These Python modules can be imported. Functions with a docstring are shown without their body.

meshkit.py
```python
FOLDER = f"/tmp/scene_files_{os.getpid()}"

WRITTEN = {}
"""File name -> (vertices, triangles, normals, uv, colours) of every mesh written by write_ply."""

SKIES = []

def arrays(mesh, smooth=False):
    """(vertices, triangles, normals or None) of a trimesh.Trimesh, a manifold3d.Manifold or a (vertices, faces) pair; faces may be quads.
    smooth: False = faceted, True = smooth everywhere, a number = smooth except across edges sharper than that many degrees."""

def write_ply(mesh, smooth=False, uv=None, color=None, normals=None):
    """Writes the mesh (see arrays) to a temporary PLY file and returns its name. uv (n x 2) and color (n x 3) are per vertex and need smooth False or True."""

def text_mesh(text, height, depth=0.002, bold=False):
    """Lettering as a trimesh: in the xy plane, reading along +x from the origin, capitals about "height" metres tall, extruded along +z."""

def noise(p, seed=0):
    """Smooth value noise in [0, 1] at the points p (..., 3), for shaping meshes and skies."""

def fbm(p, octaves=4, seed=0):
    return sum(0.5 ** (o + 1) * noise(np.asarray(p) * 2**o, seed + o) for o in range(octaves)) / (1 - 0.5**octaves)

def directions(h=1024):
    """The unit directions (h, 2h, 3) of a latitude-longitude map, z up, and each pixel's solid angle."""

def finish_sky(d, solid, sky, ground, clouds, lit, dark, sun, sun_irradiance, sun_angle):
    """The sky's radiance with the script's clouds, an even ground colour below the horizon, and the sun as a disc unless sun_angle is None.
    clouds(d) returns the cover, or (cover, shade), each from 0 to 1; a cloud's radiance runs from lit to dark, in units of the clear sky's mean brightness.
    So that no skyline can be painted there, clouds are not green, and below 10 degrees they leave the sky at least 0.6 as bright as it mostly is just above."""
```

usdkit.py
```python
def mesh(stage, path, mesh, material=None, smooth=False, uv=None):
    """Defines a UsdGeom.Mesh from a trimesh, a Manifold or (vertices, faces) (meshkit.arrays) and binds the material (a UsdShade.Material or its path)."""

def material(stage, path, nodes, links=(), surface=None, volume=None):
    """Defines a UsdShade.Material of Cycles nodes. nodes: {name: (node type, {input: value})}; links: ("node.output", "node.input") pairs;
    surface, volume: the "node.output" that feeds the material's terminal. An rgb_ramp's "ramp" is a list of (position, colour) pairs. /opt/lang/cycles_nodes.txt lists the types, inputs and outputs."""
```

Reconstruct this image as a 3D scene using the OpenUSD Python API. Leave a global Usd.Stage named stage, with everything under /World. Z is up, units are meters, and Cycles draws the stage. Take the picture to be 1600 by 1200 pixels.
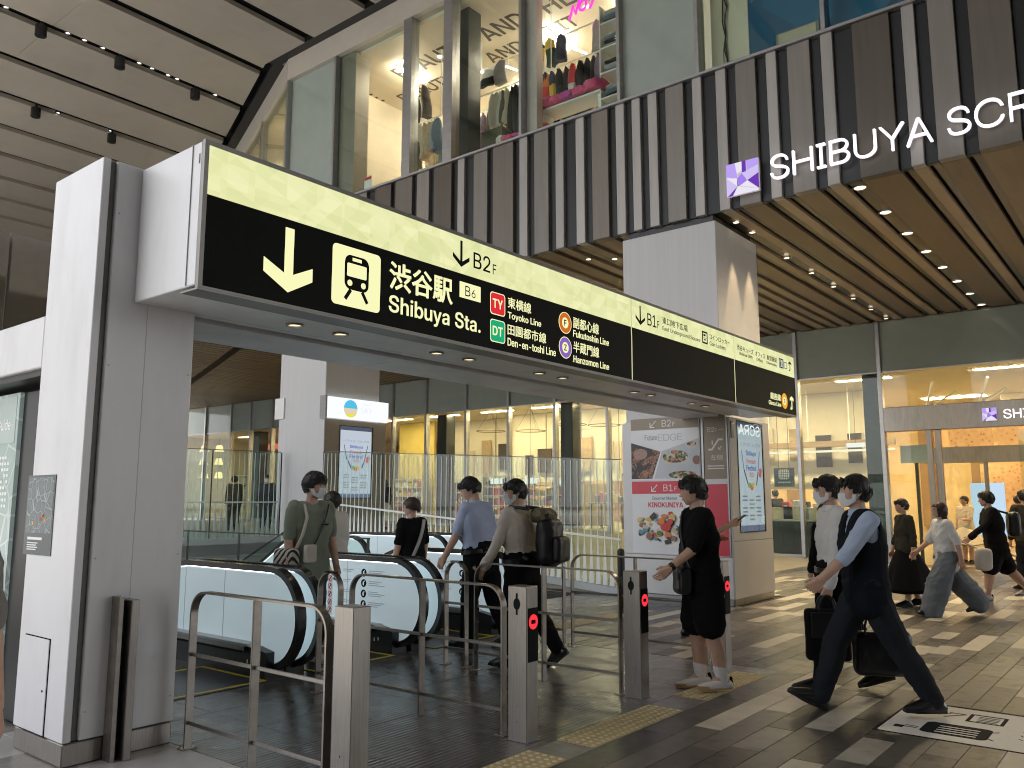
import math, random, glob
import numpy as np
import trimesh
import manifold3d as m3
from manifold3d import Manifold
import shapely
from shapely import geometry as sg, affinity
from pxr import Usd, UsdGeom, UsdLux, UsdShade, Sdf, Gf
import usdkit, meshkit

# ------------------------------------------------------------------ stage, camera, sky, sun, exposure
stage = Usd.Stage.CreateInMemory()
UsdGeom.SetStageUpAxis(stage, UsdGeom.Tokens.z)
UsdGeom.SetStageMetersPerUnit(stage, 1.0)
UsdGeom.Xform.Define(stage, '/World')
EXPO = 2.0
K = 2.0 ** -EXPO            # what a lamp must emit to read as 1.0 in the picture
YAW, PITCH, EYE = math.radians(38.825), math.radians(8.023), 1.55
cam = UsdGeom.Camera.Define(stage, '/World/camera')
fw = np.array([math.cos(PITCH) * math.cos(YAW), math.cos(PITCH) * math.sin(YAW), math.sin(PITCH)])
rt = np.array([math.sin(YAW), -math.cos(YAW), 0.0]); up = np.cross(rt, fw)
cam.AddTransformOp().Set(Gf.Matrix4d(*rt, 0, *up, 0, *(-fw), 0, 0, 0, EYE, 1))
cam.CreateHorizontalApertureAttr(36.0); cam.CreateVerticalApertureAttr(27.0)
cam.CreateFocalLengthAttr(36.0 * 1293.8 / 1600.0)
cam.CreateClippingRangeAttr((0.05, 2000.0))
cam.CreateExposureAttr(EXPO)
SUN_EL, SUN_AZ = math.radians(74), math.atan2(-0.9, -0.3)     # azimuth as atan2(x, y)
sky = UsdLux.DomeLight.Define(stage, '/World/sky')
skym = usdkit.material(stage, '/World/Looks/sky_air', {
    's': ('sky_texture', {'sky_type': 'single_scattering', 'sun_disc': False, 'sun_elevation': SUN_EL, 'sun_rotation': SUN_AZ, 'aerosol_density': 3.0}),
    'm': ('mix_color', {'fac': 0.7, 'b': (5.6, 5.45, 5.4)}),
    'b': ('background_shader', {'strength': 0.12})}, [('s.color', 'm.a'), ('m.result', 'b.color')], surface='b.background')
UsdShade.MaterialBindingAPI.Apply(sky.GetPrim()).Bind(skym)
sky.GetPrim().SetCustomDataByKey('kind', 'structure')
sun = UsdLux.DistantLight.Define(stage, '/World/sun')
sun.CreateIntensityAttr(1.1); sun.CreateAngleAttr(0.5); sun.CreateNormalizeAttr(True)
sun.CreateColorAttr(Gf.Vec3f(1.0, 0.95, 0.88))
sd = np.array([math.sin(SUN_AZ) * math.cos(SUN_EL), math.cos(SUN_AZ) * math.cos(SUN_EL), math.sin(SUN_EL)])
zx = np.cross([0, 1, 0], sd); zx /= np.linalg.norm(zx); zy = np.cross(sd, zx)
sun.AddTransformOp().Set(Gf.Matrix4d(*zx, 0, *zy, 0, *sd, 0, 0, 0, 60, 1))

# ------------------------------------------------------------------ helpers
R = random.Random(7)
used = {}
ORD = ['first', 'second', 'third', 'fourth', 'fifth', 'sixth', 'seventh', 'eighth', 'ninth', 'tenth', 'eleventh', 'twelfth']
def numbered(parent, name):
    k = used.get((parent, name), 0); used[(parent, name)] = k + 1
    return name if k == 0 else f'{name}_{k:03d}'
class T:
    def __init__(s, path, loc): s.path, s.loc = path, np.asarray(loc, float)
def tag(prim, label=None, cat=None, group=None, kind=None):
    for k, v in (('label', label), ('category', cat), ('group', group), ('kind', kind)):
        if v: prim.SetCustomDataByKey(k, v)
def thing(name, label, cat, loc=(0, 0, 0), rz=0.0, group=None, kind=None, local=False):
    p = '/World/' + numbered('/World', name)
    x = UsdGeom.Xform.Define(stage, p)
    x.AddTranslateOp().Set(Gf.Vec3d(*map(float, loc)))
    if rz: x.AddRotateZOp().Set(float(rz))
    tag(x.GetPrim(), label, cat, group, kind)
    return T(p, (0, 0, 0) if (local or rz) else loc)
def obj(name, mesh, mat, parent=None, smooth=False, label=None, cat=None, group=None, kind=None):
    pp = parent.path if parent else '/World'
    path = pp + '/' + numbered(pp, name)
    loc = parent.loc if parent else np.zeros(3)
    if isinstance(mesh, Mb): mesh = mesh.tm()
    v, f, n = meshkit.arrays(mesh, smooth)
    v = v - loc
    m = usdkit.mesh(stage, path, (v, f), mat)
    if n is not None:
        m.CreateNormalsAttr([Gf.Vec3f(*map(float, q)) for q in n]); m.SetNormalsInterpolation('vertex')
    tag(m.GetPrim(), label, cat, group, kind)
    return T(path, loc)
def dup(src, loc, label=None, rz=0.0, group=None, cat=None):
    was = stage.GetPrimAtPath(src.path).GetCustomData()
    base = src.path.split('/')[-1]; base = base[:-4] if base[-3:].isdigit() else base
    p = '/World/' + numbered('/World', base)
    x = UsdGeom.Xform.Define(stage, p)
    x.AddTranslateOp().Set(Gf.Vec3d(*map(float, loc)))
    if rz: x.AddRotateZOp().Set(float(rz))
    pr = x.GetPrim()
    pr.GetReferences().AddInternalReference(src.path); pr.SetInstanceable(True)
    tag(pr, label or was.get('label'), cat or was.get('category'), group or was.get('group'))
    return T(p, loc)
BF = np.array([[0, 2, 1], [0, 3, 2], [4, 5, 6], [4, 6, 7], [0, 1, 5], [0, 5, 4], [1, 2, 6], [1, 6, 5], [2, 3, 7], [2, 7, 6], [3, 0, 4], [3, 4, 7]])
class Mb:
    """collects shapes into one mesh"""
    def __init__(s): s.v, s.f, s.n = [], [], 0
    def add(s, v, f):
        v = np.asarray(v, float); s.v.append(v); s.f.append(np.asarray(f) + s.n); s.n += len(v); return s
    def box(s, x0, x1, y0, y1, z0, z1):
        x0, x1 = sorted((x0, x1)); y0, y1 = sorted((y0, y1)); z0, z1 = sorted((z0, z1))
        return s.add([(x0, y0, z0), (x1, y0, z0), (x1, y1, z0), (x0, y1, z0), (x0, y0, z1), (x1, y0, z1), (x1, y1, z1), (x0, y1, z1)], BF)
    def tm_add(s, m):
        if hasattr(m, 'to_mesh'):
            q = m.to_mesh(); return s.add(q.vert_properties[:, :3], q.tri_verts)
        return s.add(m.vertices, m.faces)
    def cbox(s, x0, x1, y0, y1, z0, z1, c=0.008):
        x0, x1 = sorted((x0, x1)); y0, y1 = sorted((y0, y1)); z0, z1 = sorted((z0, z1))
        c = min(c, (x1 - x0) * .45, (y1 - y0) * .45, (z1 - z0) * .45)
        P = []
        for a in (0, 1):
            for b in (0, 1):
                for d in (0, 1):
                    X, Y, Z = (x0, x1)[a], (y0, y1)[b], (z0, z1)[d]
                    sx, sy, sz = (1 - 2 * a) * c, (1 - 2 * b) * c, (1 - 2 * d) * c
                    P += [(X, Y + sy, Z + sz), (X + sx, Y, Z + sz), (X + sx, Y + sy, Z)]
        return s.tm_add(hullm(P))
    def tube(s, pts, r, n=8, cap=True):
        v, f = tubev(pts, r, n, cap); return s.add(v, f)
    def prism(s, poly, axis, a, b):
        """poly: list of 2D points or shapely polygon, extruded along axis ('x','y','z') from a to b; 2D axes are the other two in order (y,z),(x,z),(x,y)"""
        if not hasattr(poly, 'geom_type'): poly = sg.Polygon(poly)
        for g in getattr(poly, 'geoms', [poly]):
            if g.is_empty or g.geom_type != 'Polygon': continue
            e = trimesh.creation.extrude_polygon(g, abs(b - a), engine='earcut')
            v = np.array(e.vertices); v[:, 2] += min(a, b); f = e.faces
            if axis == 'x': v = v[:, [2, 0, 1]]
            elif axis == 'y': v = np.stack([v[:, 0], v[:, 2], v[:, 1]], 1); f = f[:, ::-1]
            s.add(v, f)
        return s
    def tm(s):
        return trimesh.Trimesh(np.vstack(s.v), np.vstack(s.f), process=False)
def hullm(P):
    return Manifold.hull_points(np.asarray(P, float))
def tubev(pts, r, n=8, cap=True):
    p = np.asarray(pts, float)
    t = np.gradient(p, axis=0); t /= np.linalg.norm(t, axis=1, keepdims=True) + 1e-12
    ref = np.array([0, 0, 1.0]) if abs(t[0, 2]) < 0.9 else np.array([1.0, 0, 0])
    A = []
    a = np.cross(t[0], ref); a /= np.linalg.norm(a)
    for k in range(len(p)):
        a = a - t[k] * (a @ t[k]); a /= np.linalg.norm(a) + 1e-12; A.append(a)
    A = np.array(A); B = np.cross(t, A); ang = np.arange(n) * 2 * np.pi / n
    rr = np.broadcast_to(np.asarray(r, float), (len(p),))
    v = p[:, None] + rr[:, None, None] * (np.cos(ang)[None, :, None] * A[:, None] + np.sin(ang)[None, :, None] * B[:, None])
    v = v.reshape(-1, 3); f = []
    for i in range(len(p) - 1):
        for j in range(n):
            q = (i * n + j, i * n + (j + 1) % n, (i + 1) * n + (j + 1) % n, (i + 1) * n + j)
            f += [(q[0], q[1], q[2]), (q[0], q[2], q[3])]
    if cap:
        c0, c1 = len(v), len(v) + 1; v = np.vstack([v, p[0], p[-1]]); L = (len(p) - 1) * n
        for j in range(n):
            f += [(c0, (j + 1) % n, j), (c1, L + j, L + (j + 1) % n)]
    return v, np.array(f)
def sweep_rect(pts, w, t, side):
    """flat bar: rectangle w (along the constant direction 'side') by t, swept along pts; closed ends"""
    p = np.asarray(pts, float); side = np.asarray(side, float)
    tg = np.gradient(p, axis=0); tg /= np.linalg.norm(tg, axis=1, keepdims=True)
    nr = np.cross(tg, side); V = []
    for k in range(len(p)):
        for a, b in ((-1, -1), (1, -1), (1, 1), (-1, 1)):
            V.append(p[k] + side * a * w / 2 + nr[k] * b * t / 2)
    f = []
    for i in range(len(p) - 1):
        for j in range(4):
            q = (i * 4 + j, i * 4 + (j + 1) % 4, (i + 1) * 4 + (j + 1) % 4, (i + 1) * 4 + j)
            f += [(q[0], q[2], q[1]), (q[0], q[3], q[2])]
    L = (len(p) - 1) * 4
    f += [(0, 1, 2), (0, 2, 3), (L, L + 2, L + 1), (L, L + 3, L + 2)]
    return trimesh.Trimesh(np.array(V), np.array(f), process=False)
def place(poly, o, u, v, d=0.003):
    """flat shape (shapely, metres) laid on a surface: origin o, axes u and v, raised by d along u x v"""
    mb = Mb(); u, v = np.asarray(u, float), np.asarray(v, float); n = np.cross(u, v)
    for g in getattr(poly, 'geoms', [poly]):
        if g.is_empty or g.geom_type != 'Polygon' or g.area < 1e-8: continue
        e = trimesh.creation.extrude_polygon(g, d, engine='earcut'); q = np.array(e.vertices)
        mb.add(np.asarray(o, float) + q[:, :1] * u + q[:, 1:2] * v + q[:, 2:] * n, e.faces)
    return mb
X_, Y_, Z_ = np.eye(3)

# lettering as flat outlines
from PIL import Image, ImageDraw, ImageFont
FONTS = glob.glob('/opt/blender-*/*/datafiles/fonts')[0]
_fc = {}
def font(kind, wt):
    if (kind, wt) not in _fc:
        if kind == 'cjk': f = ImageFont.truetype(FONTS + '/Noto Sans CJK Regular.woff2', 110)
        else:
            f = ImageFont.truetype(FONTS + '/Inter.woff2', 110)
            try: f.set_variation_by_axes([32, wt])
            except Exception: pass
        _fc[(kind, wt)] = f
    return _fc[(kind, wt)]
def text(s, x, y, h, w=None, kind='inter', wt=500, stroke=0, tol=0.6):
    """outline of s with its box's left bottom at (x, y), box height h and width w (natural if None)"""
    f = font(kind, wt)
    b = f.getbbox(s, anchor='ls', stroke_width=stroke)
    im = Image.new('L', (b[2] - b[0] + 8, b[3] - b[1] + 8))
    ImageDraw.Draw(im).text((4 - b[0], 4 - b[1]), s, 255, f, anchor='ls', stroke_width=stroke)
    on = np.pad(np.asarray(im) > 127, ((0, 0), (1, 1))).astype(np.int8); d = np.diff(on, axis=1)
    rows, st = np.nonzero(d == 1); en = np.nonzero(d == -1)[1]
    g = shapely.union_all(shapely.box(st, -rows - 1, en, -rows)).buffer(0.6).buffer(-0.6).simplify(tol)
    x0, y0, x1, y1 = g.bounds
    k = h / (y1 - y0); kx = k if w is None else w / (x1 - x0)
    return affinity.affine_transform(g, [kx, 0, 0, k, x - kx * x0, y - k * y0])
def rrect(x0, y0, x1, y1, r):
    return sg.box(x0 + r, y0 + r, x1 - r, y1 - r).buffer(r, quad_segs=5)
def line(pts, w, flat=True):
    return sg.LineString(pts).buffer(w / 2, cap_style='flat' if flat else 'round', join_style='mitre')
def U(*g): return shapely.union_all([q for q in g])
def moved(g, dx, dy, k=1.0): return affinity.translate(affinity.scale(g, k, k, origin=(0, 0)), dx, dy)

# ------------------------------------------------------------------ materials
_m = {}
def mat(name, col, rough=0.5, metal=0.0, var=0.10, scale=(3, 3, 3), bump=0.0, bscale=None, emit=None, es=1.0, spec=0.5, detail=4.0, rvar=0.0, sheen=0.0, coat=0.0, stain=0.0, orand=0.0, streak=(1.3, 1.3, 1.3)):
    if name in _m: return _m[name]
    c = np.asarray(col, float)
    n = {'g': ('geometry', {}), 'mp': ('mapping', {'scale': tuple(scale)}), 'no': ('noise_texture', {'scale': 1.0, 'detail': detail, 'roughness': 0.6}),
         'r': ('rgb_ramp', {'ramp': [(0.25, tuple(c * (1 - var))), (0.75, tuple(np.minimum(c * (1 + var), 1)))]}),
         'p': ('principled_bsdf', {'roughness': rough, 'metallic': metal, 'specular_ior_level': spec, 'sheen_weight': sheen, 'coat_weight': coat})}
    l = [('g.position', 'mp.vector'), ('mp.vector', 'no.vector'), ('no.fac', 'r.fac'), ('r.color', 'p.base_color')]
    src = 'r.color'
    if stain:      # broad dirt and wear, darker in patches
        n['ms'] = ('mapping', {'scale': tuple(streak)}); n['ns'] = ('noise_texture', {'scale': 1.0, 'detail': 6.0, 'roughness': .65}); n['rs'] = ('rgb_ramp', {'ramp': [(.30, (1 - stain,) * 3), (.52, (1, 1, 1)), (.75, (1 - stain * .25,) * 3)]}); n['mu'] = ('mix_color', {'blend_type': 'multiply', 'fac': 1.0})
        l += [('g.position', 'ms.vector'), ('ms.vector', 'ns.vector'), ('ns.fac', 'rs.fac'), (src, 'mu.a'), ('rs.color', 'mu.b')]; src = 'mu.result'
    if orand:      # each piece a slightly different tone
        n['oi'] = ('object_info', {}); n['om'] = ('map_range', {'to_min': 1 - orand, 'to_max': 1 + orand}); n['hv'] = ('hsv', {})
        l += [('oi.random', 'om.value'), ('om.result', 'hv.value'), (src, 'hv.color')]; src = 'hv.color'
    l[l.index(('r.color', 'p.base_color'))] = (src, 'p.base_color')
    if rvar:
        n['rr'] = ('map_range', {'from_min': 0.3, 'from_max': 0.7, 'to_min': max(rough - rvar, 0.02), 'to_max': rough + rvar}); l += [('no.fac', 'rr.value'), ('rr.result', 'p.roughness')]
    if bump:
        n['mb'] = ('mapping', {'scale': tuple(bscale or scale)}); n['nb'] = ('noise_texture', {'scale': 1.0, 'detail': 3.0}); n['b'] = ('bump', {'strength': bump, 'distance': 0.01})
        l += [('g.position', 'mb.vector'), ('mb.vector', 'nb.vector'), ('nb.fac', 'b.height'), ('b.normal', 'p.normal')]
    if emit is not None:
        n['p'][1].update(emission_color=tuple(emit), emission_strength=es * K)
    _m[name] = usdkit.material(stage, '/World/Looks/' + name, n, l, surface='p.BSDF')
    return _m[name]
def glow(name, col, s=1.0):
    if name not in _m:
        _m[name] = usdkit.material(stage, '/World/Looks/' + name, {'e': ('emission', {'color': tuple(col), 'strength': s * K})}, surface='e.emission')
    return _m[name]
def glass(name, tint=(0.93, 0.97, 0.95), ior=1.5, rough=0.0, refl=1.0):
    if name not in _m:
        _m[name] = usdkit.material(stage, '/World/Looks/' + name, {'t': ('transparent_bsdf', {'color': tint}), 'g': ('glossy_bsdf', {'color': (refl,) * 3, 'roughness': rough}),
            'f': ('layer_weight', {'blend': 0.5}), 'pw': ('math', {'math_type': 'power', 'value2': 5.0}), 'ma': ('math', {'math_type': 'multiply_add', 'value2': 0.75, 'value3': (ior - 1) ** 2 / (ior + 1) ** 2}), 'm': ('mix_closure', {})}, [('f.facing', 'pw.value1'), ('pw.value', 'ma.value1'), ('ma.value', 'm.fac'), ('t.BSDF', 'm.closure1'), ('g.BSDF', 'm.closure2')], surface='m.closure')
    return _m[name]
def nodes(name, n, l, s='p.BSDF'):
    if name not in _m: _m[name] = usdkit.material(stage, '/World/Looks/' + name, n, l, surface=s)
    return _m[name]

WHITE = mat('white_panel', (0.76, 0.77, 0.79), 0.38, 0, 0.03, (1.5, 1.5, 0.6), rvar=0.08)
OFFWHITE = mat('cream_wall', (0.72, 0.66, 0.52), 0.6, 0, 0.04)
CREAM = mat('pale_cream', (0.80, 0.74, 0.60), 0.6, 0, 0.03)
STEEL = mat('brushed_steel', (0.31, 0.29, 0.262), 0.34, 0.95, 0.03, (160, 160, 3), rvar=0.03, stain=.22, streak=(3, 3, 1.2))
BRONZE = mat('rail_steel', (0.31, 0.285, 0.25), 0.28, 0.92, 0.05, (3, 3, 3), rvar=0.06, stain=.2, streak=(4, 4, 4))
DARKMETAL = mat('dark_metal', (0.045, 0.044, 0.043), 0.42, 0.5, 0.15)
BLACK = mat('black_paint', (0.014, 0.014, 0.014), 0.35, 0, 0.1)
MATTEBLACK = mat('matte_black', (0.012, 0.012, 0.012), 0.85, 0, 0.1, spec=0.2)
GREYMETAL = mat('grey_metal', (0.33, 0.33, 0.33), 0.35, 0.7, 0.08, (1, 1, 12))
RUBBER = mat('handrail_rubber', (0.012, 0.011, 0.011), 0.16, 0, 0.1, spec=0.6)
SIGNBLACK = mat('sign_black', (0.008, 0.009, 0.007), 0.55, 0, 0.05, spec=0.08)
PRINTW = mat('print_white', (0.82, 0.82, 0.80), 0.5, 0, 0.02)
PRINTK = mat('print_dark', (0.018, 0.018, 0.019), 0.8, 0, 0.05, spec=0.15)
GLASS = glass('clear_glass')
SHOPGLASS = glass('shop_glass', (0.90, 0.95, 0.92), 1.42, 0.0, 0.8)
GUARDGLASS = glass('guard_glass', (0.90, 0.96, 0.94), 1.45)
ALU = mat('window_alu', (0.42, 0.42, 0.43), 0.35, 0.85, 0.08, (2, 2, 10))
SPANDREL = mat('spandrel_glass', (0.34, 0.40, 0.37), 0.08, 0, 0.04, spec=0.6)
LAMPW = glow('lamp_white', (1.0, 0.86, 0.62), 12)
# ------------------------------------------------------------------ ground, void, ramp
GROUT = mat('grout', (0.045, 0.042, 0.038), 0.8, 0, 0.2, (8, 8, 8))
void = sg.box(3.15, 8.05, 11.6, 16.3)
g0 = sg.box(-150, -150, 150, 150).difference(void).difference(sg.box(11.98, 7.25, 34, 60))
obj('ground', place(g0, (0, 0, -0.30), X_, Y_, 0.288), GROUT, kind='structure')
RAMPM = mat('ramp_stone', (0.30, 0.27, 0.22), 0.45, 0, 0.12, (2, 2, 2))
mb = Mb()
mb.prism([(7.25, -0.012), (15.2, 0.62), (60, 0.62), (60, -0.4), (7.25, -0.4)], 'x', 12.0, 34.0)
obj('ramp', mb, RAMPM, kind='structure')
mb = Mb().box(3.0, 3.15, 8.05, 16.3, -5, -0.31).box(11.6, 11.75, 8.05, 16.3, -5, -0.31).box(3.15, 11.6, 16.3, 16.5, -5, 0.36).box(3.15, 11.6, 7.9, 8.05, -5, -0.31).box(3.0, 11.75, 7.9, 16.5, -5.2, -5)
obj('void_wall', mb, mat('void_grey', (0.42, 0.42, 0.42), 0.6, 0, 0.05), kind='structure')
obj('upper_slab', Mb().box(-6, 11.98, 16.62, 60, -0.011, 0.60), mat('slab_grey', (0.42, 0.42, 0.43), 0.5, 0, 0.05), kind='structure')

obj('pavement', place(sg.box(-90, -90, 90, 90).difference(sg.box(-2.4, -1.0, 100, 100)).difference(sg.box(-2.4, 8.0, 3.0, 8.2)), (0, 0, -0.30), X_, Y_, 0.294), mat('street_stone', (.24, .23, .21), .7, 0, .12, (1, 1, 1)), kind='structure')
# paving tiles, 0.2 m rows of 0.6 / 0.9 / 1.2 m stones in mixed tones
TT = []
for i, (c, rg) in enumerate([((0.048, 0.043, 0.038), .33), ((0.066, 0.059, 0.052), .36), ((0.120, 0.108, 0.093), .36), ((0.185, 0.167, 0.140), .34), ((0.44, 0.40, 0.33), .38), ((0.52, 0.48, 0.40), .40)]):
    TT.append(mat(f'paving_tone_{"abcdef"[i]}', c, rg, 0, 0.18, (7, 7, 7), bump=0.12, bscale=(90, 90, 90), detail=8, rvar=0.09, stain=.28, orand=.10, streak=(1.6, 1.6, 1)))
WTS = [24, 20, 22, 12, 13, 9]
paving = thing('paving', None, None, kind='structure'); paving.loc = np.zeros(3)
tiles = []
def rows(y0, y1, x0, x1, seed):
    r = random.Random(seed)
    ny = int(round((y1 - y0) / 0.2))
    for j in range(ny):
        ya = y0 + j * 0.2; x = x0 - r.choice([0, .15, .3, .45, .6, .75]); last = None
        while x < x1:
            L = r.choice([0.6, 0.6, 1.2, 1.2, 0.9]); a, b = max(x, x0), min(x + L, x1)
            if b - a > 0.05:
                k = r.choices(range(6), WTS)[0]
                if k == last and k > 3: k = r.choice([0, 1, 2])
                tiles.append((a, b, ya, ya + 0.2, k)); last = k
            x += L
rows(-1.0, 2.80, 1.6, 22.2, 1); rows(3.40, 7.20, 7.72, 11.9, 2); rows(2.80, 7.20, 13.6, 22.2, 3); rows(2.80, 5.20, 11.9, 13.6, 31)
rows(3.0, 3.40, 7.72, 11.9, 5); rows(2.80, 3.0, 7.72, 11.9, 6)
# border courses along the gates: dark stones
for a in np.arange(1.6, 7.7, 1.2): tiles.append((a, min(a + 1.2, 7.72), 2.80, 3.04, R.choice([0, 0, 1])))
floorsign_box = sg.box(6.18, 0.90, 7.25, 1.81)
def tile_mesh(ts, top=0.0):
    mb = Mb()
    for (a, b, c, d, k) in ts:
        h = top + R.uniform(-0.0006, 0.0006); g = 0.0018; e = 0.0022
        v = [(a + g, c + g, h - 0.012), (b - g, c + g, h - 0.012), (b - g, d - g, h - 0.012), (a + g, d - g, h - 0.012)]
        v += [(a + g, c + g, h - e), (b - g, c + g, h - e), (b - g, d - g, h - e), (a + g, d - g, h - e)]
        q = g + e
        v += [(a + q, c + q, h), (b - q, c + q, h), (b - q, d - q, h), (a + q, d - q, h)]
        f = []
        for l in (0, 4):
            for s in range(4):
                t = (s + 1) % 4; f += [(l + s, l + t, l + 4 + t), (l + s, l + 4 + t, l + 4 + s)]
        f += [(8, 9, 10), (8, 10, 11)]
        mb.add(v, f)
    return mb
def clipped(t):
    return not (t[0] > 6.17 and t[1] < 7.26 and t[2] > 0.79 and t[3] < 1.82)
T2 = []
for t in tiles:       # stones cut round the white floor sign
    if t[2] > 0.79 and t[3] < 1.82 and t[1] > 6.18 and t[0] < 7.25:
        if t[0] < 6.14: T2.append((t[0], 6.18) + t[2:])
        if t[1] > 7.29: T2.append((7.25, t[1]) + t[2:])
    else: T2.append(t)
def screen_size(t):
    x, y = (t[0] + t[1]) / 2, (t[2] + t[3]) / 2
    d = x * fw[0] + y * fw[1] - EYE * fw[2]; s = x * rt[0] + y * rt[1]
    if d < 2.6 or abs(s / d) > 0.66: return 0
    return (t[1] - t[0]) * (t[3] - t[2]) / d ** 3
T2.sort(key=screen_size, reverse=True)
for t in T2[:296]: obj('tile', tile_mesh([t]), TT[t[4]], paving)
for k in range(6):
    ts = [t for t in T2[296:] if t[4] == k]
    if ts: obj('tile_field', tile_mesh(ts), TT[k], paving, kind='stuff')
# gate floor: dark ribbed stone, and plain grey slabs beside it
RIB = nodes('ribbed_stone', {'g': ('geometry', {}), 'w': ('wave_texture', {'wave_type': 'bands', 'bands_direction': 'y', 'scale': 7.2, 'detail': 0.0}), 'n': ('noise_texture', {'scale': 5.0, 'detail': 5.0}),
    'r': ('rgb_ramp', {'ramp': [(0.25, (0.075, 0.066, 0.056)), (0.75, (0.12, 0.107, 0.092))]}), 'mm': ('mix_color', {'blend_type': 'multiply', 'fac': 0.35}),
    'b': ('bump', {'strength': 0.35, 'distance': 0.004}), 'rr': ('map_range', {'from_min': 0.3, 'from_max': 0.7, 'to_min': 0.14, 'to_max': 0.30}), 'p': ('principled_bsdf', {'specular_ior_level': 0.55})},
    [('g.position', 'w.vector'), ('g.position', 'n.vector'), ('n.fac', 'r.fac'), ('r.color', 'mm.a'), ('w.color', 'mm.b'), ('mm.result', 'p.base_color'), ('w.fac', 'b.height'), ('b.normal', 'p.normal'), ('n.fac', 'rr.value'), ('rr.result', 'p.roughness')])
GREYSLAB = mat('grey_slab', (0.19, 0.18, 0.165), 0.28, 0, 0.14, (4, 4, 4), bump=0.06, bscale=(80, 80, 80), rvar=0.08)
gate = thing('gate_floor', None, None, kind='structure'); gate.loc = np.zeros(3)
for i, x in enumerate(np.arange(3.0, 5.99, 0.6)):
    for y in np.arange(3.34, 8.0, 0.6):
        a, b, c, d = x, min(x + .6, 6.0), y, min(y + 0.6, 8.04)
        if d > c + .02: obj('slab', tile_mesh([(a, b, c, d, 0)]), RIB, gate)
for x in (6.0, 6.57, 7.14):
    for y in np.arange(3.34, 8.0, 0.9):
        obj('slab', tile_mesh([(x, min(x + .57, 7.72), y, min(y + .9, 8.04), 0)]), GREYSLAB if x > 6.0 or y < 4.5 else RIB, gate)
for x in np.arange(1.6, 7.7, 0.9):
    obj('slab', tile_mesh([(x, min(x + .9, 7.72), 3.04, 3.34, 0)], -0.001), GREYSLAB, gate)
for x in np.arange(7.72, 11.9, 1.0):
    obj('slab', tile_mesh([(x, min(x + 1, 11.9), 7.2, 8.04, 0)]), GREYSLAB, gate)
LIGHTSLAB = mat('pale_slab', (0.34, 0.335, 0.32), 0.4, 0, 0.1, (5, 5, 5), bump=0.05)
for x in np.arange(-2.4, 2.95, 0.6):
    for y in np.arange(3.34, 8.2, 0.6):
        k = R.choice([0, 0, 1]); obj('slab', tile_mesh([(x, min(x + .6, 3.0), y, y + .6, 0)]), LIGHTSLAB if k == 0 else GREYSLAB, gate)


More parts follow.
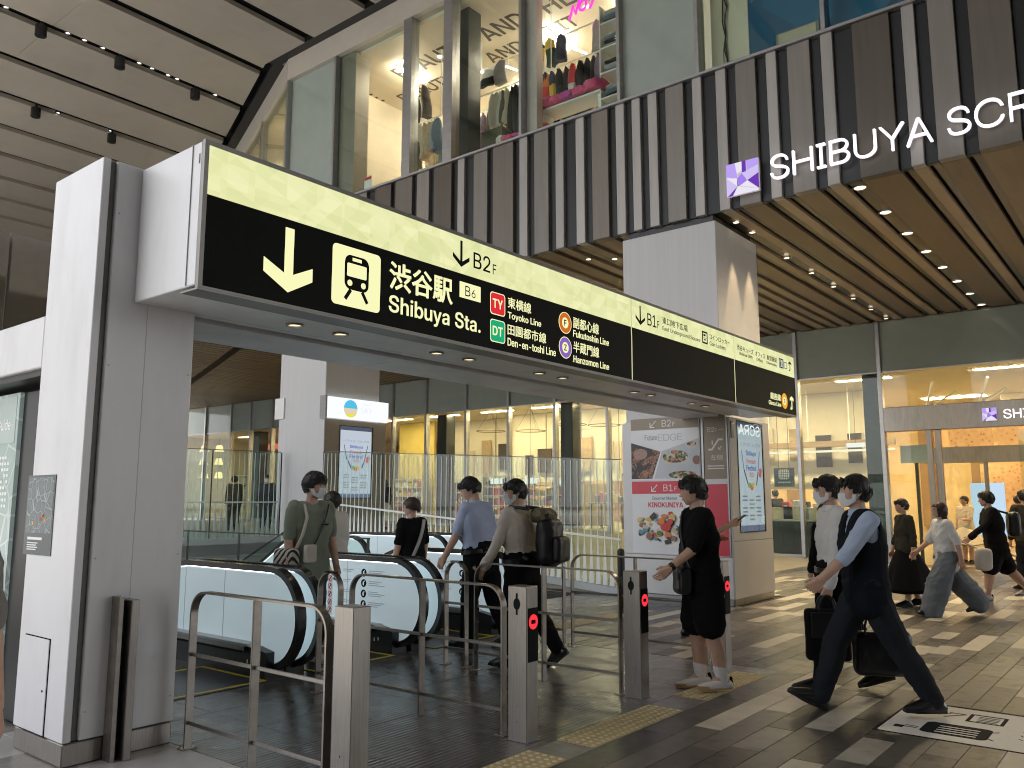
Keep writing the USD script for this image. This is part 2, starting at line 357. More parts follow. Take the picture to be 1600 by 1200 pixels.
# tactile paving
TAC = mat('tactile_yellow', (0.50, 0.40, 0.20), 0.55, 0, 0.18, (14, 14, 14), bump=0.2, bscale=(120, 120, 120), detail=7)
DOME = mat('tactile_dome', (.66, .57, .36), .5, 0, .12, (40, 40, 40))
def tactile(x0, n, y0, label):
    t = thing('tactile_paving', label, 'tactile paving', (x0, y0, 0))
    for i in range(n):
        mb = Mb(); a = x0 + i * .3
        mb.tm_add(hullm([(a + .002 + e * s1, y0 + .002 + e * s2, z) for z, e in ((-.01, 0), (.0035, 0), (.005, .003)) for s1 in (0,) for s2 in (0,)] +
                        [(a + .298 - e, y0 + .002 + e, z) for z, e in ((-.01, 0), (.0035, 0), (.005, .003))] + [(a + .298 - e, y0 + .298 - e, z) for z, e in ((-.01, 0), (.0035, 0), (.005, .003))] + [(a + .002 + e, y0 + .298 - e, z) for z, e in ((-.01, 0), (.0035, 0), (.005, .003))]))
        mb, base = Mb(), mb
        for p in range(5):
            for q in range(5):
                cx, cy = a + .03 + p * .06, y0 + .03 + q * .06
                ang = np.arange(8) * math.pi / 4
                v = [(cx + r * math.cos(g), cy + r * math.sin(g), z) for r, z in ((.017, .0045), (.012, .0098)) for g in ang] + [(cx, cy, .0104)]
                f = []
                for s in range(8):
                    u = (s + 1) % 8; f += [(s, u, 8 + u), (s, 8 + u, 8 + s), (8 + s, 8 + u, 16)]
                mb.add(v, f)
        obj('domes', mb, DOME, obj('tile', base, TAC, t), kind='stuff')
tactile(3.12, 4, 3.045, 'yellow dotted tactile paving in front of the nearest gate, cut by the picture bottom')
tactile(4.62, 4, 3.045, 'yellow dotted tactile paving between the two bollards with red lit discs')
tactile(6.22, 4, 3.045, 'yellow dotted tactile paving under the white sneakers')
tactile(8.0, 7, 6.05, 'far yellow dotted tactile paving seen through the rails before the poster wall')

# white floor sign with pictograms
fs = thing('floor_sign', 'white floor sign with dark train and escalator pictograms under a black shoe', 'floor sign', (6.2, 0.92, 0))
obj('border', place(sg.box(6.18, 0.80, 7.25, 1.81).difference(rrect(6.205, 0.80, 7.20, 1.785, .03)), (0, 0, -0.011), X_, Y_, 0.0115), PRINTK, fs)
obj('panel', place(rrect(6.205, 0.80, 7.20, 1.785, .03), (0, 0, -0.011), X_, Y_, 0.0118), mat('floor_sign_white', (0.80, 0.76, 0.67), 0.6, 0, 0.07, (30, 30, 30), bump=0.1), fs)
tr = rrect(6.335, 1.145, 6.655, 1.555, .05)
for k in range(4): tr = tr.difference(sg.box(6.385 + k * .058, 1.215, 6.41 + k * .058, 1.465))
tr = U(tr, sg.box(6.40, 1.575, 6.415, 1.66), sg.box(6.44, 1.575, 6.455, 1.66), sg.box(6.36, 1.66, 6.43, 1.72), line([(6.41, 1.15), (6.37, 1.11)], .012), line([(6.58, 1.15), (6.62, 1.11)], .012))
es = sg.box(6.81, 1.115, 7.06, 1.355).difference(sg.box(6.835, 1.14, 7.035, 1.33))
for k in range(4): es = U(es, sg.box(6.85 + k * .045, 1.16, 6.868 + k * .045, 1.29))
ar = U(line([(6.86, 1.50), (7.01, 1.38)], .016), line([(7.01, 1.38), (7.01, 1.49)], .016), line([(6.90, 1.55), (7.0, 1.47)], .014))
obj('pictogram', place(U(tr, es, ar), (0, 0, 0.0008), X_, Y_, 0.0008), PRINTK, fs)
wr = [R.uniform(-.1, .1) for _ in range(40)]
obj('lettering', place(U(*[line([(6.5 + .1 * k, .96 + .012 * (k % 2)), (6.53 + .1 * k, .985)], .008) for k in range(6)]), (0, 0, 0.0008), X_, Y_, 0.0008), PRINTK, fs)

# ------------------------------------------------------------------ ceiling over the plaza
CEIL = mat('ceiling_panel', (0.43, 0.395, 0.34), 0.42, 0.0, 0.05, (1.2, 0.4, 1), rvar=0.08, orand=.05, stain=.08)
ceil = thing('ceiling', None, None, kind='structure'); ceil.loc = np.zeros(3)
cpoly = sg.Polygon([(-3, -30), (11.75, -30), (11.75, 17.75), (19.65, 38.2), (-3, 38.2)])
obj('backing', place(sg.Polygon([(-3.2, -30), (12.0, -30), (12.0, 17.6), (19.95, 38.2), (-3.2, 38.2)]), (0, 0, 13.02), X_, Y_, 0.2), MATTEBLACK, ceil)
for k in range(-20, 10):
    ya, yb = 15.9 + k * 2.235 + 0.18, 15.9 + (k + 1) * 2.235 - 0.18
    for xa, xb in ((-3, 2.5), (2.5, 7.5), (7.5, 20)):
        q = cpoly.intersection(sg.box(xa + .004, ya, xb - .004, min(yb, 38.2)))
        if q.area > 0.05:
            mb = place(q, (0, 0, 12.85), X_, Y_, 0.12); obj('ceiling_panel', mb, CEIL, ceil)
obj('neighbour_building', Mb().box(-45, -4.0, -45, 4.3, -.3, 13.4).box(-4.0, 12, -31, -30.2, -.3, 13.4), mat('light_block_dark', (.10, .095, .09), .6, 0, .1), None, label='unseen dark block added behind and left of the viewer to hold back sky light', cat='building')  # unseen blocks added to keep sky light off the pillar front
# dark edge beam and pale fascia above the upper windows, straight then turned away
EDGE = [(11.76, -30), (11.76, 17.8), (19.7, 38.35)]
CHD = np.array([0.3603, 0.9328]); CHN = np.array([-0.9328, 0.3603])     # along / outward of the angled wing
# track spots in the ceiling grooves
SPOTM = glow('spot_white', (1.0, 0.93, 0.82), 6)
sp0 = thing('ceiling_spotlight', 'first small spotlight counted along the black ceiling slots', 'spotlight', (0, 0, 0), group='small lit spotlights in the black ceiling slots', local=True)
ring = trimesh.creation.annulus(r_min=.055, r_max=.085, height=.04); ring.apply_translation((0, 0, -.02)); obj('ring', ring, DARKMETAL, sp0, smooth=30)
ds = trimesh.creation.cylinder(radius=.055, height=.02, sections=16); obj('lens', ds, SPOTM, sp0)
spots = [(6.52, 20.34), (7.9, 20.34), (8.3, 20.34), (8.75, 20.34), (9.7, 20.34), (10.05, 20.34), (10.5, 20.34), (10.75, 20.34), (11.9, 20.34), (11.15, 24.95), (9.6, 24.95), (5.2, 20.34)]
stage.GetPrimAtPath(sp0.path).GetAttribute('xformOp:translate').Set(Gf.Vec3d(spots[0][0], spots[0][1], 12.93))
for i, (x, y) in enumerate(spots[1:]): dup(sp0, (x, y, 12.93), ORD[i + 1] + ' small spotlight counted along the black ceiling slots')
hd0 = thing('hanging_projector', 'black projector lamp hanging from the first ceiling slot', 'lamp', (7.3, 20.34, 12.95), group='black projector lamps under the ceiling slots', local=True)
obj('bracket', Mb().box(-.03, .03, -.03, .03, -.15, 0), BLACK, hd0)
c = trimesh.creation.cylinder(radius=.13, height=.26, sections=20); c.apply_translation((0, 0, -.27)); obj('housing', c, BLACK, hd0, smooth=30)
c = trimesh.creation.cylinder(radius=.10, height=.02, sections=20); c.apply_translation((0, 0, -.405)); obj('lens', c, DARKMETAL, hd0)
stage.GetPrimAtPath(hd0.path).SetCustomDataByKey('label', 'left black projector lamp hanging under the upper ceiling slot')
for i, (x, y) in enumerate(((9.2, 20.34), (11.3, 20.34), (9.0, 24.95), (11.2, 24.95))): dup(hd0, (x, y, 12.95), ('middle black projector lamp hanging under the upper ceiling slot', 'right black projector lamp hanging under the upper ceiling slot', 'left black projector lamp hanging under the lower ceiling slot', 'right black projector lamp hanging under the lower ceiling slot')[i])

# ------------------------------------------------------------------ building over the entrance
bld = thing('department_store', 'department store front of striped metal planks, shop windows above and plank soffit below', 'building', (12, 5, 0))
F0 = 12.0
tones = {'l': mat('plank_light', (0.42, 0.40, 0.38), 0.5, 0.2, 0.05, (6, 9, .35), bump=0.03, bscale=(10, 40, .6), stain=.16, orand=.14, streak=(2, 5, .5)),
         'm': mat('plank_mid', (0.235, 0.217, 0.195), 0.5, 0.2, 0.08, (6, 9, .35), bump=0.03, bscale=(10, 40, .6), stain=.16, orand=.14, streak=(2, 5, .5)),
         't': mat('plank_taupe', (0.195, 0.172, 0.145), 0.5, 0.2, 0.08, (6, 9, .35), bump=0.03, bscale=(10, 40, .6), stain=.16, orand=.14, streak=(2, 5, .5)),
         'b': mat('plank_brown', (0.13, 0.11, 0.09), 0.5, 0.2, 0.08, (6, 9, .35), bump=0.03, bscale=(10, 40, .6), stain=.16, orand=.14, streak=(2, 5, .5)),
         'd': mat('plank_dark', (0.022, 0.024, 0.026), 0.45, 0.2, 0.1, (6, 9, .35))}
seq = [(17.1, 'd'), (16.8, 'l'), (16.55, 'd'), (16.35, 't'), (15.85, 'd'), (15.65, 'l'), (15.45, 'd'), (15.2, 'b'), (14.7, 'd'), (14.5, 'l'), (14.30, 'd'), (14.2, 'm'), (13.9, 'd'), (13.62, 'b'), (13.1, 'd'), (12.96, 't'), (12.43, 'd'), (12.29, 'm'), (11.92, 'd'), (11.78, 'b'), (11.27, 'd'), (11.10, 'l'), (10.91, 'd'), (10.66, 'm'), (10.29, 'd'), (10.15, 't'), (9.63, 'd'), (9.48, 'l'), (9.28, 'd'), (9.12, 'm'), (8.78, 'd'), (8.62, 'l'), (8.43, 'd'), (8.16, 'l'), (7.97, 'd'), (7.81, 't'), (7.46, 'd'), (7.30, 'l'), (7.12, 'd'), (6.97, 'l'), (6.80, 'd'), (6.65, 'l'), (6.47, 'd'), (6.31, 'm'), (5.97, 'd'), (5.81, 'l'), (5.64, 'd'), (5.39, 'l'), (5.21, 'd'), (5.05, 'm'), (4.71, 'd'), (4.54, 'l'), (4.37, 'd'), (4.20, 'm'), (3.85, 'd'), (3.69, 'l'), (3.51, 'd'), (3.23, 'b'), (2.71, 'd'), (2.55, 'l'), (2.38, 'd'), (2.21, 'm'), (1.885, 'd'), (1.717, 't'), (1.218, 'd'), (1.0, 'l')]
y = 0.8
rr = random.Random(4)
while y > -12:
    w1, w2 = rr.choice([.17, .35, .5]), rr.choice([.15, .18, .25])
    seq += [(y, 'd'), (y - w2, 'l' if w1 < .2 else rr.choice('mtb'))]; y -= w1 + w2
seq.append((y, 'd'))
ZB, ZT = 6.14, 8.52
SOFT = {'l': mat('soffit_light', (0.37, 0.285, 0.19), 0.42, 0, 0.06, (.4, 9, 6), bump=.05, bscale=(1, 50, 10), stain=.2, orand=.16, streak=(.7, 4, 1)), 'm': mat('soffit_mid', (0.20, 0.143, 0.09), 0.42, 0, 0.08, (.4, 9, 6), bump=.05, bscale=(1, 50, 10), stain=.2, orand=.16, streak=(.7, 4, 1)),
        'd': mat('soffit_dark', (0.085, 0.072, 0.056), 0.3, 0.1, 0.08, (.4, 9, 6))}
SOFT['t'] = SOFT['m']; SOFT['b'] = mat('soffit_brown', (0.155, 0.112, 0.072), 0.42, 0, 0.08, (.4, 9, 6))
soffit = thing('entrance_soffit', 'brown plank soffit over the entrance with rows of lit downlights', 'ceiling', (12, 5, 6.14))
for (ya, k), (yb, _) in zip(seq[:-1], seq[1:]):
    x0 = F0 + (0.07 if k == 'd' else 0.0)
    obj('facade_plank', Mb().cbox(x0, F0 + .16, yb + .003, ya - .003, ZB, ZT, .006), tones[k], bld)
    x1 = 22.35
    if k == 'd':
        obj('soffit_plank', Mb().cbox(F0 + .08, x1, yb + .003, ya - .055, ZB + .035, ZB + .08, .004), SOFT['d'], soffit)
    else:
        obj('soffit_plank', Mb().cbox(F0 + .165, x1, yb + .003, ya - .003, ZB, ZB + .07, .004), SOFT[k], soffit)
for y in np.arange(17.2, 40, 0.32):
    obj('soffit_plank', Mb().box(F0 + .1, 22.35, y, y + .24, ZB, ZB + .07), SOFT['m'], soffit)
obj('backing', Mb().box(F0 + .17, 22.6, -12, 41, ZB + .11, ZB + .3), MATTEBLACK, soffit)
obj('window_sill', Mb().cbox(F0 - .05, F0 + .20, -12, 17.1, ZT + .002, ZT + .055, .008), ALU, bld)
obj('header', Mb().box(F0 - .02, F0 + .25, -12, 17.08, 12.27, 12.85), mat('header_panel', (0.50, 0.47, 0.42), 0.4, 0, 0.05), bld)
obj('edge_beam', Mb().box(11.75, 12.04, -12, 17.6, 12.855, 13.0), BLACK, bld)
def wing(s, n0, n1, z0, z1, s2=None):
    """box along the angled wing: from s to s2 along it, from n0 to n1 outward"""
    o = np.array([12.0, 17.12]); mb = Mb()
    P = [o + CHD * a + CHN * b for a, b in ((s, n0), (s2, n0), (s2, n1), (s, n1))]
    return mb.prism(sg.Polygon(P).buffer(0), 'z', z0, z1)
obj('header', wing(0.02, -.25, 0, 12.27, 12.85, 23), mat('header_panel', (0.5, 0.47, 0.42)), bld)
obj('edge_beam', wing(.3, -.06, .28, 12.856, 13.0, 23), BLACK, bld)
obj('wing_spandrel', wing(.02, -.3, -.02, 6.14, 8.55, 23), tones['b'], bld)
for s in (2.6, 5.3, 8.0, 10.7, 13.4): obj('mullion', wing(s, -.18, .02, 8.55, 12.27, s + .09), ALU, bld)
for s in (0.02, 2.69, 5.39, 8.09, 10.79):
    obj('window', wing(s + .01, -.06, -.045, 8.56, 12.26, s + 2.57), SHOPGLASS, bld)
    obj('blind', wing(s + .35, -.75, -.7, 8.56, 11.2, s + 1.5), mat('wing_blind', (0.62, 0.52, 0.36), .7), bld)
obj('wing_wall', wing(.3, -2.6, -2.5, 8.5, 12.3, 23), OFFWHITE, bld)
for k, s_ in enumerate((2.0, 6.0, 10.0)): obj('wing_lamp', wing(s_, -1.4, -1.34, 12.2, 12.28, s_ + 1.2), glow('added_wing_glow', (1, .78, .50), 160), bld)  # unseen lamp strips added to brighten the wing windows
obj('wing_floor', wing(.3, -2.5, -.1, 8.3, 8.5, 23), GREYMETAL, bld)
obj('wing_ceiling', wing(.3, -2.5, -.26, 12.3, 12.4, 23), mat('wing_ceil', (0.62, 0.55, 0.42), .6), bld)

# upper windows
def win(name, y0, y1, m, x=F0 + .10): obj(name, Mb().box(x, x + .012, y0, y1, 8.575, 12.265), m, bld)
MUL = [17.08, 15.18, 12.76, 11.52, 9.47, 7.24, 5.72, 3.66, 1.6, -.5, -2.6]
for i, ym in enumerate(MUL):
    obj('mullion', Mb().cbox(F0 - .03, F0 + .22, ym - (.26 if ym in (12.76, 11.52) else .07), ym, 8.575, 12.27, .006), ALU, bld)
win('spandrel_pane', 15.185, 17.0, SPANDREL); win('spandrel_pane', 5.725, 7.165, SPANDREL)
for a, b in ((12.765, 15.105), (11.525, 12.685), (9.475, 11.445), (7.245, 9.395), (3.665, 5.645), (1.605, 3.585), (-.495, 1.525), (-2.595, -.575)): win('window', a, b - (.19 if 11 < b < 12.7 else 0), SHOPGLASS)
win('spandrel_pane', -12, -2.7, SPANDREL)
SHADE = mat('pilaster', (0.30, 0.27, 0.235), .45, .3, .06)
obj('pilaster', Mb().box(F0 + .13, F0 + .55, 14.55, 15.1, 8.58, 12.25), SHADE, bld)
obj('pilaster', Mb().box(F0 + .42, F0 + .82, 11.2, 11.75, 8.58, 12.25), mat('pilaster_dark', (.05, .058, .056), .3), bld)
obj('pilaster', Mb().box(F0 + .14, F0 + .34, 9.15, 9.40, 8.58, 12.25), mat('pilaster_pink', (.60, .50, .50), .5), bld)
# upper shop interior shell
obj('shop_floor', Mb().box(F0 + .2, 19.0, -2.7, 17.0, 8.36, 8.56), mat('shop_floor', (.42, .36, .28), .5), bld)
obj('shop_ceiling', Mb().box(F0 + .26, 19.0, -2.7, 17.0, 12.2, 12.3), mat('shop_ceiling', (.74, .66, .54), .6, 0, .02), bld)
obj('shop_wall', Mb().box(18.9, 19.0, 5.9, 17.0, 8.56, 12.2), OFFWHITE, bld)
obj('shop_wall', Mb().box(F0 + .9, 19.0, 15.9, 16.0, 8.56, 12.2), mat('shop_wall_grey', (.50, .43, .33), .6, 0, .06), bld)
obj('shop_wall', Mb().box(F0 + .3, 19.0, 6.0, 6.1, 8.56, 12.2), OFFWHITE, bld)
obj('display_wall', Mb().box(F0 + .42, F0 + .47, -2.7, 4.95, 8.57, 12.2), nodes('blue_panel', {'g': ('geometry', {}), 'v': ('voronoi_texture', {'feature': 'f1', 'metric': 'manhattan', 'scale': 0.9}), 'r': ('rgb_ramp', {'ramp': [(0.2, (.012, .075, .17)), (0.8, (.02, .16, .33))]}),
    'n': ('rgb_to_bw', {}), 'p': ('principled_bsdf', {'roughness': .45})}, [('g.position', 'v.vector'), ('v.color', 'n.color'), ('n.val', 'r.fac'), ('r.color', 'p.base_color')]), bld)
obj('display_wall', Mb().box(F0 + .42, F0 + .46, 4.96, 5.62, 8.57, 12.2), CREAM, bld)
rl = random.Random(9); ls = []
for k in range(34):
    a = (rl.uniform(-2.6, 4.9), rl.uniform(8.6, 12.1)); an = rl.choice([35, 60, -50, 90, -30]) * math.pi / 180; L = rl.uniform(1, 3.2)
    ls.append(line([a, (a[0] + L * math.cos(an), a[1] + L * math.sin(an))], .012))
obj('wall_lines', place(U(*ls).intersection(sg.box(-2.6, 8.6, 4.9, 12.1)), (F0 + .417, 0, 0), Y_, Z_, 0.001), mat('pale_line', (.30, .45, .6), .5), bld)
wires = Mb()
for dy, s in ((.28, 1), (.14, 2), (.40, 3)):
    rw = random.Random(s); yy = 5.2 + dy * .6; pts = []
    for z in np.linspace(12.1, 8.8, 14): yy += rw.uniform(-.06, .06); pts.append((F0 + .38, min(max(yy, 5.05), 5.55), z))
    wires.tube(pts, .012 if s < 3 else .006, 6)
obj('loose_cable', wires, BLACK, bld)
fl = thing('floodlight', 'rectangular metal floodlight on the sill before the blue wall', 'floodlight', (12.2, 4.0, 8.6))
obj('housing', Mb().cbox(12.22, 12.36, 3.74, 4.45, 8.62, 8.92, .02), GREYMETAL, fl); obj('lens', Mb().box(12.205, 12.22, 3.80, 4.39, 8.66, 8.88), mat('flood_lens', (.6, .56, .42), .15), fl)
for yy in (3.76, 4.43): obj('bracket', Mb().box(12.24, 12.30, yy - .012, yy + .012, 8.578, 8.80), GREYMETAL, fl)
# ceiling lettering in the shop
CT = mat('ceiling_letter', (.075, .065, .055), .6)
def ctext(s, y0, x, h, w): return place(text(s, 0, 0, h, w, wt=600), (x, y0, 12.198), -Y_, -X_, 0.002)
tx = thing('ceiling_lettering', 'dark capital letters painted on the shop ceiling above the clothes', 'lettering', (13.5, 12, 12.2))
obj('first_line', ctext('BEAUTY', 14.55, 13.75, .55, 2.35), CT, tx); obj('first_line', ctext('AND', 11.75, 13.75, .55, 1.25), CT, tx); obj('first_line', ctext('HEALTH', 10.0, 13.75, .55, 2.4), CT, tx)
obj('second_line', ctext('BEAUTY', 15.4, 14.65, .45, 1.9), CT, tx); obj('second_line', ctext('AND', 12.3, 14.55, .45, 1.1), CT, tx); obj('second_line', ctext('FIT', 10.4, 14.5, .45, .75), CT, tx)
obj('second_line', ctext('BE', 16.6, 14.2, .5, .8), CT, tx)
# shop lamps
for i, (x, y, w) in enumerate(((13.6, 14.2, .9), (14.6, 10.4, 1.0), (14.8, 8.4, 1.0), (16.4, 12.6, 1.2), (16.6, 9.5, 1.2), (16.6, 14.8, 1.2))):
    t = thing('tube_light', ORD[i] + ' long tube light under the upper clothes shop ceiling, counted from the window', 'ceiling lamp', (x, y, 12.15), group='long tube lights under the upper clothes shop ceiling')
    obj('frame', Mb().box(x - w / 2 - .02, x + w / 2 + .02, y - .05, y + .05, 12.16, 12.198), PRINTW, t)
    obj('tube', Mb().box(x - w / 2, x + w / 2, y - .035, y + .035, 12.10, 12.155), glow('shop_lamp', (1.0, .85, .66), 190), t)
for i, (x, y, d) in enumerate(((13.3, 10.05, 0), (13.9, 9.6, 0), (13.6, 8.15, 0), (13.2, 11.9, 0), (13.5, 11.25, 0))):
    t = thing('tube_lamp', ORD[i] + ' short glowing tube lamp over the clothes rails, from the right window', 'tube lamp', (x, y, 11.5), group='short glowing tube lamps over the clothes rails')
    obj('tube', Mb().tube([(x, y, 11.35), (x + .55, y - .1, 11.40)], .022, 8), glow('tube_white', (1, .96, .9), 9), t)
    obj('wire', Mb().tube([(x + .28, y - .05, 11.39), (x + .28, y - .05, 12.2)], .004, 4), PRINTW, t)
for i, (x, y) in enumerate(((13.1, 13.9), (13.5, 13.1), (13.0, 12.35), (14.2, 10.9), (14.5, 8.8), (14.0, 9.2))):
    t = thing('shop_downlight', ORD[i] + ' small bright downlight in the upper shop ceiling, counted from the left', 'downlight', (x, y, 12.19), group='small bright downlights in the upper shop ceiling')
    c = trimesh.creation.cylinder(radius=.055, height=.012, sections=16); c.apply_translation((x, y, 12.192)); obj('lens', c, glow('shop_down', (1, .93, .8), 30), t)
    c = trimesh.creation.annulus(r_min=.056, r_max=.085, height=.02); c.apply_translation((x, y, 12.19)); obj('ring', c, PRINTW, t)
# ------------------------------------------------------------------ clothes shop behind the upper windows
def cloth(name, c, v=.18): return mat('cloth_' + name, c, .9, 0, v, (10, 10, 10), bump=.25, bscale=(18, 18, 5), sheen=.2)
CL = {'black': cloth('black', (.012, .012, .013)), 'white': cloth('white', (.72, .70, .66), .05), 'cream': cloth('cream', (.62, .54, .40), .06), 'olive': cloth('olive', (.12, .115, .07)), 'purple': cloth('purple', (.20, .13, .20)),
      'pink': cloth('pink', (.72, .10, .24)), 'magenta': cloth('magenta', (.55, .08, .35)), 'orange': cloth('orange', (.70, .20, .05)), 'yellow': cloth('yellow', (.75, .52, .07)), 'red': cloth('red', (.62, .05, .05)), 'navy': cloth('navy', (.035, .04, .08)),
      'grey': cloth('grey', (.36, .34, .35)), 'green': cloth('green', (.03, .07, .045)), 'denim': cloth('denim', (.12, .17, .23)), 'brown': cloth('brown', (.08, .06, .045)), 'tan': cloth('tan', (.48, .36, .22))}
def rail_rack(y0, y1, z, x, label):
    t = thing('clothes_rail', label, 'clothes rail', (x, y0, 8.56))
    obj('bar', Mb().tube([(x, y0, z), (x, y1, z)], .016, 8), PRINTW, t)
    for yy in (y0 + .05, y1 - .05): obj('post', Mb().tube([(x, yy, z + .002), (x, yy, 12.15)], .012, 6), PRINTW, t)
rail_rack(12.75, 14.1, 10.50, 13.25, 'white clothes rail at the left with dark and tan clothes')
rail_rack(9.55, 11.75, 10.56, 13.25, 'white clothes rail in the middle window with white and black trousers')
rail_rack(7.5, 10.15, 10.53, 13.25, 'white clothes rail in the right window with colourful jackets')
rail_rack(7.3, 11.9, 11.45, 13.6, 'high white rail with single garments in the middle windows')
garn = 0
def garment(x, y, ztop, L, w, parts, label, th=.10, kind='coat', group=None):
    """hanging garment seen edge on along a rail; parts: [(fraction from top, fraction to, cloth)]"""
    global garn; garn += 1
    r = random.Random(garn)
    t = thing('hanging_garment', label, 'garment', (x, y, ztop), group=group)
    ph = r.uniform(0, 6)
    for (f0, f1, c) in parts:
        n, m = 10, 9; V = []
        for i in range(n):
            f = f0 + (f1 - f0) * i / (n - 1)
            ww = w * (0.30 + .70 * min(1, f / .13)) * (1 if kind == 'coat' else .8) * (0.93 + .12 * f)
            for j in range(m):
                a = j * 2 * math.pi / m
                tk = th * (.6 + .5 * f) * (1 + .35 * math.sin(4 * a + ph + 3 * f))
                V.append((x + math.cos(a) * tk + .025 * math.sin(ph + 5 * f), y + math.sin(a) * ww / 2 + .02 * math.sin(2 * ph + 4 * f), ztop - f * L + .015 * math.sin(3 * a + ph) * (f > .95)))
        V += [tuple(np.mean(V[:m], 0)), tuple(np.mean(V[-m:], 0))]; F = []
        for i in range(n - 1):
            for j in range(m):
                q = (i * m + j, i * m + (j + 1) % m, (i + 1) * m + (j + 1) % m, (i + 1) * m + j); F += [(q[0], q[2], q[1]), (q[0], q[3], q[2])]
        for j in range(m): F += [(n * m, j, (j + 1) % m), (n * m + 1, (n - 1) * m + (j + 1) % m, (n - 1) * m + j)]
        obj('cloth', Mb().add(V, F), CL[c], t, smooth=50)
    obj('hanger', Mb().tube([(x, y - w * .2, ztop - .05), (x, y, ztop + .01), (x, y + w * .2, ztop - .05)], .008, 5).tube([(x, y, ztop), (x, y, ztop + .06), (x + .02, y + .02, ztop + .08)], .005, 5), PRINTW, t)
g = garment
for i, (yy, c, L) in enumerate(((13.95, 'black', 1.1), (13.82, 'black', 1.15), (13.68, 'black', 1.1), (13.55, 'olive', 1.05), (13.42, 'cream', .85), (13.30, 'tan', .9), (13.18, 'tan', .8), (13.06, 'grey', .75), (12.95, 'denim', .8), (12.85, 'denim', .85))):
    g(13.25, yy, 10.44, L, .20, [(0, 1, c)], ORD[i] + f' garment on the left clothes rail, {c}', group='clothes packed on the left clothes rail')
for i, (yy, c, L) in enumerate(((11.2, 'white', .8), (11.08, 'cream', .85), (10.98, 'white', .8), (10.9, 'olive', .8), (10.80, 'cream', .8), (10.66, 'black', 1.25), (10.52, 'black', 1.3), (10.40, 'black', 1.3), (10.27, 'black', 1.25), (10.14, 'black', 1.2), (10.0, 'black', 1.2), (9.75, 'black', 1.1))):
    g(13.25, yy, 10.50, L, .17, [(0, 1, c)], ORD[i] + f' garment on the middle clothes rail, {c} trousers', group=f'{c} trousers on the middle clothes rail')
for i, (yy, ps, L, la) in enumerate(((10.08, [(0, 1, 'cream')], .95, 'cream coat, first on the colourful rail'), (9.93, [(0, .62, 'magenta'), (.62, .8, 'grey'), (.8, 1, 'black')], .95, 'magenta jacket with grey and black hem'), (9.72, [(0, .35, 'orange'), (.35, 1, 'red')], .9, 'orange and red jacket beside the magenta one'),
      (9.55, [(0, .3, 'navy'), (.3, .55, 'yellow'), (.55, .8, 'white'), (.8, 1, 'black')], 1.0, 'yellow white and navy jacket on the rail'), (9.36, [(0, 1, 'black')], 1.05, 'black jacket after the yellow one'), (9.2, [(0, 1, 'black')], 1.05, 'black jacket before the red one'), (9.03, [(0, .42, 'red'), (.42, .68, 'white'), (.68, 1, 'black')], 1.05, 'red white and black jacket'),
      (8.84, [(0, 1, 'black')], 1.0, 'black jacket right of the red one'), (8.68, [(0, 1, 'black')], 1.05, 'black jacket near the purple trousers'), (8.52, [(0, 1, 'black')], 1.0, 'black jacket next to the purple trousers'), (8.38, [(0, 1, 'purple')], 1.05, 'purple trousers, left one'), (8.25, [(0, 1, 'purple')], 1.1, 'purple trousers, middle one'), (8.12, [(0, 1, 'purple')], 1.05, 'purple trousers, right one'), (7.95, [(0, 1, 'purple')], 1.0, 'purple trousers beside the shelf'), (7.78, [(0, 1, 'black')], .9, 'black garment at the right end of the rail'))):
    g(13.25, yy, 10.46, L, .21, ps, la + ' in the right upper window')
g(13.3, 13.35, 11.42, .78, .22, [(0, 1, 'brown')], 'dark brown bag-shaped top hanging alone in the left window', th=.14)
g(13.45, 11.55, 11.30, .40, .42, [(0, .6, 'white'), (.6, 1, 'black')], 'white bikini set hanging alone in the middle window', th=.05)
g(13.45, 11.15, 11.38, .55, .36, [(0, 1, 'grey')], 'light grey shorts hanging alone in the middle window', th=.07)
g(13.45, 10.08, 11.40, .9, .34, [(0, .2, 'navy'), (.2, .55, 'yellow'), (.55, .8, 'white'), (.8, 1, 'green')], 'yellow and navy jacket hanging high in the right window', th=.09)
g(13.45, 9.75, 11.38, .62, .26, [(0, .4, 'yellow'), (.4, 1, 'green')], 'yellow and green shorts hanging high in the right window', th=.08)
g(13.45, 9.48, 11.38, .62, .28, [(0, 1, 'navy')], 'navy shorts hanging high in the right window', th=.08)
rail_rack(7.6, 14.6, 11.0, 14.5, 'long white clothes rail deeper in the upper shop')
rg_ = random.Random(77)
for i, yy in enumerate(np.arange(7.8, 14.5, .17)):
    c = rg_.choice(['black', 'black', 'grey', 'white', 'olive', 'navy', 'brown', 'tan', 'denim', 'purple', 'cream'])
    g(14.5, yy, 10.95, rg_.uniform(.85, 1.25), .20, [(0, 1, c)], f'{c} garment on the long rail deeper in the upper shop', group=f'{c} garments on the long rail deeper in the upper shop')
for i, (x_, yy, c) in enumerate(((13.4, 12.1, 'black'), (13.4, 12.35, 'grey'), (13.5, 13.9, 'black'), (13.5, 8.6, 'grey'), (13.5, 8.2, 'black'))):
    g(x_, yy, 11.40, .7, .28, [(0, 1, c)], ORD[i] + f' single {c} garment hanging high behind the upper windows', th=.10)
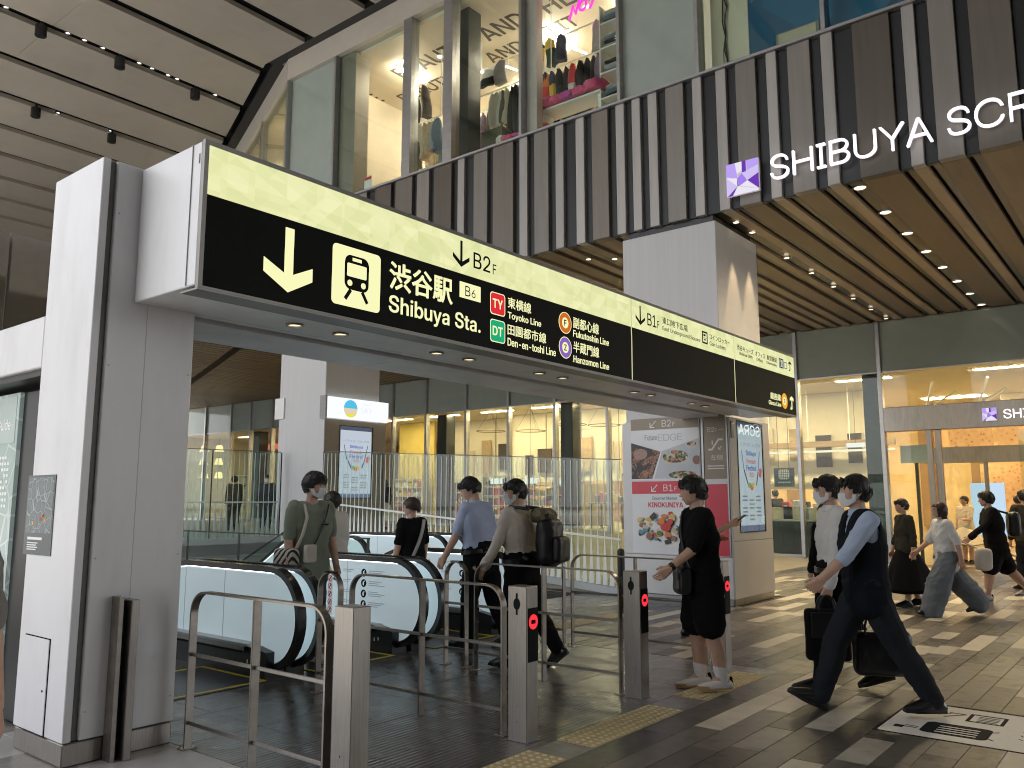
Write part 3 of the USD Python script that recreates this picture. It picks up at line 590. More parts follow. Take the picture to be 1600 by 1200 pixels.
def pile(y0, y1, x, z, cols, label, h=.16):
    t = thing('folded_clothes', label, 'clothes', (x, y0, z)); n = len(cols); w = (y1 - y0) / n; rp_ = random.Random(int(y0 * 100))
    for i, c in enumerate(cols):
        s = trimesh.creation.icosphere(3); v = np.array(s.vertices); rd = 1 - abs(2 * meshkit.fbm(v * 1.6 + i * 3, 3, i) - 1)
        v = v * (.6 + .75 * rd)[:, None]; v = np.sign(v) * abs(v) ** .8 * (.26, w * rp_.uniform(.55, .8), h * rp_.uniform(.35, .65))
        v[:, 2] = np.maximum(v[:, 2], -h * .3); v += (x + rp_.uniform(-.04, .04), y0 + w * (i + .5), z + h * .32)
        obj('garment', Mb().add(v, s.faces), CL[c], t, smooth=45)
pile(7.9, 9.3, 12.62, 9.22, ['pink', 'pink', 'magenta', 'pink', 'pink'], 'pink clothes piled high along the right window sill', .26)
pile(9.2, 10.35, 12.62, 8.78, ['pink', 'white', 'pink', 'magenta', 'pink', 'white'], 'pink and white clothes piled at the foot of the right window', .2)
pile(12.8, 14.2, 12.75, 8.66, ['orange', 'red', 'orange', 'orange', 'red', 'black'], 'orange and red clothes piled along the left window sill', .18)
t = thing('display_table', 'long display table under the clothes at the right window', 'table', (12.4, 7.9, 8.56)); obj('tabletop', Mb().cbox(12.35, 12.95, 7.7, 10.4, 8.70, 8.76), PRINTW, t)
for yy in (7.8, 10.3): obj('leg', Mb().box(12.5, 12.8, yy - .03, yy + .03, 8.561, 8.70), PRINTW, t)
t = thing('display_table', 'low stepped riser carrying the pink clothes', 'table', (12.4, 7.9, 8.76)); obj('tabletop', Mb().cbox(12.40, 12.9, 7.85, 9.35, 9.16, 9.2), PRINTW, t)
for yy in (7.95, 9.25): obj('leg', Mb().box(12.5, 12.8, yy - .03, yy + .03, 8.765, 9.16), PRINTW, t)
t = thing('display_box', 'olive green box standing under the white trousers', 'box', (12.9, 10.8, 8.56)); obj('body', Mb().cbox(12.85, 13.2, 10.62, 11.2, 8.561, 9.42), CL['olive'], t); obj('lid', Mb().cbox(12.84, 13.21, 10.61, 11.21, 9.421, 9.45), CL['olive'], t)
t = thing('wall_shelf', 'white shelf with folded dark clothes at the right end of the window', 'shelf', (12.5, 7.4, 8.56))
for z in (9.0, 9.5, 10.0, 10.5): obj('board', Mb().cbox(12.45, 12.95, 7.3, 7.9, z, z + .03), PRINTW, t)
for yy in (7.3, 7.88): obj('side', Mb().box(12.46, 12.94, yy, yy + .02, 8.561, 10.9), PRINTW, t)
for z in (9.03, 9.53, 10.03, 10.53):
    k = thing('clothes_stack', f'stack of folded dark clothes on the white shelf, {["lowest", "second lowest", "second highest", "highest"][int((z - 9) * 2)]} board', 'clothes', (12.6, 7.5, z))
    for q in range(3): obj('garment', Mb().cbox(12.5, 12.85, 7.36, 7.84, z + q * .09 + .001, z + q * .09 + .088, .03), CL[('black', 'denim', 'grey')[(q + int(z * 2)) % 3]], k)
n = thing('neon_sign', 'pink handwritten neon sign hanging in the right upper window', 'neon sign', (13.2, 8.5, 11.4))
pink = glow('neon_pink', (1.0, .03, .45), 2.2)
def stroke(pts): return Mb().tube([(13.0, 8.95 - a * .42, 11.28 + b * .36 + a * .06) for a, b in pts], .026, 7)
for s in ([(0, 0), (.22, .8), (.35, .15), (.62, 1.0)], [(.78 + .2 * math.cos(q), .45 + .3 * math.sin(q)) for q in np.linspace(0, 6.4, 14)], [(1.05, .95), (1.32, .55)], [(1.62, 1.05), (1.28, .2), (1.18, .0)], [(1.88 + .22 * math.cos(q), .5 + .32 * math.sin(q)) for q in np.linspace(0, 6.4, 14)], [(2.1, .9), (2.3, 1.1), (2.45, 1.05)]): obj('neon_stroke', stroke(s), pink, n, smooth=True)
t = thing('notice', 'small red and white notice on a stand in the left window corner', 'notice', (12.3, 14.2, 8.6))
obj('board', Mb().box(12.24, 12.25, 14.02, 14.28, 8.72, 9.02), PRINTW, t); obj('heading', Mb().box(12.236, 12.24, 14.03, 14.27, 8.94, 9.01), mat('notice_red', (.6, .03, .05), .5), t); obj('stand', Mb().box(12.25, 12.26, 14.13, 14.16, 8.565, 8.72), GREYMETAL, t)

# ------------------------------------------------------------------ big letters and emblem on the planks
LETW = glow('letter_white', (1.0, .95, .97), 1.6)
LETS = mat('letter_side', (.55, .5, .55), .4, emit=(1, .9, 1), es=.3)
tx = thing('shop_lettering', 'big glowing white letters SHIBUYA SCRAMBLE SQUARE fixed to the striped planks', 'lettering', (11.9, 4.5, 6.4))
xx = 4.49
def fletters(s, y0, wtot, h=.385, z=6.395):
    g_ = text(s, 0, 0, h, wtot, wt=260, tol=.4)
    for q in sorted(g_.geoms, key=lambda q: q.centroid.x):
        obj('letter', place(q, (11.93, y0, z), -Y_, Z_, .045), LETW, tx); obj('letter_back', place(q.buffer(.004), (11.945, y0, z), -Y_, Z_, .012), LETS, tx)
fletters('SHIBUYA', 4.50, 2.26); fletters('SCRAMBLE', 2.05, 2.75); fletters('SQUARE', -.95, 2.1)
def emblem(name, ox, oy, oz, s, label):
    t = thing(name, label, 'emblem', (ox, oy, oz))
    P = {k: glow('emblem_' + k, c, .9) for k, c in (('a', (.40, .24, .95)), ('b', (.55, .40, 1)), ('c', (.17, .05, .50)), ('d', (.92, .88, 1)), ('e', (.70, .60, 1)))}
    tri = [([(0, 1), (.28, 1), (.34, .52), (0, .62)], 'b'), ([(.28, 1), (.48, 1), (.48, .72), (.34, .66)], 'd'), ([(.50, 1), (.62, 1), (.62, .66), (.50, .66)], 'c'), ([(.64, 1), (1, 1), (1, .78), (.64, .70)], 'b'), ([(.64, .68), (1, .76), (1, .56), (.66, .40), (.5, .64)], 'e'),
           ([(0, .60), (.33, .50), (.33, .28)], 'd'), ([(0, .58), (0, 0), (.32, .27)], 'e'), ([(.34, .50), (.48, .64), (.64, .38), (.40, .26)], 'a'), ([(1, .54), (.66, .38), (1, .06)], 'c'), ([(.03, 0), (.33, .25), (.18, 0)], 'c'), ([(.20, 0), (.36, .26), (.98, .05), (.98, 0)], 'd'), ([(.42, .27), (.64, .36), (.97, .07)], 'd'), ([(.34, .27), (.38, .26), (.34, .48)], 'c')]
    obj('case', Mb().box(ox, ox + .05, oy - s, oy, oz, oz + s), LETS, t)
    for p, k in tri: obj('facet', place(sg.Polygon([(a * s, b * s) for a, b in p]).buffer(0), (ox - .0005, oy, oz), -Y_, Z_, .004), P[k], t)
emblem('store_emblem', 11.89, 5.21, 6.29, .525, 'big square purple and white faceted emblem left of the glowing letters')

# ------------------------------------------------------------------ columns
def column(x, y0, y1, z0, z1, label, dy=1.65):
    t = thing('column', label, 'column', (x, y0, z0))
    n = 3
    obj('base', Mb().cbox(x + .02, x + dy - .02, y0 + .02, y1 - .02, z0, z0 + .12), GREYMETAL, t)
    obj('face_panel', Mb().cbox(x, x + dy, y0, y1, z0 + .122, z1, .012), mat('column_grey', (.60, .60, .60), .5, 0, .04, (20, 20, .4)), t)
    return t
column(12.03, 5.49, 7.22, 0, 6.02, 'square grey column behind the gate sign, washed by two warm spotlights')
obj('column_cap', Mb().box(12.1, 13.6, 5.56, 7.15, 6.021, 6.135), BLACK, bld)
column(12.03, 15.19, 16.93, -.3, 6.12, 'square white column carrying a white lit sign and a screen')
# spotlights on the first column (their light is in the lamps)
def lamp_disc(name, x, y, z, r, label, group, m, cat='downlight'):
    t = thing(name, label, cat, (x, y, z), group=group)
    c = trimesh.creation.annulus(r_min=r, r_max=r * 1.35, height=.012, sections=24); c.apply_translation((x, y, z - .004)); obj('ring', c, mat('lamp_ring', (.25, .22, .18), .3, .8), t, smooth=30)
    c = trimesh.creation.cylinder(radius=r, height=.006, sections=24); c.apply_translation((x, y, z + .002)); obj('lens', c, m, t)
    return t
def spot(t, x, y, z, power, cone, tgt=None, col=(1, .72, .40)):
    L = UsdLux.SphereLight.Define(stage, t.path + '/light')
    L.CreateRadiusAttr(.03 if cone != 75 else .07); L.CreateIntensityAttr(power); L.CreateNormalizeAttr(True); L.CreateColorAttr(Gf.Vec3f(*col))
    d = np.array(tgt, float) - (x, y, z); d /= np.linalg.norm(d); zz = -d; a = np.cross((0, 1, 0.01), zz); a /= np.linalg.norm(a); b = np.cross(zz, a)
    L.AddTransformOp().Set(Gf.Matrix4d(*a, 0, *b, 0, *zz, 0, *(np.array((x, y, z)) - t.loc), 1))
    s = UsdLux.ShapingAPI.Apply(L.GetPrim()); s.CreateShapingConeAngleAttr(cone); s.CreateShapingConeSoftnessAttr(.5 if cone < 40 else 1.0)
SL = glow('soffit_lamp', (1.0, .82, .55), 5)
t = lamp_disc('column_spotlight', 12.645, 5.40, 6.13, .05, 'small lit spotlight over the column, left one', None, SL, 'spotlight'); spot(t, 12.645, 5.27, 6.08, 46 * K, 16, (12.645, 5.42, 3.0))
t = lamp_disc('column_spotlight', 13.313, 5.40, 6.13, .05, 'small lit spotlight over the column, right one', None, SL, 'spotlight'); spot(t, 13.313, 5.27, 6.08, 46 * K, 16, (13.313, 5.42, 3.0))
for i, x in enumerate(12.437 + 1.363 * np.arange(8)):
    t = lamp_disc('soffit_downlight', x, 3.36, ZB + .028, .085, ORD[i] + ' large lit downlight in the dark soffit strip, counted from the front', 'large lit downlights in the plank soffit', glow('soffit_big', (1, .86, .62), 3.2)); i > 5 or spot(t, x, 3.36, ZB + .015, 84 * K, 75, (x, 3.36, 0), (1, .78, .50))
for i, x in enumerate((15.197, 16.562, 17.941, 19.306, 20.693, 22.0)):
    t = lamp_disc('soffit_downlight', x, 5.51, ZB - .004, .05, ORD[i] + ' small lit downlight in the plank beside the column, from the front', 'small lit downlights in the plank beside the column', SL); i > 3 or spot(t, x, 5.51, ZB - .02, 90 * K, 70, (x, 5.51, 0), (1, .76, .46))
for i, (x, y) in enumerate(((15.6, 8.35), (17.5, 8.4), (13.2, 8.1), (12.9, 8.5), (19.5, 12), (20.6, 19))): lamp_disc('soffit_downlight', x, y, ZB - .004, .05, ORD[i] + ' small lit downlight in the soffit behind the column', 'small lit downlights in the soffit behind the column', SL)

# ------------------------------------------------------------------ station gate: pillar and sign beam
gt = thing('station_gate', 'white station entrance portal with one thick pillar and a long beam', 'gate', (2.31, 5.235, 0))
obj('plinth', Mb().cbox(2.315, 2.995, 5.24, 5.93, 0, .135), STEEL, gt)
PW = mat('portal_white', (.70, .705, .715), .36, .0, .03, (1.2, 1.2, .5), rvar=.08, stain=.10, streak=(3, 3, .8))
obj('pillar', Mb().cbox(2.405, 3.0, 5.235, 5.94, .14, 3.75, .006), PW, gt, label='broad grey front of the pillar')
obj('pillar_edge', Mb().cbox(2.31, 2.36, 5.235, 5.94, .14, 3.75, .004), PW, gt)
obj('pillar_joint', Mb().box(2.361, 2.404, 5.26, 5.93, .14, 3.74), mat('joint_dark', (.10, .095, .09), .5), gt)
obj('access_door', Mb().cbox(2.302, 2.309, 5.485, 5.835, .065 + .08, .705), PW, gt)
obj('door_gap', Mb().box(2.306, 2.3095, 5.478, 5.842, .138, .712), PRINTK, gt)
c = trimesh.creation.cylinder(radius=.007, height=.004, sections=12); c.apply_transform(trimesh.transformations.rotation_matrix(math.pi / 2, (0, 1, 0))); c.apply_translation((2.300, 5.53, .40)); obj('door_lock', c, DARKMETAL, gt)
obj('panel_seam', Mb().box(2.66, 2.663, 5.2335, 5.236, .14, 3.75), mat('seam_grey', (.45, .45, .45), .6), gt)
for z in (.3, 1.2, 2.4, 3.4):
    for x in (2.43, 2.97):
        c = trimesh.creation.cylinder(radius=.006, height=.004, sections=10); c.apply_transform(trimesh.transformations.rotation_matrix(math.pi / 2, (1, 0, 0))); c.apply_translation((x, 5.2335, z)); obj('fixing', c, mat('fixing_grey', (.45, .45, .46), .4, .3), gt)
# beam
obj('beam', Mb().cbox(2.567, 12.43, 4.50, 5.233, 2.832, 3.738, .006), PW, gt)
obj('beam', Mb().box(3.004, 11.84, 5.236, 5.31, 2.832, 3.70), PW, gt)
obj('beam_slot', Mb().box(3.004, 11.84, 5.312, 5.458, 2.872, 3.70), mat('slot_brown', (.07, .062, .055), .5), gt)
for a, b in ((3.004, 5.2), (5.206, 7.7), (7.706, 10.2), (10.206, 11.84)): obj('beam_inner', Mb().cbox(a, b, 5.46, 6.10, 2.828, 3.70, .004), PW, gt)
obj('beam_bracket', Mb().box(3.02, 3.2, 5.95, 6.09, 2.80, 2.827), DARKMETAL, gt)
obj('sign_frame', Mb().box(2.567, 12.43, 4.468, 4.499, 3.712, 3.742).box(2.567, 12.43, 4.468, 4.499, 2.812, 2.826).box(2.567, 2.596, 4.468, 4.499, 2.8265, 3.7115).box(12.42, 12.43, 4.468, 4.499, 2.8265, 3.7115).box(2.567, 12.43, 4.47, 4.66, 2.80, 2.811), mat('frame_grey', (.22, .21, .19), .4, .6), gt)
obj('end_trim', Mb().box(2.560, 2.566, 4.60, 4.605, 2.84, 3.735).box(2.561, 2.566, 4.52, 4.53, 3.60, 3.66), GREYMETAL, gt)
YEL = (.86, .87, .40)
def tri_lattice(pre, k, n, l, sx, sz):
    """a printed lattice of right-angled triangles, each with a random tone"""
    n.update({pre + 'mx': ('math', {'math_type': 'multiply', 'value2': sx}), pre + 'mz': ('math', {'math_type': 'multiply', 'value2': sz}), pre + 'fx': ('math', {'math_type': 'floor'}), pre + 'fz': ('math', {'math_type': 'floor'}), pre + 'rx': ('math', {'math_type': 'fraction'}), pre + 'rz': ('math', {'math_type': 'fraction'}),
              pre + 'gt': ('math', {'math_type': 'greater_than'}), pre + 'c': ('combine_xyz', {}), pre + 'w': ('white_noise_texture', {'dimensions': '3D'})})
    l += [('s.x', pre + 'mx.value1'), ('s.z', pre + 'mz.value1'), (pre + 'mx.value', pre + 'fx.value1'), (pre + 'mz.value', pre + 'fz.value1'), (pre + 'mx.value', pre + 'rx.value1'), (pre + 'mz.value', pre + 'rz.value1'), (pre + 'rx.value', pre + 'gt.value1'), (pre + 'rz.value', pre + 'gt.value2'),
          (pre + 'fx.value', pre + 'c.x'), (pre + 'fz.value', pre + 'c.y'), (pre + 'gt.value', pre + 'c.z'), (pre + 'c.vector', pre + 'w.vector')]
yn = {'g': ('geometry', {}), 's': ('separate_xyz', {}), 'ad': ('mix_float', {'fac': .5}), 'r': ('rgb_ramp', {'ramp': [(.1, (.75, .775, .38)), (.55, (.84, .855, .45)), (.9, (.91, .915, .52))]}), 'e': ('emission', {'strength': .97 * K})}
yl = [('g.position', 's.vector')]
tri_lattice('a', 0, yn, yl, 6.6, 6.6); tri_lattice('b', 1, yn, yl, -4.1, 9.9)
YELM = nodes('sign_yellow', yn, yl + [('aw.value', 'ad.a'), ('bw.value', 'ad.b'), ('ad.result', 'r.fac'), ('r.color', 'e.color')], 'e.emission')
YELL = glow('sign_letter_yellow', (.93, .92, .50), 1.03)
YS = 4.472
for a, b in ((2.597, 7.592), (7.612, 10.225), (10.245, 12.42)):
    obj('yellow_panel', Mb().box(a, b, YS, 4.497, 3.402, 3.711), YELM, gt); obj('black_panel', Mb().box(a, b, YS, 4.497, 2.827, 3.399), SIGNBLACK, gt)
for a in (7.594, 10.227): obj('divider', Mb().box(a, a + .016, 4.469, 4.497, 2.827, 3.711), mat('divider_pale', (.62, .63, .42), .5, emit=(.8, .8, .45), es=.5), gt)
def sg_(poly, m, name='pictogram', d=.002, lift=0.0):
    if name == 'lettering' and len(getattr(poly, 'geoms', [1])) <= 3:
        for q in getattr(poly, 'geoms', [poly]): obj(name, place(q, (0, YS - lift, 0), X_, Z_, d), m, gt)
        return
    return obj(name, place(poly, (0, YS - lift, 0), X_, Z_, d), m, gt)
def arrow_down(cx, z0, z1, w, hw):
    hd = (z1 - z0) * .46
    return U(line([(cx, z1), (cx, z0 + w * .6)], w), sg.Polygon([(cx - hw, z0 + hd), (cx - hw, z0 + hd - w * 1.35), (cx, z0), (cx + hw, z0 + hd - w * 1.35), (cx + hw, z0 + hd), (cx, z0 + w * 1.55)]))
def arrow_up(cx, z0, z1, w, hw): return U(affinity.scale(arrow_down(cx, z0 + (z1 - z0) * .22, z1, w, hw), 1, -1, origin=(cx, z0 + (z1 - z0) * .61)), line([(cx, z0 + (z1 - z0) * .4), (cx, z0 + .03), (cx - hw * .8, z0 + w * .5)], w))
sg_(arrow_down(3.207, 2.905, 3.342, .07, .193), YELL, 'arrow')
ic = rrect(3.565, 2.905, 4.01, 3.338, .035)
tr = U(rrect(3.675, 3.03, 3.90, 3.282, .055), line([(3.735, 3.03), (3.685, 2.955)], .03), line([(3.84, 3.03), (3.89, 2.955)], .03), line([(3.70, 2.985), (3.875, 2.985)], .0))
tr = tr.difference(U(rrect(3.697, 3.125, 3.878, 3.222, .012), sg.box(3.745, 3.242, 3.83, 3.266), sg.Point(3.725, 3.078).buffer(.022), sg.Point(3.85, 3.078).buffer(.022)))
sg_(ic.difference(tr), YELL, 'train_pictogram')
ltxt = lambda s, x, z, h, w, m=YELL, **k: sg_(text(s, x, z, h, w, **k), m, 'lettering')
ltxt('渋谷駅', 4.10, 3.115, .215, .69, kind='cjk', stroke=2); ltxt('Shibuya Sta.', 4.10, 2.905, .165, 1.035, wt=600)
sg_(sg.box(4.873, 3.20, 5.134, 3.333).difference(U(text('B', 4.94, 3.222, .087, .065, wt=500), text('6', 5.02, 3.222, .07, .05, wt=500))), YELL, 'exit_number')
RED = glow('line_red', (.83, .035, .05), .9); GRN = glow('line_green', (.02, .48, .22), .85); ORG = glow('line_orange', (.70, .17, .025), .9); PUR = glow('line_purple', (.27, .14, .55), .95); ORB = glow('line_amber', (.95, .42, .03), 1.0)
for z, c, s in ((3.131, RED, 'TY'), (2.892, GRN, 'DT')):
    o = rrect(5.26, z, 5.46, z + .197, .03); i = rrect(5.268, z + .008, 5.452, z + .189, .025); q = text(s, 5.292, z + .058, .082, .136, wt=700)
    sg_(U(o.difference(i), q), YELL, 'line_symbol'); sg_(i.difference(q), c, 'line_symbol')
for z, c, s in ((3.235, ORG, 'F'), (2.995, PUR, 'Z')):
    p = sg.Point(6.367, z); q = text(s, 6.346, z - .03, .06, .042, wt=700)
    sg_(U(p.buffer(.105).difference(p.buffer(.098)), p.buffer(.053).difference(q)), YELL, 'line_symbol'); sg_(p.buffer(.098).difference(p.buffer(.053)), c, 'line_symbol'); sg_(q, SIGNBLACK, 'line_symbol')
ltxt('東横線', 5.498, 3.225, .098, .335, kind='cjk', stroke=1); ltxt('Toyoko Line', 5.498, 3.115, .075, .485, wt=600)
ltxt('田園都市線', 5.495, 2.985, .098, .565, kind='cjk', stroke=1); ltxt('Den-en-toshi Line', 5.495, 2.887, .07, .715, wt=600)
ltxt('副都心線', 6.502, 3.21, .11, .455, kind='cjk', stroke=1); ltxt('Fukutoshin Line', 6.50, 3.122, .068, .645, wt=600)
ltxt('半蔵門線', 6.502, 2.97, .11, .455, kind='cjk', stroke=1); ltxt('Hanzomon Line', 6.50, 2.872, .068, .64, wt=600)
DK = dict(m=SIGNBLACK)
sg_(arrow_down(4.890, 3.455, 3.678, .026, .10), SIGNBLACK, 'arrow'); ltxt('B2', 5.042, 3.483, .138, .215, wt=450, **DK); ltxt('F', 5.293, 3.481, .09, .045, wt=450, **DK)
sg_(arrow_down(7.797, 3.452, 3.668, .024, .10), SIGNBLACK, 'arrow'); ltxt('B1', 7.952, 3.479, .138, .20, wt=450, **DK); ltxt('F', 8.175, 3.479, .085, .045, wt=450, **DK)
ltxt('東口地下広場', 8.297, 3.552, .082, .62, kind='cjk', **DK); ltxt('East Underground Square', 8.297, 3.468, .058, .95, wt=400, **DK)
lk = rrect(9.304, 3.480, 9.455, 3.634, .012).difference(sg.box(9.325, 3.50, 9.434, 3.614)); lk = U(lk, sg.box(9.34, 3.575, 9.40, 3.60), sg.box(9.335, 3.55, 9.425, 3.555), sg.box(9.36, 3.52, 9.40, 3.54))
sg_(lk, SIGNBLACK, 'locker_pictogram'); ltxt('コインロッカー', 9.512, 3.562, .066, .60, kind='cjk', **DK); ltxt('Coin Lockers', 9.512, 3.482, .052, .46, wt=400, **DK)
ltxt('渋谷キューズ', 10.335, 3.545, .072, .55, kind='cjk', **DK); ltxt('オフィス', 10.95, 3.545, .066, .34, kind='cjk', **DK); ltxt('展望施設', 11.36, 3.545, .072, .37, kind='cjk', **DK)
ltxt('Shibuya QWS', 10.40, 3.475, .05, .45, wt=400, **DK); ltxt('Office', 10.98, 3.478, .046, .22, wt=400, **DK); ltxt('Observatory', 11.34, 3.475, .05, .40, wt=400, **DK)
el = sg.box(11.82, 3.49, 11.99, 3.63).difference(sg.box(11.838, 3.508, 11.972, 3.612)); el = U(el, sg.box(11.86, 3.515, 11.89, 3.58), sg.Point(11.875, 3.595).buffer(.012), sg.box(11.92, 3.515, 11.95, 3.58), sg.Point(11.935, 3.595).buffer(.012), sg.box(12.01, 3.5, 12.13, 3.6).difference(sg.box(12.02, 3.51, 12.12, 3.59)))
sg_(el, glow('sign_blue', (.05, .06, .22), .8), 'lift_pictogram'); sg_(arrow_up(12.25, 3.478, 3.635, .02, .06), SIGNBLACK, 'arrow')
ltxt('銀座線', 11.43, 2.988, .10, .395, kind='cjk', stroke=1); ltxt('Ginza Line', 11.36, 2.905, .062, .465, wt=600)
p = sg.Point(11.97, 3.005); q = text('G', 11.945, 2.972, .066, .05, wt=700)
sg_(p.buffer(.115).difference(p.buffer(.062)), ORB, 'line_symbol'); sg_(p.buffer(.062).difference(q), YELL, 'line_symbol'); sg_(q, SIGNBLACK, 'line_symbol')
sg_(arrow_up(12.26, 2.895, 3.105, .032, .075), YELL, 'arrow')
for i, x in enumerate((3.644, 4.07, 5.139, 5.564, 6.629, 7.035, 8.5, 8.893, 9.994, 10.387)):
    lamp_disc('beam_downlight', x, 4.98, 2.830, .048, ORD[i] + ' small recessed downlight under the sign beam from the left', 'small recessed downlights under the sign beam', glow('beam_lamp', (1.0, .80, .50), 1.6 if i < 6 else .25))
# slim steel channel on the pillar, poster, rear beam and map board
ch = thing('steel_channel', 'upright brushed steel channel standing against the grey pillar front', 'post', (2.55, 5.2, 0))
obj('back', Mb().box(2.548, 2.575, 5.13, 5.228, .0, .965).box(2.576, 2.60, 5.215, 5.228, 0, .965), BRONZE, ch); obj('front', Mb().cbox(2.612, 2.66, 5.10, 5.228, 0, .945, .004), STEEL, ch); obj('core', Mb().box(2.576, 2.611, 5.17, 5.214, 0, .93), MATTEBLACK, ch)
po = thing('map_poster', 'small street map poster stuck on the white pillar side', 'poster', (2.30, 5.57, 1.2))
MAPM = nodes('street_map', {'g': ('geometry', {}), 'v': ('voronoi_texture', {'feature': 'distance_to_edge', 'scale': 13.0}), 'v2': ('voronoi_texture', {'feature': 'distance_to_edge', 'scale': 34.0}), 'mn': ('math', {'math_type': 'minimum'}), 'm2': ('math', {'math_type': 'multiply', 'value2': 2.2}), 'r': ('rgb_ramp', {'ramp': [(0.0, (.36, .40, .40)), (.018, (.33, .36, .36)), (.035, (.11, .135, .145)), (.5, (.19, .22, .21))]}), 'p': ('principled_bsdf', {'roughness': .4})},
    [('g.position', 'v.vector'), ('g.position', 'v2.vector'), ('v2.distance', 'm2.value1'), ('v.distance', 'mn.value1'), ('m2.value', 'mn.value2'), ('mn.value', 'r.fac'), ('r.color', 'p.base_color')])
obj('sheet', Mb().box(2.305, 2.3085, 5.57, 5.985, 1.205, 1.715), mat('poster_grey', (.10, .115, .12), .4), po); obj('map', Mb().box(2.3035, 2.3048, 5.585, 5.97, 1.345, 1.70), MAPM, po)
rp = random.Random(5)
for c, n in (('red', 2), ('yellow', 3)):
    for _ in range(n): obj('map_mark', place(sg.Point(rp.uniform(.1, .3), rp.uniform(.16, .26)).buffer(.012), (2.3034, 5.97, 1.2), -Y_, Z_, .001), CL[c], po)
obj('lettering', place(U(sg.box(0, .075, .22, .092), *[sg.box(0, .052 - k * .014, .16 - .02 * (k % 2), .059 - k * .014) for k in range(4)]), (2.3047, 5.93, 1.225), -Y_, Z_, .001), PRINTW, po)
cb = thing('portal_beam', 'short white cross beam running left from the top of the pillar', 'beam', (2.31, 5.95, 2.44)); obj('face', Mb().cbox(2.31, 2.95, 5.943, 12.0, 2.444, 2.80), PW, cb); obj('underside', Mb().box(2.35, 2.93, 5.96, 11.9, 2.40, 2.443), DARKMETAL, cb)
mp = thing('map_board', 'tall black map board with a lit greenish guide map at the left edge', 'map board', (2.5, 6.5, 0))
obj('case', Mb().cbox(2.52, 2.70, 6.42, 9.4, .02, 2.36), BLACK, mp); obj('panel', Mb().box(2.49, 2.519, 6.735, 9.35, .06, 2.355), nodes('guide_map', {'g': ('geometry', {}), 'v': ('voronoi_texture', {'feature': 'distance_to_edge', 'scale': 5.0}), 'r': ('rgb_ramp', {'ramp': [(0, (.42, .48, .46)), (.03, (.40, .46, .44)), (.05, (.27, .34, .32)), (.4, (.30, .38, .36))]}), 'p': ('principled_bsdf', {'roughness': .25, 'emission_strength': .35 * K})}, [('g.position', 'v.vector'), ('v.distance', 'r.fac'), ('r.color', 'p.base_color'), ('r.color', 'p.emission_color')]), mp)
obj('heading', Mb().box(2.486, 2.4895, 6.78, 9.3, 1.98, 2.33), mat('guide_head', (.33, .39, .36), .3, emit=(.4, .47, .44), es=.3), mp)
obj('lettering', place(text('Guide', 0, 0, .085, .26, wt=500), (2.4855, 7.12, 2.08), -Y_, Z_, .001), PRINTW, mp)
rows_ = U(*[sg.box(.02 + .05 * c, .0 - .045 * r_, .02 + .05 * c + .035, .022 - .045 * r_) for r_ in range(9) for c in range(6) if (r_ * 7 + c * 3) % 5])
obj('small_print', place(rows_, (2.4892, 7.15, 1.86), -Y_, Z_, .001), PRINTW, mp)
obj('lock', Mb().box(2.515, 2.519, 6.50, 6.53, 1.28, 1.31), GREYMETAL, mp)
fw_ = thing('plaza_wall', 'dark end wall of the plaza under the ceiling at the far left', 'wall', (0, 38, 0))
for i in range(14): obj('wall_panel', Mb().box(-12 + i * 2.3, -12 + i * 2.3 + 2.25, 38.4 + .05 * (i % 2), 38.7, .62, 13.0), mat('end_wall', (.09, .08, .07), .5, 0, .1), fw_)
# ------------------------------------------------------------------ poster wall beside the column
pw = thing('poster_wall', 'white poster wall under the far end of the sign beam, wrapped round the column', 'advertising wall', (11.85, 5.3, 0))
PB = mat('wall_white', (.70, .70, .70), .35, 0, .02)
PB_SHADED = mat('wall_white_shaded', (.46, .45, .43), .4, 0, .03)  # the white wall again, its shaded end darkened in the colour
obj('base_panel', Mb().cbox(11.87, 12.0, 5.33, 7.2, .10, .70, .004), PB, pw); obj('plinth', Mb().cbox(11.84, 12.0, 5.32, 7.2, 0, .097), GREYMETAL, pw)
obj('upper_panel', Mb().cbox(11.87, 12.0, 5.33, 7.2, .706, 2.82, .004), PB, pw)
obj('frame', Mb().cbox(11.855, 11.90, 5.735, 5.775, .71, 2.82, .004).cbox(11.855, 11.90, 5.335, 5.365, .71, 2.82, .004), GREYMETAL, pw)
obj('shadow_gap', Mb().box(11.862, 11.872, 5.776, 5.80, .71, 2.82), BLACK, pw)
obj('screen_panel', Mb().cbox(11.86, 13.40, 5.30, 5.328, .945, 2.82, .004), PB_SHADED, pw); obj('screen_base', Mb().cbox(11.86, 13.40, 5.30, 5.328, .10, .937, .004), PB_SHADED, pw)
obj('screen_body', Mb().box(12.02, 13.39, 5.329, 5.48, .10, 2.82), PB_SHADED, pw); obj('screen_plinth', Mb().box(11.87, 13.38, 5.31, 5.47, 0, .098), STEEL, pw)
obj('intercom', Mb().cbox(11.89, 11.98, 5.285, 5.299, 2.50, 2.76, .004), mat('intercom', (.20, .19, .17), .4, .5), pw)
def pf(poly, m, name='poster', d=.002, lift=0):
    if name == 'lettering' and len(getattr(poly, 'geoms', [1])) <= 3:
        for q in getattr(poly, 'geoms', [poly]): obj(name, place(q, (11.869 - (lift + .0015 if lift else 0), 7.03, 0), -Y_, Z_, d), m, pw)
        return
    return obj(name, place(poly, (11.869 - (lift + .0015 if lift else 0), 7.03, 0), -Y_, Z_, d), m, pw)
BRN = mat('poster_brown', (.30, .235, .165), .4, 0, .03); PRED = mat('poster_red', (.66, .045, .075), .4, 0, .03); PWH = mat('poster_white', (.78, .79, .80), .4, 0, .02)
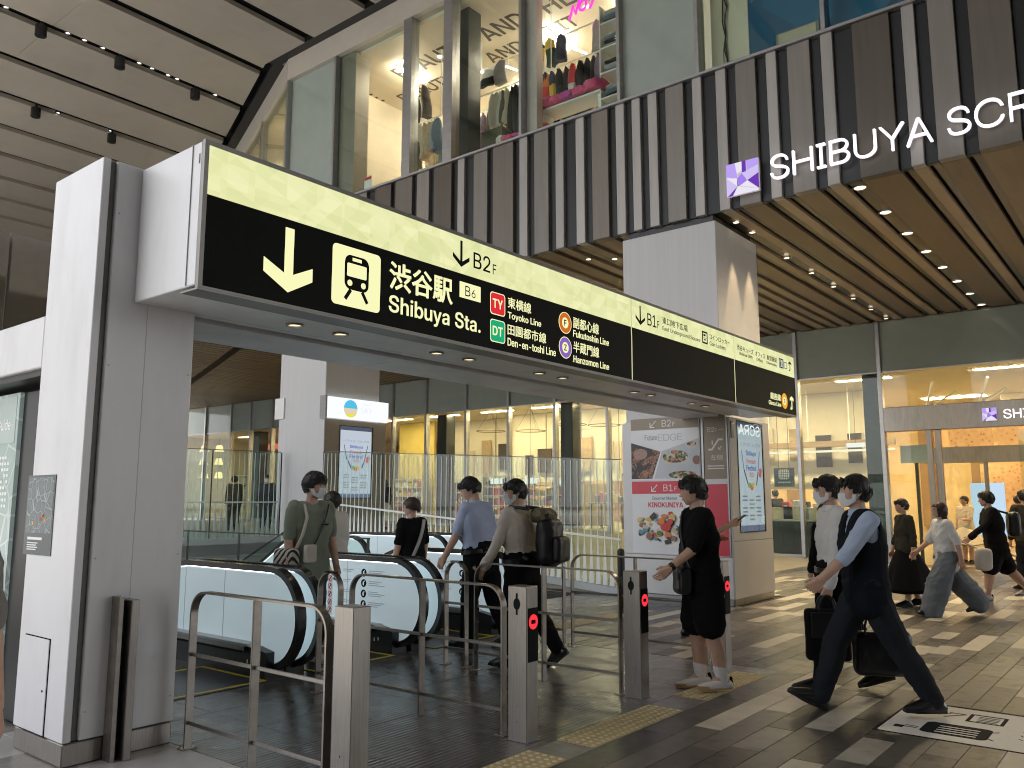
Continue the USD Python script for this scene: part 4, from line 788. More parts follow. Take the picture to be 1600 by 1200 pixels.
FOOD = nodes('food_dark', {'g': ('geometry', {}), 'v': ('voronoi_texture', {'scale': 11.0, 'randomness': 1.0}), 'v2': ('voronoi_texture', {'scale': 30.0}), 'bw': ('rgb_to_bw', {}), 'm': ('mix_float', {'fac': .3}), 'r': ('rgb_ramp', {'ramp': [(.15, (.01, .008, .008)), (.28, (.03, .018, .014)), (.34, (.20, .07, .035)), (.44, (.36, .14, .07)), (.50, (.45, .26, .18)), (.56, (.02, .015, .012))]}), 'p': ('principled_bsdf', {'roughness': .4})},
    [('g.position', 'v.vector'), ('g.position', 'v2.vector'), ('v.color', 'bw.color'), ('bw.val', 'm.a'), ('v2.distance', 'm.b'), ('m.result', 'r.fac'), ('r.color', 'p.base_color')])
SALAD = nodes('food_salad', {'g': ('geometry', {}), 'v': ('voronoi_texture', {'scale': 26.0}), 'bw': ('rgb_to_bw', {}), 'r': ('rgb_ramp', {'ramp': [(.2, (.03, .06, .015)), (.35, (.16, .22, .05)), (.45, (.55, .50, .40)), (.55, (.08, .03, .03)), (.65, (.55, .16, .08)), (.75, (.30, .36, .12)), (.9, (.65, .62, .55))], 'interpolate': False}), 'p': ('principled_bsdf', {'roughness': .4})},
    [('g.position', 'v.vector'), ('v.color', 'bw.color'), ('bw.val', 'r.fac'), ('r.color', 'p.base_color')])
PLATE = mat('plate_white', (.60, .56, .52), .4)
pf(sg.box(0, 2.69, 1.215, 2.875), BRN); pf(sg.box(0, 1.88, 1.215, 2.688), PWH); pf(sg.box(0, 1.66, 1.215, 1.858), PRED); pf(sg.box(0, .72, 1.215, 1.658), PWH)
pf(sg.Polygon([(0, 2.49), (.54, 2.33), (.38, 1.90), (0, 1.90)]), FOOD, 'picture', .001, .001)
right = sg.Polygon([(.57, 2.34), (1.215, 2.52), (1.215, 1.90), (.42, 1.90)])
pf(right, mat('table_print', (.50, .53, .56), .4), 'picture', .001, .001)
el = lambda cx, cz, a, b: affinity.scale(sg.Point(cx, cz).buffer(1, quad_segs=10), a, b)
pf(el(.80, 2.19, .25, .085).intersection(right), PLATE, 'plate', .001, .002); pf(el(.80, 2.245, .22, .10).intersection(right), SALAD, 'salad', .001, .003)
pf(el(1.10, 2.42, .13, .06).intersection(right), PLATE, 'plate', .001, .002); pf(el(1.09, 2.435, .08, .035).intersection(right), SALAD, 'salad', .001, .003)
pf(el(.92, 1.955, .24, .06).intersection(right), SALAD, 'salad', .001, .003); pf(el(.17, 2.30, .13, .09), mat('steak_print', (.36, .22, .17), .4, 0, .3, (40, 40, 40)), 'steak', .001, .003); pf(el(1.17, 2.18, .07, .07).intersection(right), mat('bread_print', (.25, .10, .06), .4), 'bowl', .001, .003)
def arrow_dl(x, z, s, w): return U(line([(x + s, z + s), (x, z)], w), line([(x, z + s * .75), (x, z), (x + s * .75, z)], w))
for z0, h, m in ((2.727, .105, PRINTW), (1.70, .105, PRINTW)):
    pf(arrow_dl(.36, z0 - .002, .105, .016), PRINTW, 'arrow', .001, .001); pf(U(text('B2' if z0 > 2 else 'B1', .575, z0, h, .165, wt=400), text('F', .765, z0, h * .66, .05, wt=400)), PRINTW, 'lettering', .001, .001)
pf(text('Future', .26, 2.52, .085, .22, wt=300), PRINTK, 'lettering', .001, .001); pf(text('EDGE', .50, 2.50, .105, .43, wt=200), mat('print_grey', (.30, .30, .31), .5), 'lettering', .001, .001)
pf(text('Gourmet Market', .37, 1.565, .05, .44, wt=400), PRINTK, 'lettering', .001, .001); pf(text('KINOKUNIYA', .295, 1.445, .082, .62, wt=800), PRED, 'lettering', .001, .001)
rf = random.Random(12); FC = [mat('fruit_' + n, c, .4, 0, .2, (30, 30, 30)) for n, c in (('red', (.60, .04, .03)), ('orange', (.70, .24, .04)), ('green', (.10, .22, .05)), ('yellow', (.72, .50, .06)), ('brown', (.30, .16, .08)), ('dark', (.04, .03, .03)), ('pale', (.62, .52, .40)), ('blue', (.12, .28, .33)))]
area = sg.box(.02, .86, 1.2, 1.38)
for i in range(58):
    cx, cz = rf.uniform(.12, 1.15), rf.uniform(.90, 1.36)
    if cx < .25 and cz < 1.0 and rf.random() < .5: continue
    k = rf.randrange(8); a = rf.uniform(.022, .06)
    q = el(cx, cz, a, a * rf.uniform(.6, 1)) if k < 5 else affinity.rotate(rrect(cx - a, cz - a * .6, cx + a, cz + a * .6, .01), rf.uniform(-50, 50))
    pf(q.intersection(area), FC[k], 'food', .0006, .001 + .0007 * i)
pf(el(.62, 1.14, .09, .07), FC[0], 'tomato', .001, .045); pf(el(.70, 1.22, .05, .05), FC[0], 'tomato', .001, .046); pf(el(.55, 1.23, .06, .05), FC[1], 'tomato', .001, .047)
# narrow panel
def pn(poly, m, name='panel', d=.002, lift=0): return obj(name, place(poly, (11.869 - (lift + .0015 if lift else 0), 5.73, 0), -Y_, Z_, d), m, pw)
pn(sg.box(.0, 1.88, .36, 2.87), BRN); pn(sg.box(.0, .72, .36, 1.80), PRED)
pn(U(text('B2', .06, 2.60, .075, .12, wt=400), text('F', .195, 2.60, .05, .035, wt=400), line([(.25, 2.635), (.31, 2.635)], .008), sg.Polygon([(.31, 2.65), (.33, 2.635), (.31, 2.62)]),
     line([(.08, 2.33), (.13, 2.33), (.24, 2.48), (.30, 2.48)], .028, False), line([(.14, 2.41), (.14, 2.46)], .02, False), arrow_dl(.24, 2.33, .05, .01), text('左側', .10, 2.165, .085, .20, kind='cjk'),
     *[sg.box(.05, 2.07 - .04 * k, .32, 2.085 - .04 * k) for k in range(2)]), PRINTW, 'lettering', .001, .001)
# lit screens with the festival advertisement
def screen(name, label, ox, oy, z0, z1, w, flip=False):
    t = thing(name, label, 'screen', (ox, oy, z0)); S = glow('screen_white', (.66, .74, .84), .78); H = z1 - z0
    obj('bezel', Mb().cbox(ox - .04, ox + w + .06, oy + .002, oy + .03, z0 - .02, z1 + .02, .004), BLACK, t)
    f = lambda poly, m, n='print', l=0: obj(n, place(poly, (ox, oy - l, z0), X_, Z_, .0015), m, t)
    f(sg.box(0, 0, w, H), S, 'display'); f(sg.box(0, H * .945, w, H), glow('screen_dark', (.10, .12, .17), .8), 'print', .001); f(sg.box(0, 0, w, H * .055), glow('screen_blue', (.22, .25, .40), .7), 'print', .001)
    B = glow('screen_ink_blue', (.10, .16, .55), .8); Rd = glow('screen_ink_red', (.75, .18, .20), .8); G_ = glow('screen_ink_grey', (.30, .33, .36), .8); Kk = glow('screen_ink_black', (.05, .05, .06), .8)
    f(text('シブフル コルブタ', w * .08, H * .78, H * .035, w * .84, kind='cjk'), G_, 'lettering', .001)
    f(text('Shibuya', w * .3, H * .685, H * .055, w * .42, wt=700), B, 'lettering', .001); f(text('French', w * .32, H * .62, H * .045, w * .38, wt=700), Rd, 'lettering', .001); f(text('Festival', w * .3, H * .555, H * .05, w * .42, wt=700), B, 'lettering', .001); f(text('2023', w * .42, H * .50, H * .04, w * .2, wt=700), Rd, 'lettering', .001)
    f(U(line([(w * .12, H * .74), (w * .2, H * .56)], w * .018), line([(w * .2, H * .56), (w * .38, H * .40)], w * .03), line([(w * .88, H * .74), (w * .8, H * .56)], w * .018), line([(w * .8, H * .55), (w * .70, H * .42)], w * .03)), Kk, 'drawing', .001)
    for c, a, b in ((Rd, .5, .40), (glow('screen_green', (.2, .5, .15), .8), .42, .42), (glow('screen_ink_yellow', (.8, .6, .1), .8), .56, .42), (Rd, .88, .52), (Rd, .9, .56)): f(el(w * a, H * b, w * .06, H * .025), c, 'drawing', .0015)
    f(U(*[sg.box(w * (.1 + .28 * c), H * (.10 + .035 * r_), w * (.1 + .28 * c + .2), H * (.115 + .035 * r_)) for r_ in range(7) for c in range(3) if (r_ + c * 2) % 4]), G_, 'small_print', .001)
    return t
s1 = screen('advertising_screen', 'tall lit advertising screen on the shade-darkened end of the poster wall', 12.15, 5.298, 1.08, 2.77, .92)
mir = affinity.scale(text('SCRA', 0, 0, .17, .84, wt=500), -1, 1, origin=(.42, 0)); obj('lettering', place(mir, (12.17, 5.294, 2.57), X_, Z_, .001), glow('screen_reflection_letter', (1, 1, 1), 1.1), s1)  # reflection in the screen glass drawn as glowing mirrored letters
obj('glass', Mb().box(12.11, 13.12, 5.286, 5.289, 1.06, 2.79), SHOPGLASS, s1)
screen('advertising_screen', 'tall lit advertising screen on the brown side of the white column', 12.48, 15.16, 1.62, 3.28, .95)
obj('screen_board', Mb().cbox(12.02, 13.9, 15.165, 15.187, .62, 3.42, .004), mat('board_brown', (.30, .26, .21), .45), None, label='brown board carrying the screen on the white column', cat='board')
sk = thing('light_box', 'white lit sign box with a blue and yellow round emblem on the white column', 'sign', (12.0, 15.12, 3.44))
obj('box', Mb().cbox(12.05, 13.90, 15.09, 15.16, 3.44, 3.93, .006), glow('box_white', (.93, .97, 1.0), 1.05), sk); obj('bracket', Mb().box(11.97, 12.02, 15.1, 15.3, 3.42, 3.95), GREYMETAL, sk); obj('side_plate', Mb().box(11.99, 12.025, 16.7, 17.05, 3.5, 4.0), PRINTW, sk)
cir = sg.Point(12.70, 3.69).buffer(.205)
for z0, z1, c, nm in ((3.70, 3.9, (.10, .55, .85), 'a'), (3.57, 3.699, (.80, .68, .50), 'b'), (3.4, 3.569, (.85, .80, .08), 'c')): obj('emblem', place(cir.intersection(sg.box(12, z0, 14, z1)), (0, 15.087, 0), X_, Z_, .002), glow('sky_' + nm, c, .95), sk)
for q in text('SKY', 13.02, 3.60, .15, .36, wt=200).geoms: obj('lettering', place(q, (0, 15.087, 0), X_, Z_, .002), glow('sky_letter', (.72, .78, .82), .95), sk)
obj('lettering', place(text('SHIBUYA', 13.02, 3.80, .05, .36, wt=200), (0, 15.087, 0), X_, Z_, .002), glow('sky_letter', (.72, .78, .82), .95), sk)

# ------------------------------------------------------------------ rails and bollards of the gates
def arch(y0, y1, h, r=.14, z0=0.0):
    P = [(0, y0, z0)] + [(0, y0, z) for z in np.linspace(.2, h - r, 4)]
    P += [(0, y0 + r - r * math.cos(a), h - r + r * math.sin(a)) for a in np.linspace(.15, math.pi / 2, 8)] + [(0, y, h) for y in np.linspace(y0 + r + .05, y1 - r - .05, 5)]
    P += [(0, y1 - r + r * math.sin(a), h - r + r * math.cos(a)) for a in np.linspace(0, math.pi / 2 - .15, 8)] + [(0, y1, z) for z in np.linspace(h - r, .2, 4)] + [(0, y1, 0)]
    return P
def railing(name, y0, y1, mids, label):
    t = thing(name, label, 'railing', local=True)
    obj('frame', sweep_rect(arch(y0, y1, .97), .05, .014, (1, 0, 0)), BRONZE, t, smooth=35)
    ends = [y0] + mids + [y1]
    for a, b in zip(ends[:-1], ends[1:]):
        for z in (.575, .155): obj('bar', Mb().cbox(-.006, .006, a + .008, b - .008, z - .012, z + .012, .003), STEEL, t)
    for q in mids: obj('post', Mb().cbox(-.03, .03, q - .007, q + .007, 0, .962, .003), BRONZE, t)
    for q in (y0, y1):
        obj('foot', Mb().cbox(-.05, .05, q - .04, q + .04, 0, .007, .002), STEEL, t)
        for bx2, by2 in ((-.038, -.028), (.038, .028), (-.038, .028), (.038, -.028)):
            c = trimesh.creation.cylinder(radius=.006, height=.008, sections=8); c.apply_translation((bx2, q + by2, .009)); obj('bolt', c, GREYMETAL, t)
    return t
r1 = railing('gate_railing', 3.69, 5.05, [4.36], 'arched steel gate railing nearest the pillar, beside the plain bollard')
stage.GetPrimAtPath(r1.path).GetAttribute('xformOp:translate').Set(Gf.Vec3d(3.0, 0, 0))
r2 = railing('gate_railing', 3.69, 5.26, [4.47], 'arched steel gate railing in front of the glass side with stickers, second from the pillar')
stage.GetPrimAtPath(r2.path).GetAttribute('xformOp:translate').Set(Gf.Vec3d(4.495, 0, 0))
dup(r2, (6.0, 0, 0), 'arched steel gate railing behind the second bollard, beside the man with the backpack')
dup(r2, (7.58, 0, 0), 'arched steel gate railing in front of the white poster wall, farthest from the pillar')
r3 = railing('queue_hoop', 5.40, 5.66, [], 'narrow steel hoop between the first and second escalator newels')
stage.GetPrimAtPath(r3.path).GetAttribute('xformOp:translate').Set(Gf.Vec3d(4.495, 0, 0))
dup(r3, (6.02, 0, 0), 'narrow steel hoop by the hand of the man in light blue shirt'); dup(r3, (7.62, 0, 0), 'narrow steel hoop before the white fins, right of the backpack')
REDL = glow('no_entry_red', (1.0, .035, .05), 1.25)
def bollard(x, y, lit, label, name='gate_bollard'):
    t = thing(name, label, 'bollard', (x, y, 0), local=True)
    obj('body', Mb().cbox(0, .125, 0, .155, 0, .985, .003), STEEL, t)
    obj('base_plate', Mb().cbox(-.004, .129, -.004, .159, 0, .006, .002), GREYMETAL, t)
    for z in (.12, .22):
        c = trimesh.creation.cylinder(radius=.006, height=.006, sections=10); c.apply_transform(trimesh.transformations.rotation_matrix(math.pi / 2, (0, 1, 0))); c.apply_translation((-.002, .085, z)); obj('bolt', c, GREYMETAL, t)
    if lit:
        # dark display on the front, red disc, keyhole plate on the side
        obj('display', Mb().box(.018, .122, -.004, .001, .50, .845), SIGNBLACK, t)
        obj('red_disc', place(sg.Point(.07, .755).buffer(.048).difference(sg.box(.045, .742, .095, .768)), (0, -.0045, 0), X_, Z_, .001), REDL, t)
        k = U(el(.075, .87, .028, .038), line([(.075, .80), (.075, .94)], .014))
        obj('person_cutout', place(k, (-.0015, .155, 0), -Y_, Z_, .001), MATTEBLACK, t)
    return t
bollard(2.995, 3.49, False, 'plain brushed steel bollard in the foreground without a light')
bollard(4.425, 3.44, True, 'steel bollard with red lit disc in front of the man with the backpack')
bollard(5.945, 3.47, True, 'steel bollard with red lit disc left of the standing man in black')
bollard(7.42, 3.43, True, 'steel bollard partly hidden behind the legs of the man in black shorts')
ms = thing('barrier_post', 'dark round barrier post at the left end of the poster wall', 'post', (10.7, 6.55, 0))
c = trimesh.creation.cylinder(radius=.055, height=.80, sections=20); c.apply_translation((10.7, 6.55, .40)); obj('pole', c, DARKMETAL, ms, smooth=30)
c = trimesh.creation.icosphere(2, .055); c.apply_translation((10.7, 6.55, .80)); obj('cap', c, DARKMETAL, ms, smooth=True); obj('latch', Mb().cbox(10.64, 10.76, 6.48, 6.53, .30, .45), BLACK, ms)

# ------------------------------------------------------------------ escalators
PANEL = mat('frosted_glass_glow', (.60, .69, .72), .12, 0, .02, (1, 1, 1), spec=.5, emit=(.62, .78, .84), es=.30)  # glass glows by itself, standing in for strip light spread through it
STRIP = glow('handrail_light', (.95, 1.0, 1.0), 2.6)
YC, ZC, RR_ = 6.50, .505, .43
def path_y(off, ymax=15.4):
    P = [(YC + .12, ZC - RR_ - off)] + [(YC - (RR_ + off) * math.sin(a), ZC - (RR_ + off) * math.cos(a)) for a in np.linspace(0, math.pi, 22)]
    P += [(y, ZC + RR_ + off) for y in np.linspace(YC + .15, 7.9, 5)] + [(7.9 + .5 * s, ZC + RR_ + off - .06 * s ** 2 * 2.3) for s in (.4, .8, 1.2)]
    y0, z0 = P[-1]
    P += [(y0 + d, z0 - d * .577) for d in np.linspace(.3, ymax - y0, 10)]
    return P
def balustrade(t, x, dy=0):
    rail = [(x, y + dy, z) for y, z in path_y(.0)]
    obj('handrail', sweep_rect(rail, .085, .05, (1, 0, 0)), RUBBER, t, smooth=40)
    inner = path_y(-.032); low = [(y, z - .70) for y, z in inner[-11:]]
    poly = sg.Polygon([(YC + .18, .235)] + inner[1:] + [(inner[-1][0], inner[-1][1] - .75), (8.3, .235 - .02)]).buffer(0)
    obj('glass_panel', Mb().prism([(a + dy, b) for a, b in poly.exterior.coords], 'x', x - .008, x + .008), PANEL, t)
    st = [(x, y + dy, z) for y, z in path_y(-.034)][16:]
    obj('light_strip', sweep_rect(st, .03, .006, (1, 0, 0)), STRIP, t)
    rim = [(x, y + dy, z) for y, z in path_y(-.03)][:22]
    for yj in (7.25, 7.95): obj('panel_joint', Mb().box(x - .0095, x + .0095, yj + dy - .003, yj + dy + .003, .28, ZC + RR_ - .03), GREYMETAL, t)
    obj('skirt_brush', Mb().box(x - .15, x - .136, 6.72 + dy, 8.2 + dy, .20, .215).box(x + .12, x + .135, 6.72 + dy, 8.2 + dy, .20, .215), MATTEBLACK, t)
    obj('trim', sweep_rect(rim, .05, .012, (1, 0, 0)), STEEL, t, smooth=40)
    # plinth with sloping deck
    sec = [(6.42, 0.0), (6.42, .22), (6.60, .25), (8.2, .25), (15.4, .25 - 7.1 * .577), (15.4, -.6 - 7.1 * .577), (8.2, -.35), (6.42, -.25)]
    obj('plinth', Mb().prism([(a + dy, b) for a, b in sec], 'x', x - .10, x + .10), BLACK, t)
    obj('deck', Mb().prism([(a + dy, b) for a, b in ((6.62, .252), (8.2, .252), (8.2, .275), (6.68, .275))], 'x', x - .125, x - .012).prism([(a + dy, b) for a, b in ((6.62, .252), (8.2, .252), (8.2, .275), (6.68, .275))], 'x', x + .012, x + .125), GREYMETAL, t)
    obj('skirt', Mb().prism([(a + dy, b) for a, b in ((6.70, .20), (8.2, .20), (8.2, .25), (6.70, .25))], 'x', x - .135, x - .101), STEEL, t)
    obj('sensor', Mb().box(x - .104, x - .10, 6.62 + dy, 6.635 + dy, .12, .15).box(x - .104, x - .10, 6.68 + dy, 6.695 + dy, .11, .14), PRINTW, t)
def escalator(xl, xr, label, dy=0, both=True):
    t = thing('escalator', label, 'escalator', ((xl + xr) / 2, 6.5 + dy, 0))
    if both: balustrade(t, xl, dy)
    balustrade(t, xr, dy)
    a, b = xl + .14, xr - .14
    obj('comb_plate', Mb().box(a, b, 6.30 + dy, 7.35 + dy, .0, .006), mat('comb_dark', (.03, .032, .036), .35, .6, .1), t)
    YM = mat('edge_yellow', (.72, .56, .03), .5)
    obj('yellow_line', Mb().box(a, b, 6.33 + dy, 6.365 + dy, .0065, .009).box(a, b, 7.30 + dy, 7.345 + dy, .0065, .009).box(a, a + .03, 6.37 + dy, 7.29 + dy, .0065, .009).box(b - .03, b, 6.37 + dy, 7.29 + dy, .0065, .009), YM, t)
    for i in range(14):
        y = 7.36 + dy + i * .4; z = -.0 if i < 3 else -(i - 2) * .231
        obj('step', Mb().box(a, b, y, y + .396, z - .23, z - .004), DARKMETAL, t)
    return t
escalator(3.30, 4.62, 'nearest escalator, its bright glass side standing right of the pillar')
escalator(4.84, 6.13, 'second escalator, carrying the man in the green shirt, stickers on its glass')
escalator(6.40, 7.70, 'third escalator, entered by the man in light blue shirt')
escalator(9.55, 10.80, 'far escalator left end seen over the third one, behind the woman in black', dy=4.7)
escalator(11.0, 11.5, 'far escalator right end with short glass side before the column', dy=4.2)
# stickers on the glass of the second and third escalators
def stickers(x, label):
    t = thing('safety_stickers', label, 'sticker', (x, 7.2, .5))
    f = lambda poly, m, n='sticker', l=0: obj(n, place(poly, (x - .0085 - l, 7.60, 0), -Y_, Z_, .0008), m, t)
    f(sg.box(.02, .30, .10, .73), PRINTW); f(sg.Polygon([(.015, .75), (.105, .75), (.06, .83)]), CL['yellow'], 'warning_triangle')
    for z in (.69, .605, .52, .435, .35):
        f(sg.Point(.06, z).buffer(.034).difference(sg.Point(.06, z).buffer(.026)), mat('sticker_red', (.6, .04, .12), .5), 'ban_ring', .001); f(line([(.045, z - .02), (.075, z + .02)], .012), PRINTK, 'ban_figure', .0012)
    for k, z in enumerate((.78, .67, .56, .45)):
        p = sg.Point(.62, z).buffer(.042); q = U(el(.615, z - .004, .012, .022), sg.Point(.628, z + .02).buffer(.008)); f(p.difference(q), PRINTK, 'rule_symbol')
        f(U(*[sg.box(.70, z + .02 - .02 * j, .95 - .05 * ((k + j) % 3), z + .026 - .02 * j) for j in range(3)]), mat('print_mid', (.30, .33, .35), .5), 'small_print')
        f(U(*[sg.box(.28, z + .02 - .02 * j, .45 - .04 * ((k + j) % 3), z + .026 - .02 * j) for j in range(2)]), mat('print_mid', (.3, .33, .35)), 'small_print')
stickers(6.13, 'safety stickers in a row on the glass side of the second escalator'); stickers(7.70, 'safety stickers on the glass side behind the two men entering the escalator')

# ------------------------------------------------------------------ glass guard with white fins round the escalator pit
FIN = mat('fin_white', (.84, .87, .86), .35, 0, .02)
def guard(P0, P1, zb0, zb1, zt0, zt1, label, step=.135, hf=.90):
    P0, P1 = np.array(P0, float), np.array(P1, float); L = np.linalg.norm(P1 - P0); u = (P1 - P0) / L; n = np.array([-u[1], u[0]])
    t = thing('glass_guard', label, 'glass guard', (P0[0], P0[1], 0))
    def pl(s, z, o=0.0): q = P0 + u * s + n * o; return (q[0], q[1], z)
    zb = lambda s: zb0 + (zb1 - zb0) * s / L
    zt = lambda s: zt0 + (zt1 - zt0) * s / L
    def quadbox(s0, s1, za0, za1, zc0, zc1, o, w):
        P = [pl(s0, za0, o - w), pl(s1, za1, o - w), pl(s1, za1, o + w), pl(s0, za0, o + w), pl(s0, zc0, o - w), pl(s1, zc1, o - w), pl(s1, zc1, o + w), pl(s0, zc0, o + w)]
        return Mb().add(P, BF)
    npn = max(1, int(round(L / 2.0)))
    for i in range(npn):
        a, b = L * i / npn + .012, L * (i + 1) / npn - .012
        obj('glass_pane', quadbox(a, b, zb(a) + .12, zb(b) + .12, zt(a), zt(b), 0, .006), GUARDGLASS, t)
        obj('glass_edge', quadbox(a, b, zt(a) + .001, zt(b) + .001, zt(a) + .018, zt(b) + .018, 0, .009), mat('glass_edge', (.10, .115, .11), .3), t)
        obj('post', quadbox(b + .002, b + .022, zb(b), zb(b), zt(b), zt(b), -.02, .012), DARKMETAL, t)
    obj('base_rail', quadbox(0, L, zb(0), zb(L), zb(0) + .13, zb(L) + .13, -.06, .045), mat('guard_base', (.50, .51, .52), .4, .2), t)
    obj('top_rail', quadbox(0, L, zb(0) + hf, zb(L) + hf, zb(0) + hf + .035, zb(L) + hf + .035, .05, .014), FIN, t)
    s = step / 2
    while s < L:
        z = zb(s); zz = zt(s); w = step * .34
        P = [(s - w, z + .135), (s + w, z + .135), (s + .006, z + hf - .02), (s + .006, zz - .03), (s - .006, zz - .03), (s - .006, z + hf - .02)]
        mb = Mb(); poly = sg.Polygon([(a, b) for a, b in P])
        e = trimesh.creation.extrude_polygon(poly, .006, engine='earcut'); q = np.array(e.vertices)
        V = np.array([pl(a, b, .012 + c) for a, b, c in q]); obj('fin', mb.add(V, e.faces), FIN, t); s += step
guard((11.95, 7.28), (11.95, 15.1), .0, .60, 2.22, 2.65, 'tall glass guard with white fins between the poster wall and the white column')
guard((8.3, 16.60), (11.9, 16.60), .60, .60, 2.64, 2.68, 'tall glass guard with white fins left of the white column')
# sloping stair glass and low glass rail by the pit
t = thing('stair_glass', 'sloping glass side with thin dark edge below the left guard', 'glass guard', (10, 15.5, 0))
obj('glass_pane', Mb().prism([(8.6, -.6), (11.7, 1.1), (11.7, -.4), (10, -1.4)], 'y', 15.5, 15.512), GUARDGLASS, t); obj('handrail', Mb().tube([(8.6, 15.5, -.6), (11.6, 15.5, 1.05), (11.95, 15.5, 1.08)], .02, 8), DARKMETAL, t)
t = thing('pit_guard', 'low glass guard with dark posts behind the women on the escalators', 'glass guard', (9, 11, 0))
obj('glass_pane', Mb().box(8.15, 8.162, 9.2, 14.2, -.2, 1.0), GUARDGLASS, t); obj('rail', Mb().box(8.14, 8.17, 9.2, 14.2, 1.0, 1.02), DARKMETAL, t)
for y in (9.25, 10.9, 12.5, 14.1): obj('post', Mb().box(8.17, 8.19, y - .02, y + .02, -.4, 1.0), DARKMETAL, t)
obj('pit_ledge', Mb().box(8.05, 8.3, 9.1, 14.3, -1.2, -.21), mat('pit_grey', (.42, .42, .42), .5), t)
# ------------------------------------------------------------------ glazed shop front at the back
sf = thing('shop_front', 'tall glazed shop front under the soffit with steel mullions and grey glass band', 'shop front', (22.3, 6, 0))
fz = lambda y: 0.0 if y < 7.25 else min(.62, (y - 7.25) / 7.95 * .62)
MY = [-2.2, -.2, 1.8, 5.82, 7.97, 10.0, 12.0, 14.02, 16.08, 18.07, 20.05, 22.07, 23.9, 25.8, 27.7, 29.6, 31.8, 33.5, 35.1, 37.3, 39.4]
for y in MY: obj('mullion', Mb().cbox(22.2, 22.42, y - .05, y + .05, fz(y), 6.12, .008), ALU, sf)
for a, b in zip(MY[:-1], MY[1:]):
    z0 = fz(a) + .08
    obj('spandrel_pane', Mb().box(22.30, 22.32, a + .055, b - .055, 4.83, 6.12), SPANDREL, sf)
    obj('transom', Mb().box(22.27, 22.34, a + .055, b - .055, 4.795, 4.825), ALU, sf)
    if not (a > 1 and b < 6): obj('window', Mb().box(22.30, 22.312, a + .055, b - .055, z0, 4.79), SHOPGLASS, sf); obj('sill', Mb().box(22.26, 22.36, a + .055, b - .055, fz(a), z0 - .002), ALU, sf)
obj('window', Mb().box(22.30, 22.312, 1.86, 5.76, 3.90, 4.79), SHOPGLASS, sf)
obj('fascia', Mb().cbox(22.16, 22.40, -2.0, 5.765, 3.27, 3.88, .01), STEEL, sf)
for y in (4.56, 4.76): obj('door_post', Mb().cbox(22.2, 22.36, y - .06, y + .06, 0, 3.268, .006), STEEL, sf)
obj('side_window', Mb().box(22.30, 22.312, 4.83, 5.76, .05, 3.26), SHOPGLASS, sf)
obj('door_leaf', Mb().box(22.38, 22.392, 1.9, 2.9, .05, 3.2), SHOPGLASS, sf)
emblem('door_emblem', 22.10, 3.55, 3.41, .30, 'small purple and white faceted emblem on the steel band over the door')
tx = thing('door_lettering', 'white letters SHIBUYA SCRAMBLE SQUARE on the steel band over the door', 'lettering', (22.13, 3.1, 3.44))
def dl(s, y0, w): obj('letters', place(text(s, 0, 0, .22, w, wt=480), (22.155, y0, 3.445), -Y_, Z_, .01), LETW, tx)
dl('SHIBUYA', 3.12, 1.28); dl('SCRAMBLE', 1.72, 1.5); dl('SQUARE', .12, 1.15)
# shop interior
sh = thing('shop_interior', 'warm lit ground floor shop hall behind the glass front', 'shop', (27, 15, 0))
obj('back_wall', Mb().box(33.0, 33.2, -4, 41, -.01, 4.9), mat('hall_wall', (.58, .42, .22), .6, 0, .05), sh); obj('side_wall', Mb().box(22.5, 33, -4.2, -4, 0, 4.9), OFFWHITE, sh); obj('side_wall', Mb().box(22.5, 33, 41, 41.2, 0, 4.9), OFFWHITE, sh)
obj('hall_ceiling', Mb().box(22.45, 33.2, -4, 41, 4.86, 6.26), mat('hall_ceiling', (.72, .62, .46), .6, 0, .03), sh)
obj('hall_floor', Mb().box(22.25, 33, -4, 7.2, -.0115, .003), mat('hall_floor', (.36, .30, .21), .25, 0, .06), sh)
for (y0, y1, x, z0, z1, c) in ((14.3, 20.2, 25.2, 2.25, 4.85, CREAM), (20.6, 24.2, 25.8, 2.3, 4.85, CREAM), (7.0, 13.5, 26.0, 1.9, 4.85, CREAM), (24.3, 26.4, 25.0, .6, 4.85, mat('yellow_wall', (.55, .42, .10), .6)), (1.0, 4.2, 29.5, 2.8, 4.85, CREAM), (17.2, 19.6, 27.5, .6, 2.2, mat('yellow_wall', (.55, .42, .10))), (22.3, 23.6, 26.5, .6, 2.3, mat('green_wall', (.35, .40, .16), .6))):
    obj('partition', Mb().box(x, x + .12, y0, y1, z0, z1), c, sh)
for y in (15.4, 17.0, 18.6, 21.6, 9.2, 11.6): obj('partition_joint', Mb().box(25.19 if 14 < y < 20 else 25.79 if y > 20 else 25.99, 25.2 if 14 < y < 20 else 25.8 if y > 20 else 26.0, y, y + .03, 2.3, 4.8), mat('joint_brown', (.25, .18, .09), .6), sh)
def hall_lamp(x, y, lx, ly, s, z=4.85):
    t = thing('hall_lamp', 'lit panel lamp in the ceiling of the ground floor shop hall', 'ceiling lamp', (x, y, z), group='lit panel lamps in the ceiling of the ground floor shop hall')
    obj('diffuser', Mb().box(x - lx, x + lx, y - ly, y + ly, z - .012, z - .002), glow(f'hall_glow_{int(s)}', (1.0, .75, .42), s), t); obj('frame', Mb().box(x - lx - .03, x + lx + .03, y - ly - .03, y + ly + .03, z - .0015, z + .004), PRINTW, t)
for y in (.5, 3.2, 6.6, 9.4, 12.0, 14.8, 17.3, 19.7, 22.4, 25.0, 28.5): hall_lamp(23.6, y, .12, .7, 105)
for y in (1.5, 5.5, 9.6, 13.5, 17.5, 21.5, 25.5): hall_lamp(29.5, y, .3, .9, 95)
for y in (31, 34.5, 38): hall_lamp(25.0, y, .12, .5, 50)
BCOL = mat('black_column', (.028, .031, .032), .3, .3, .1)
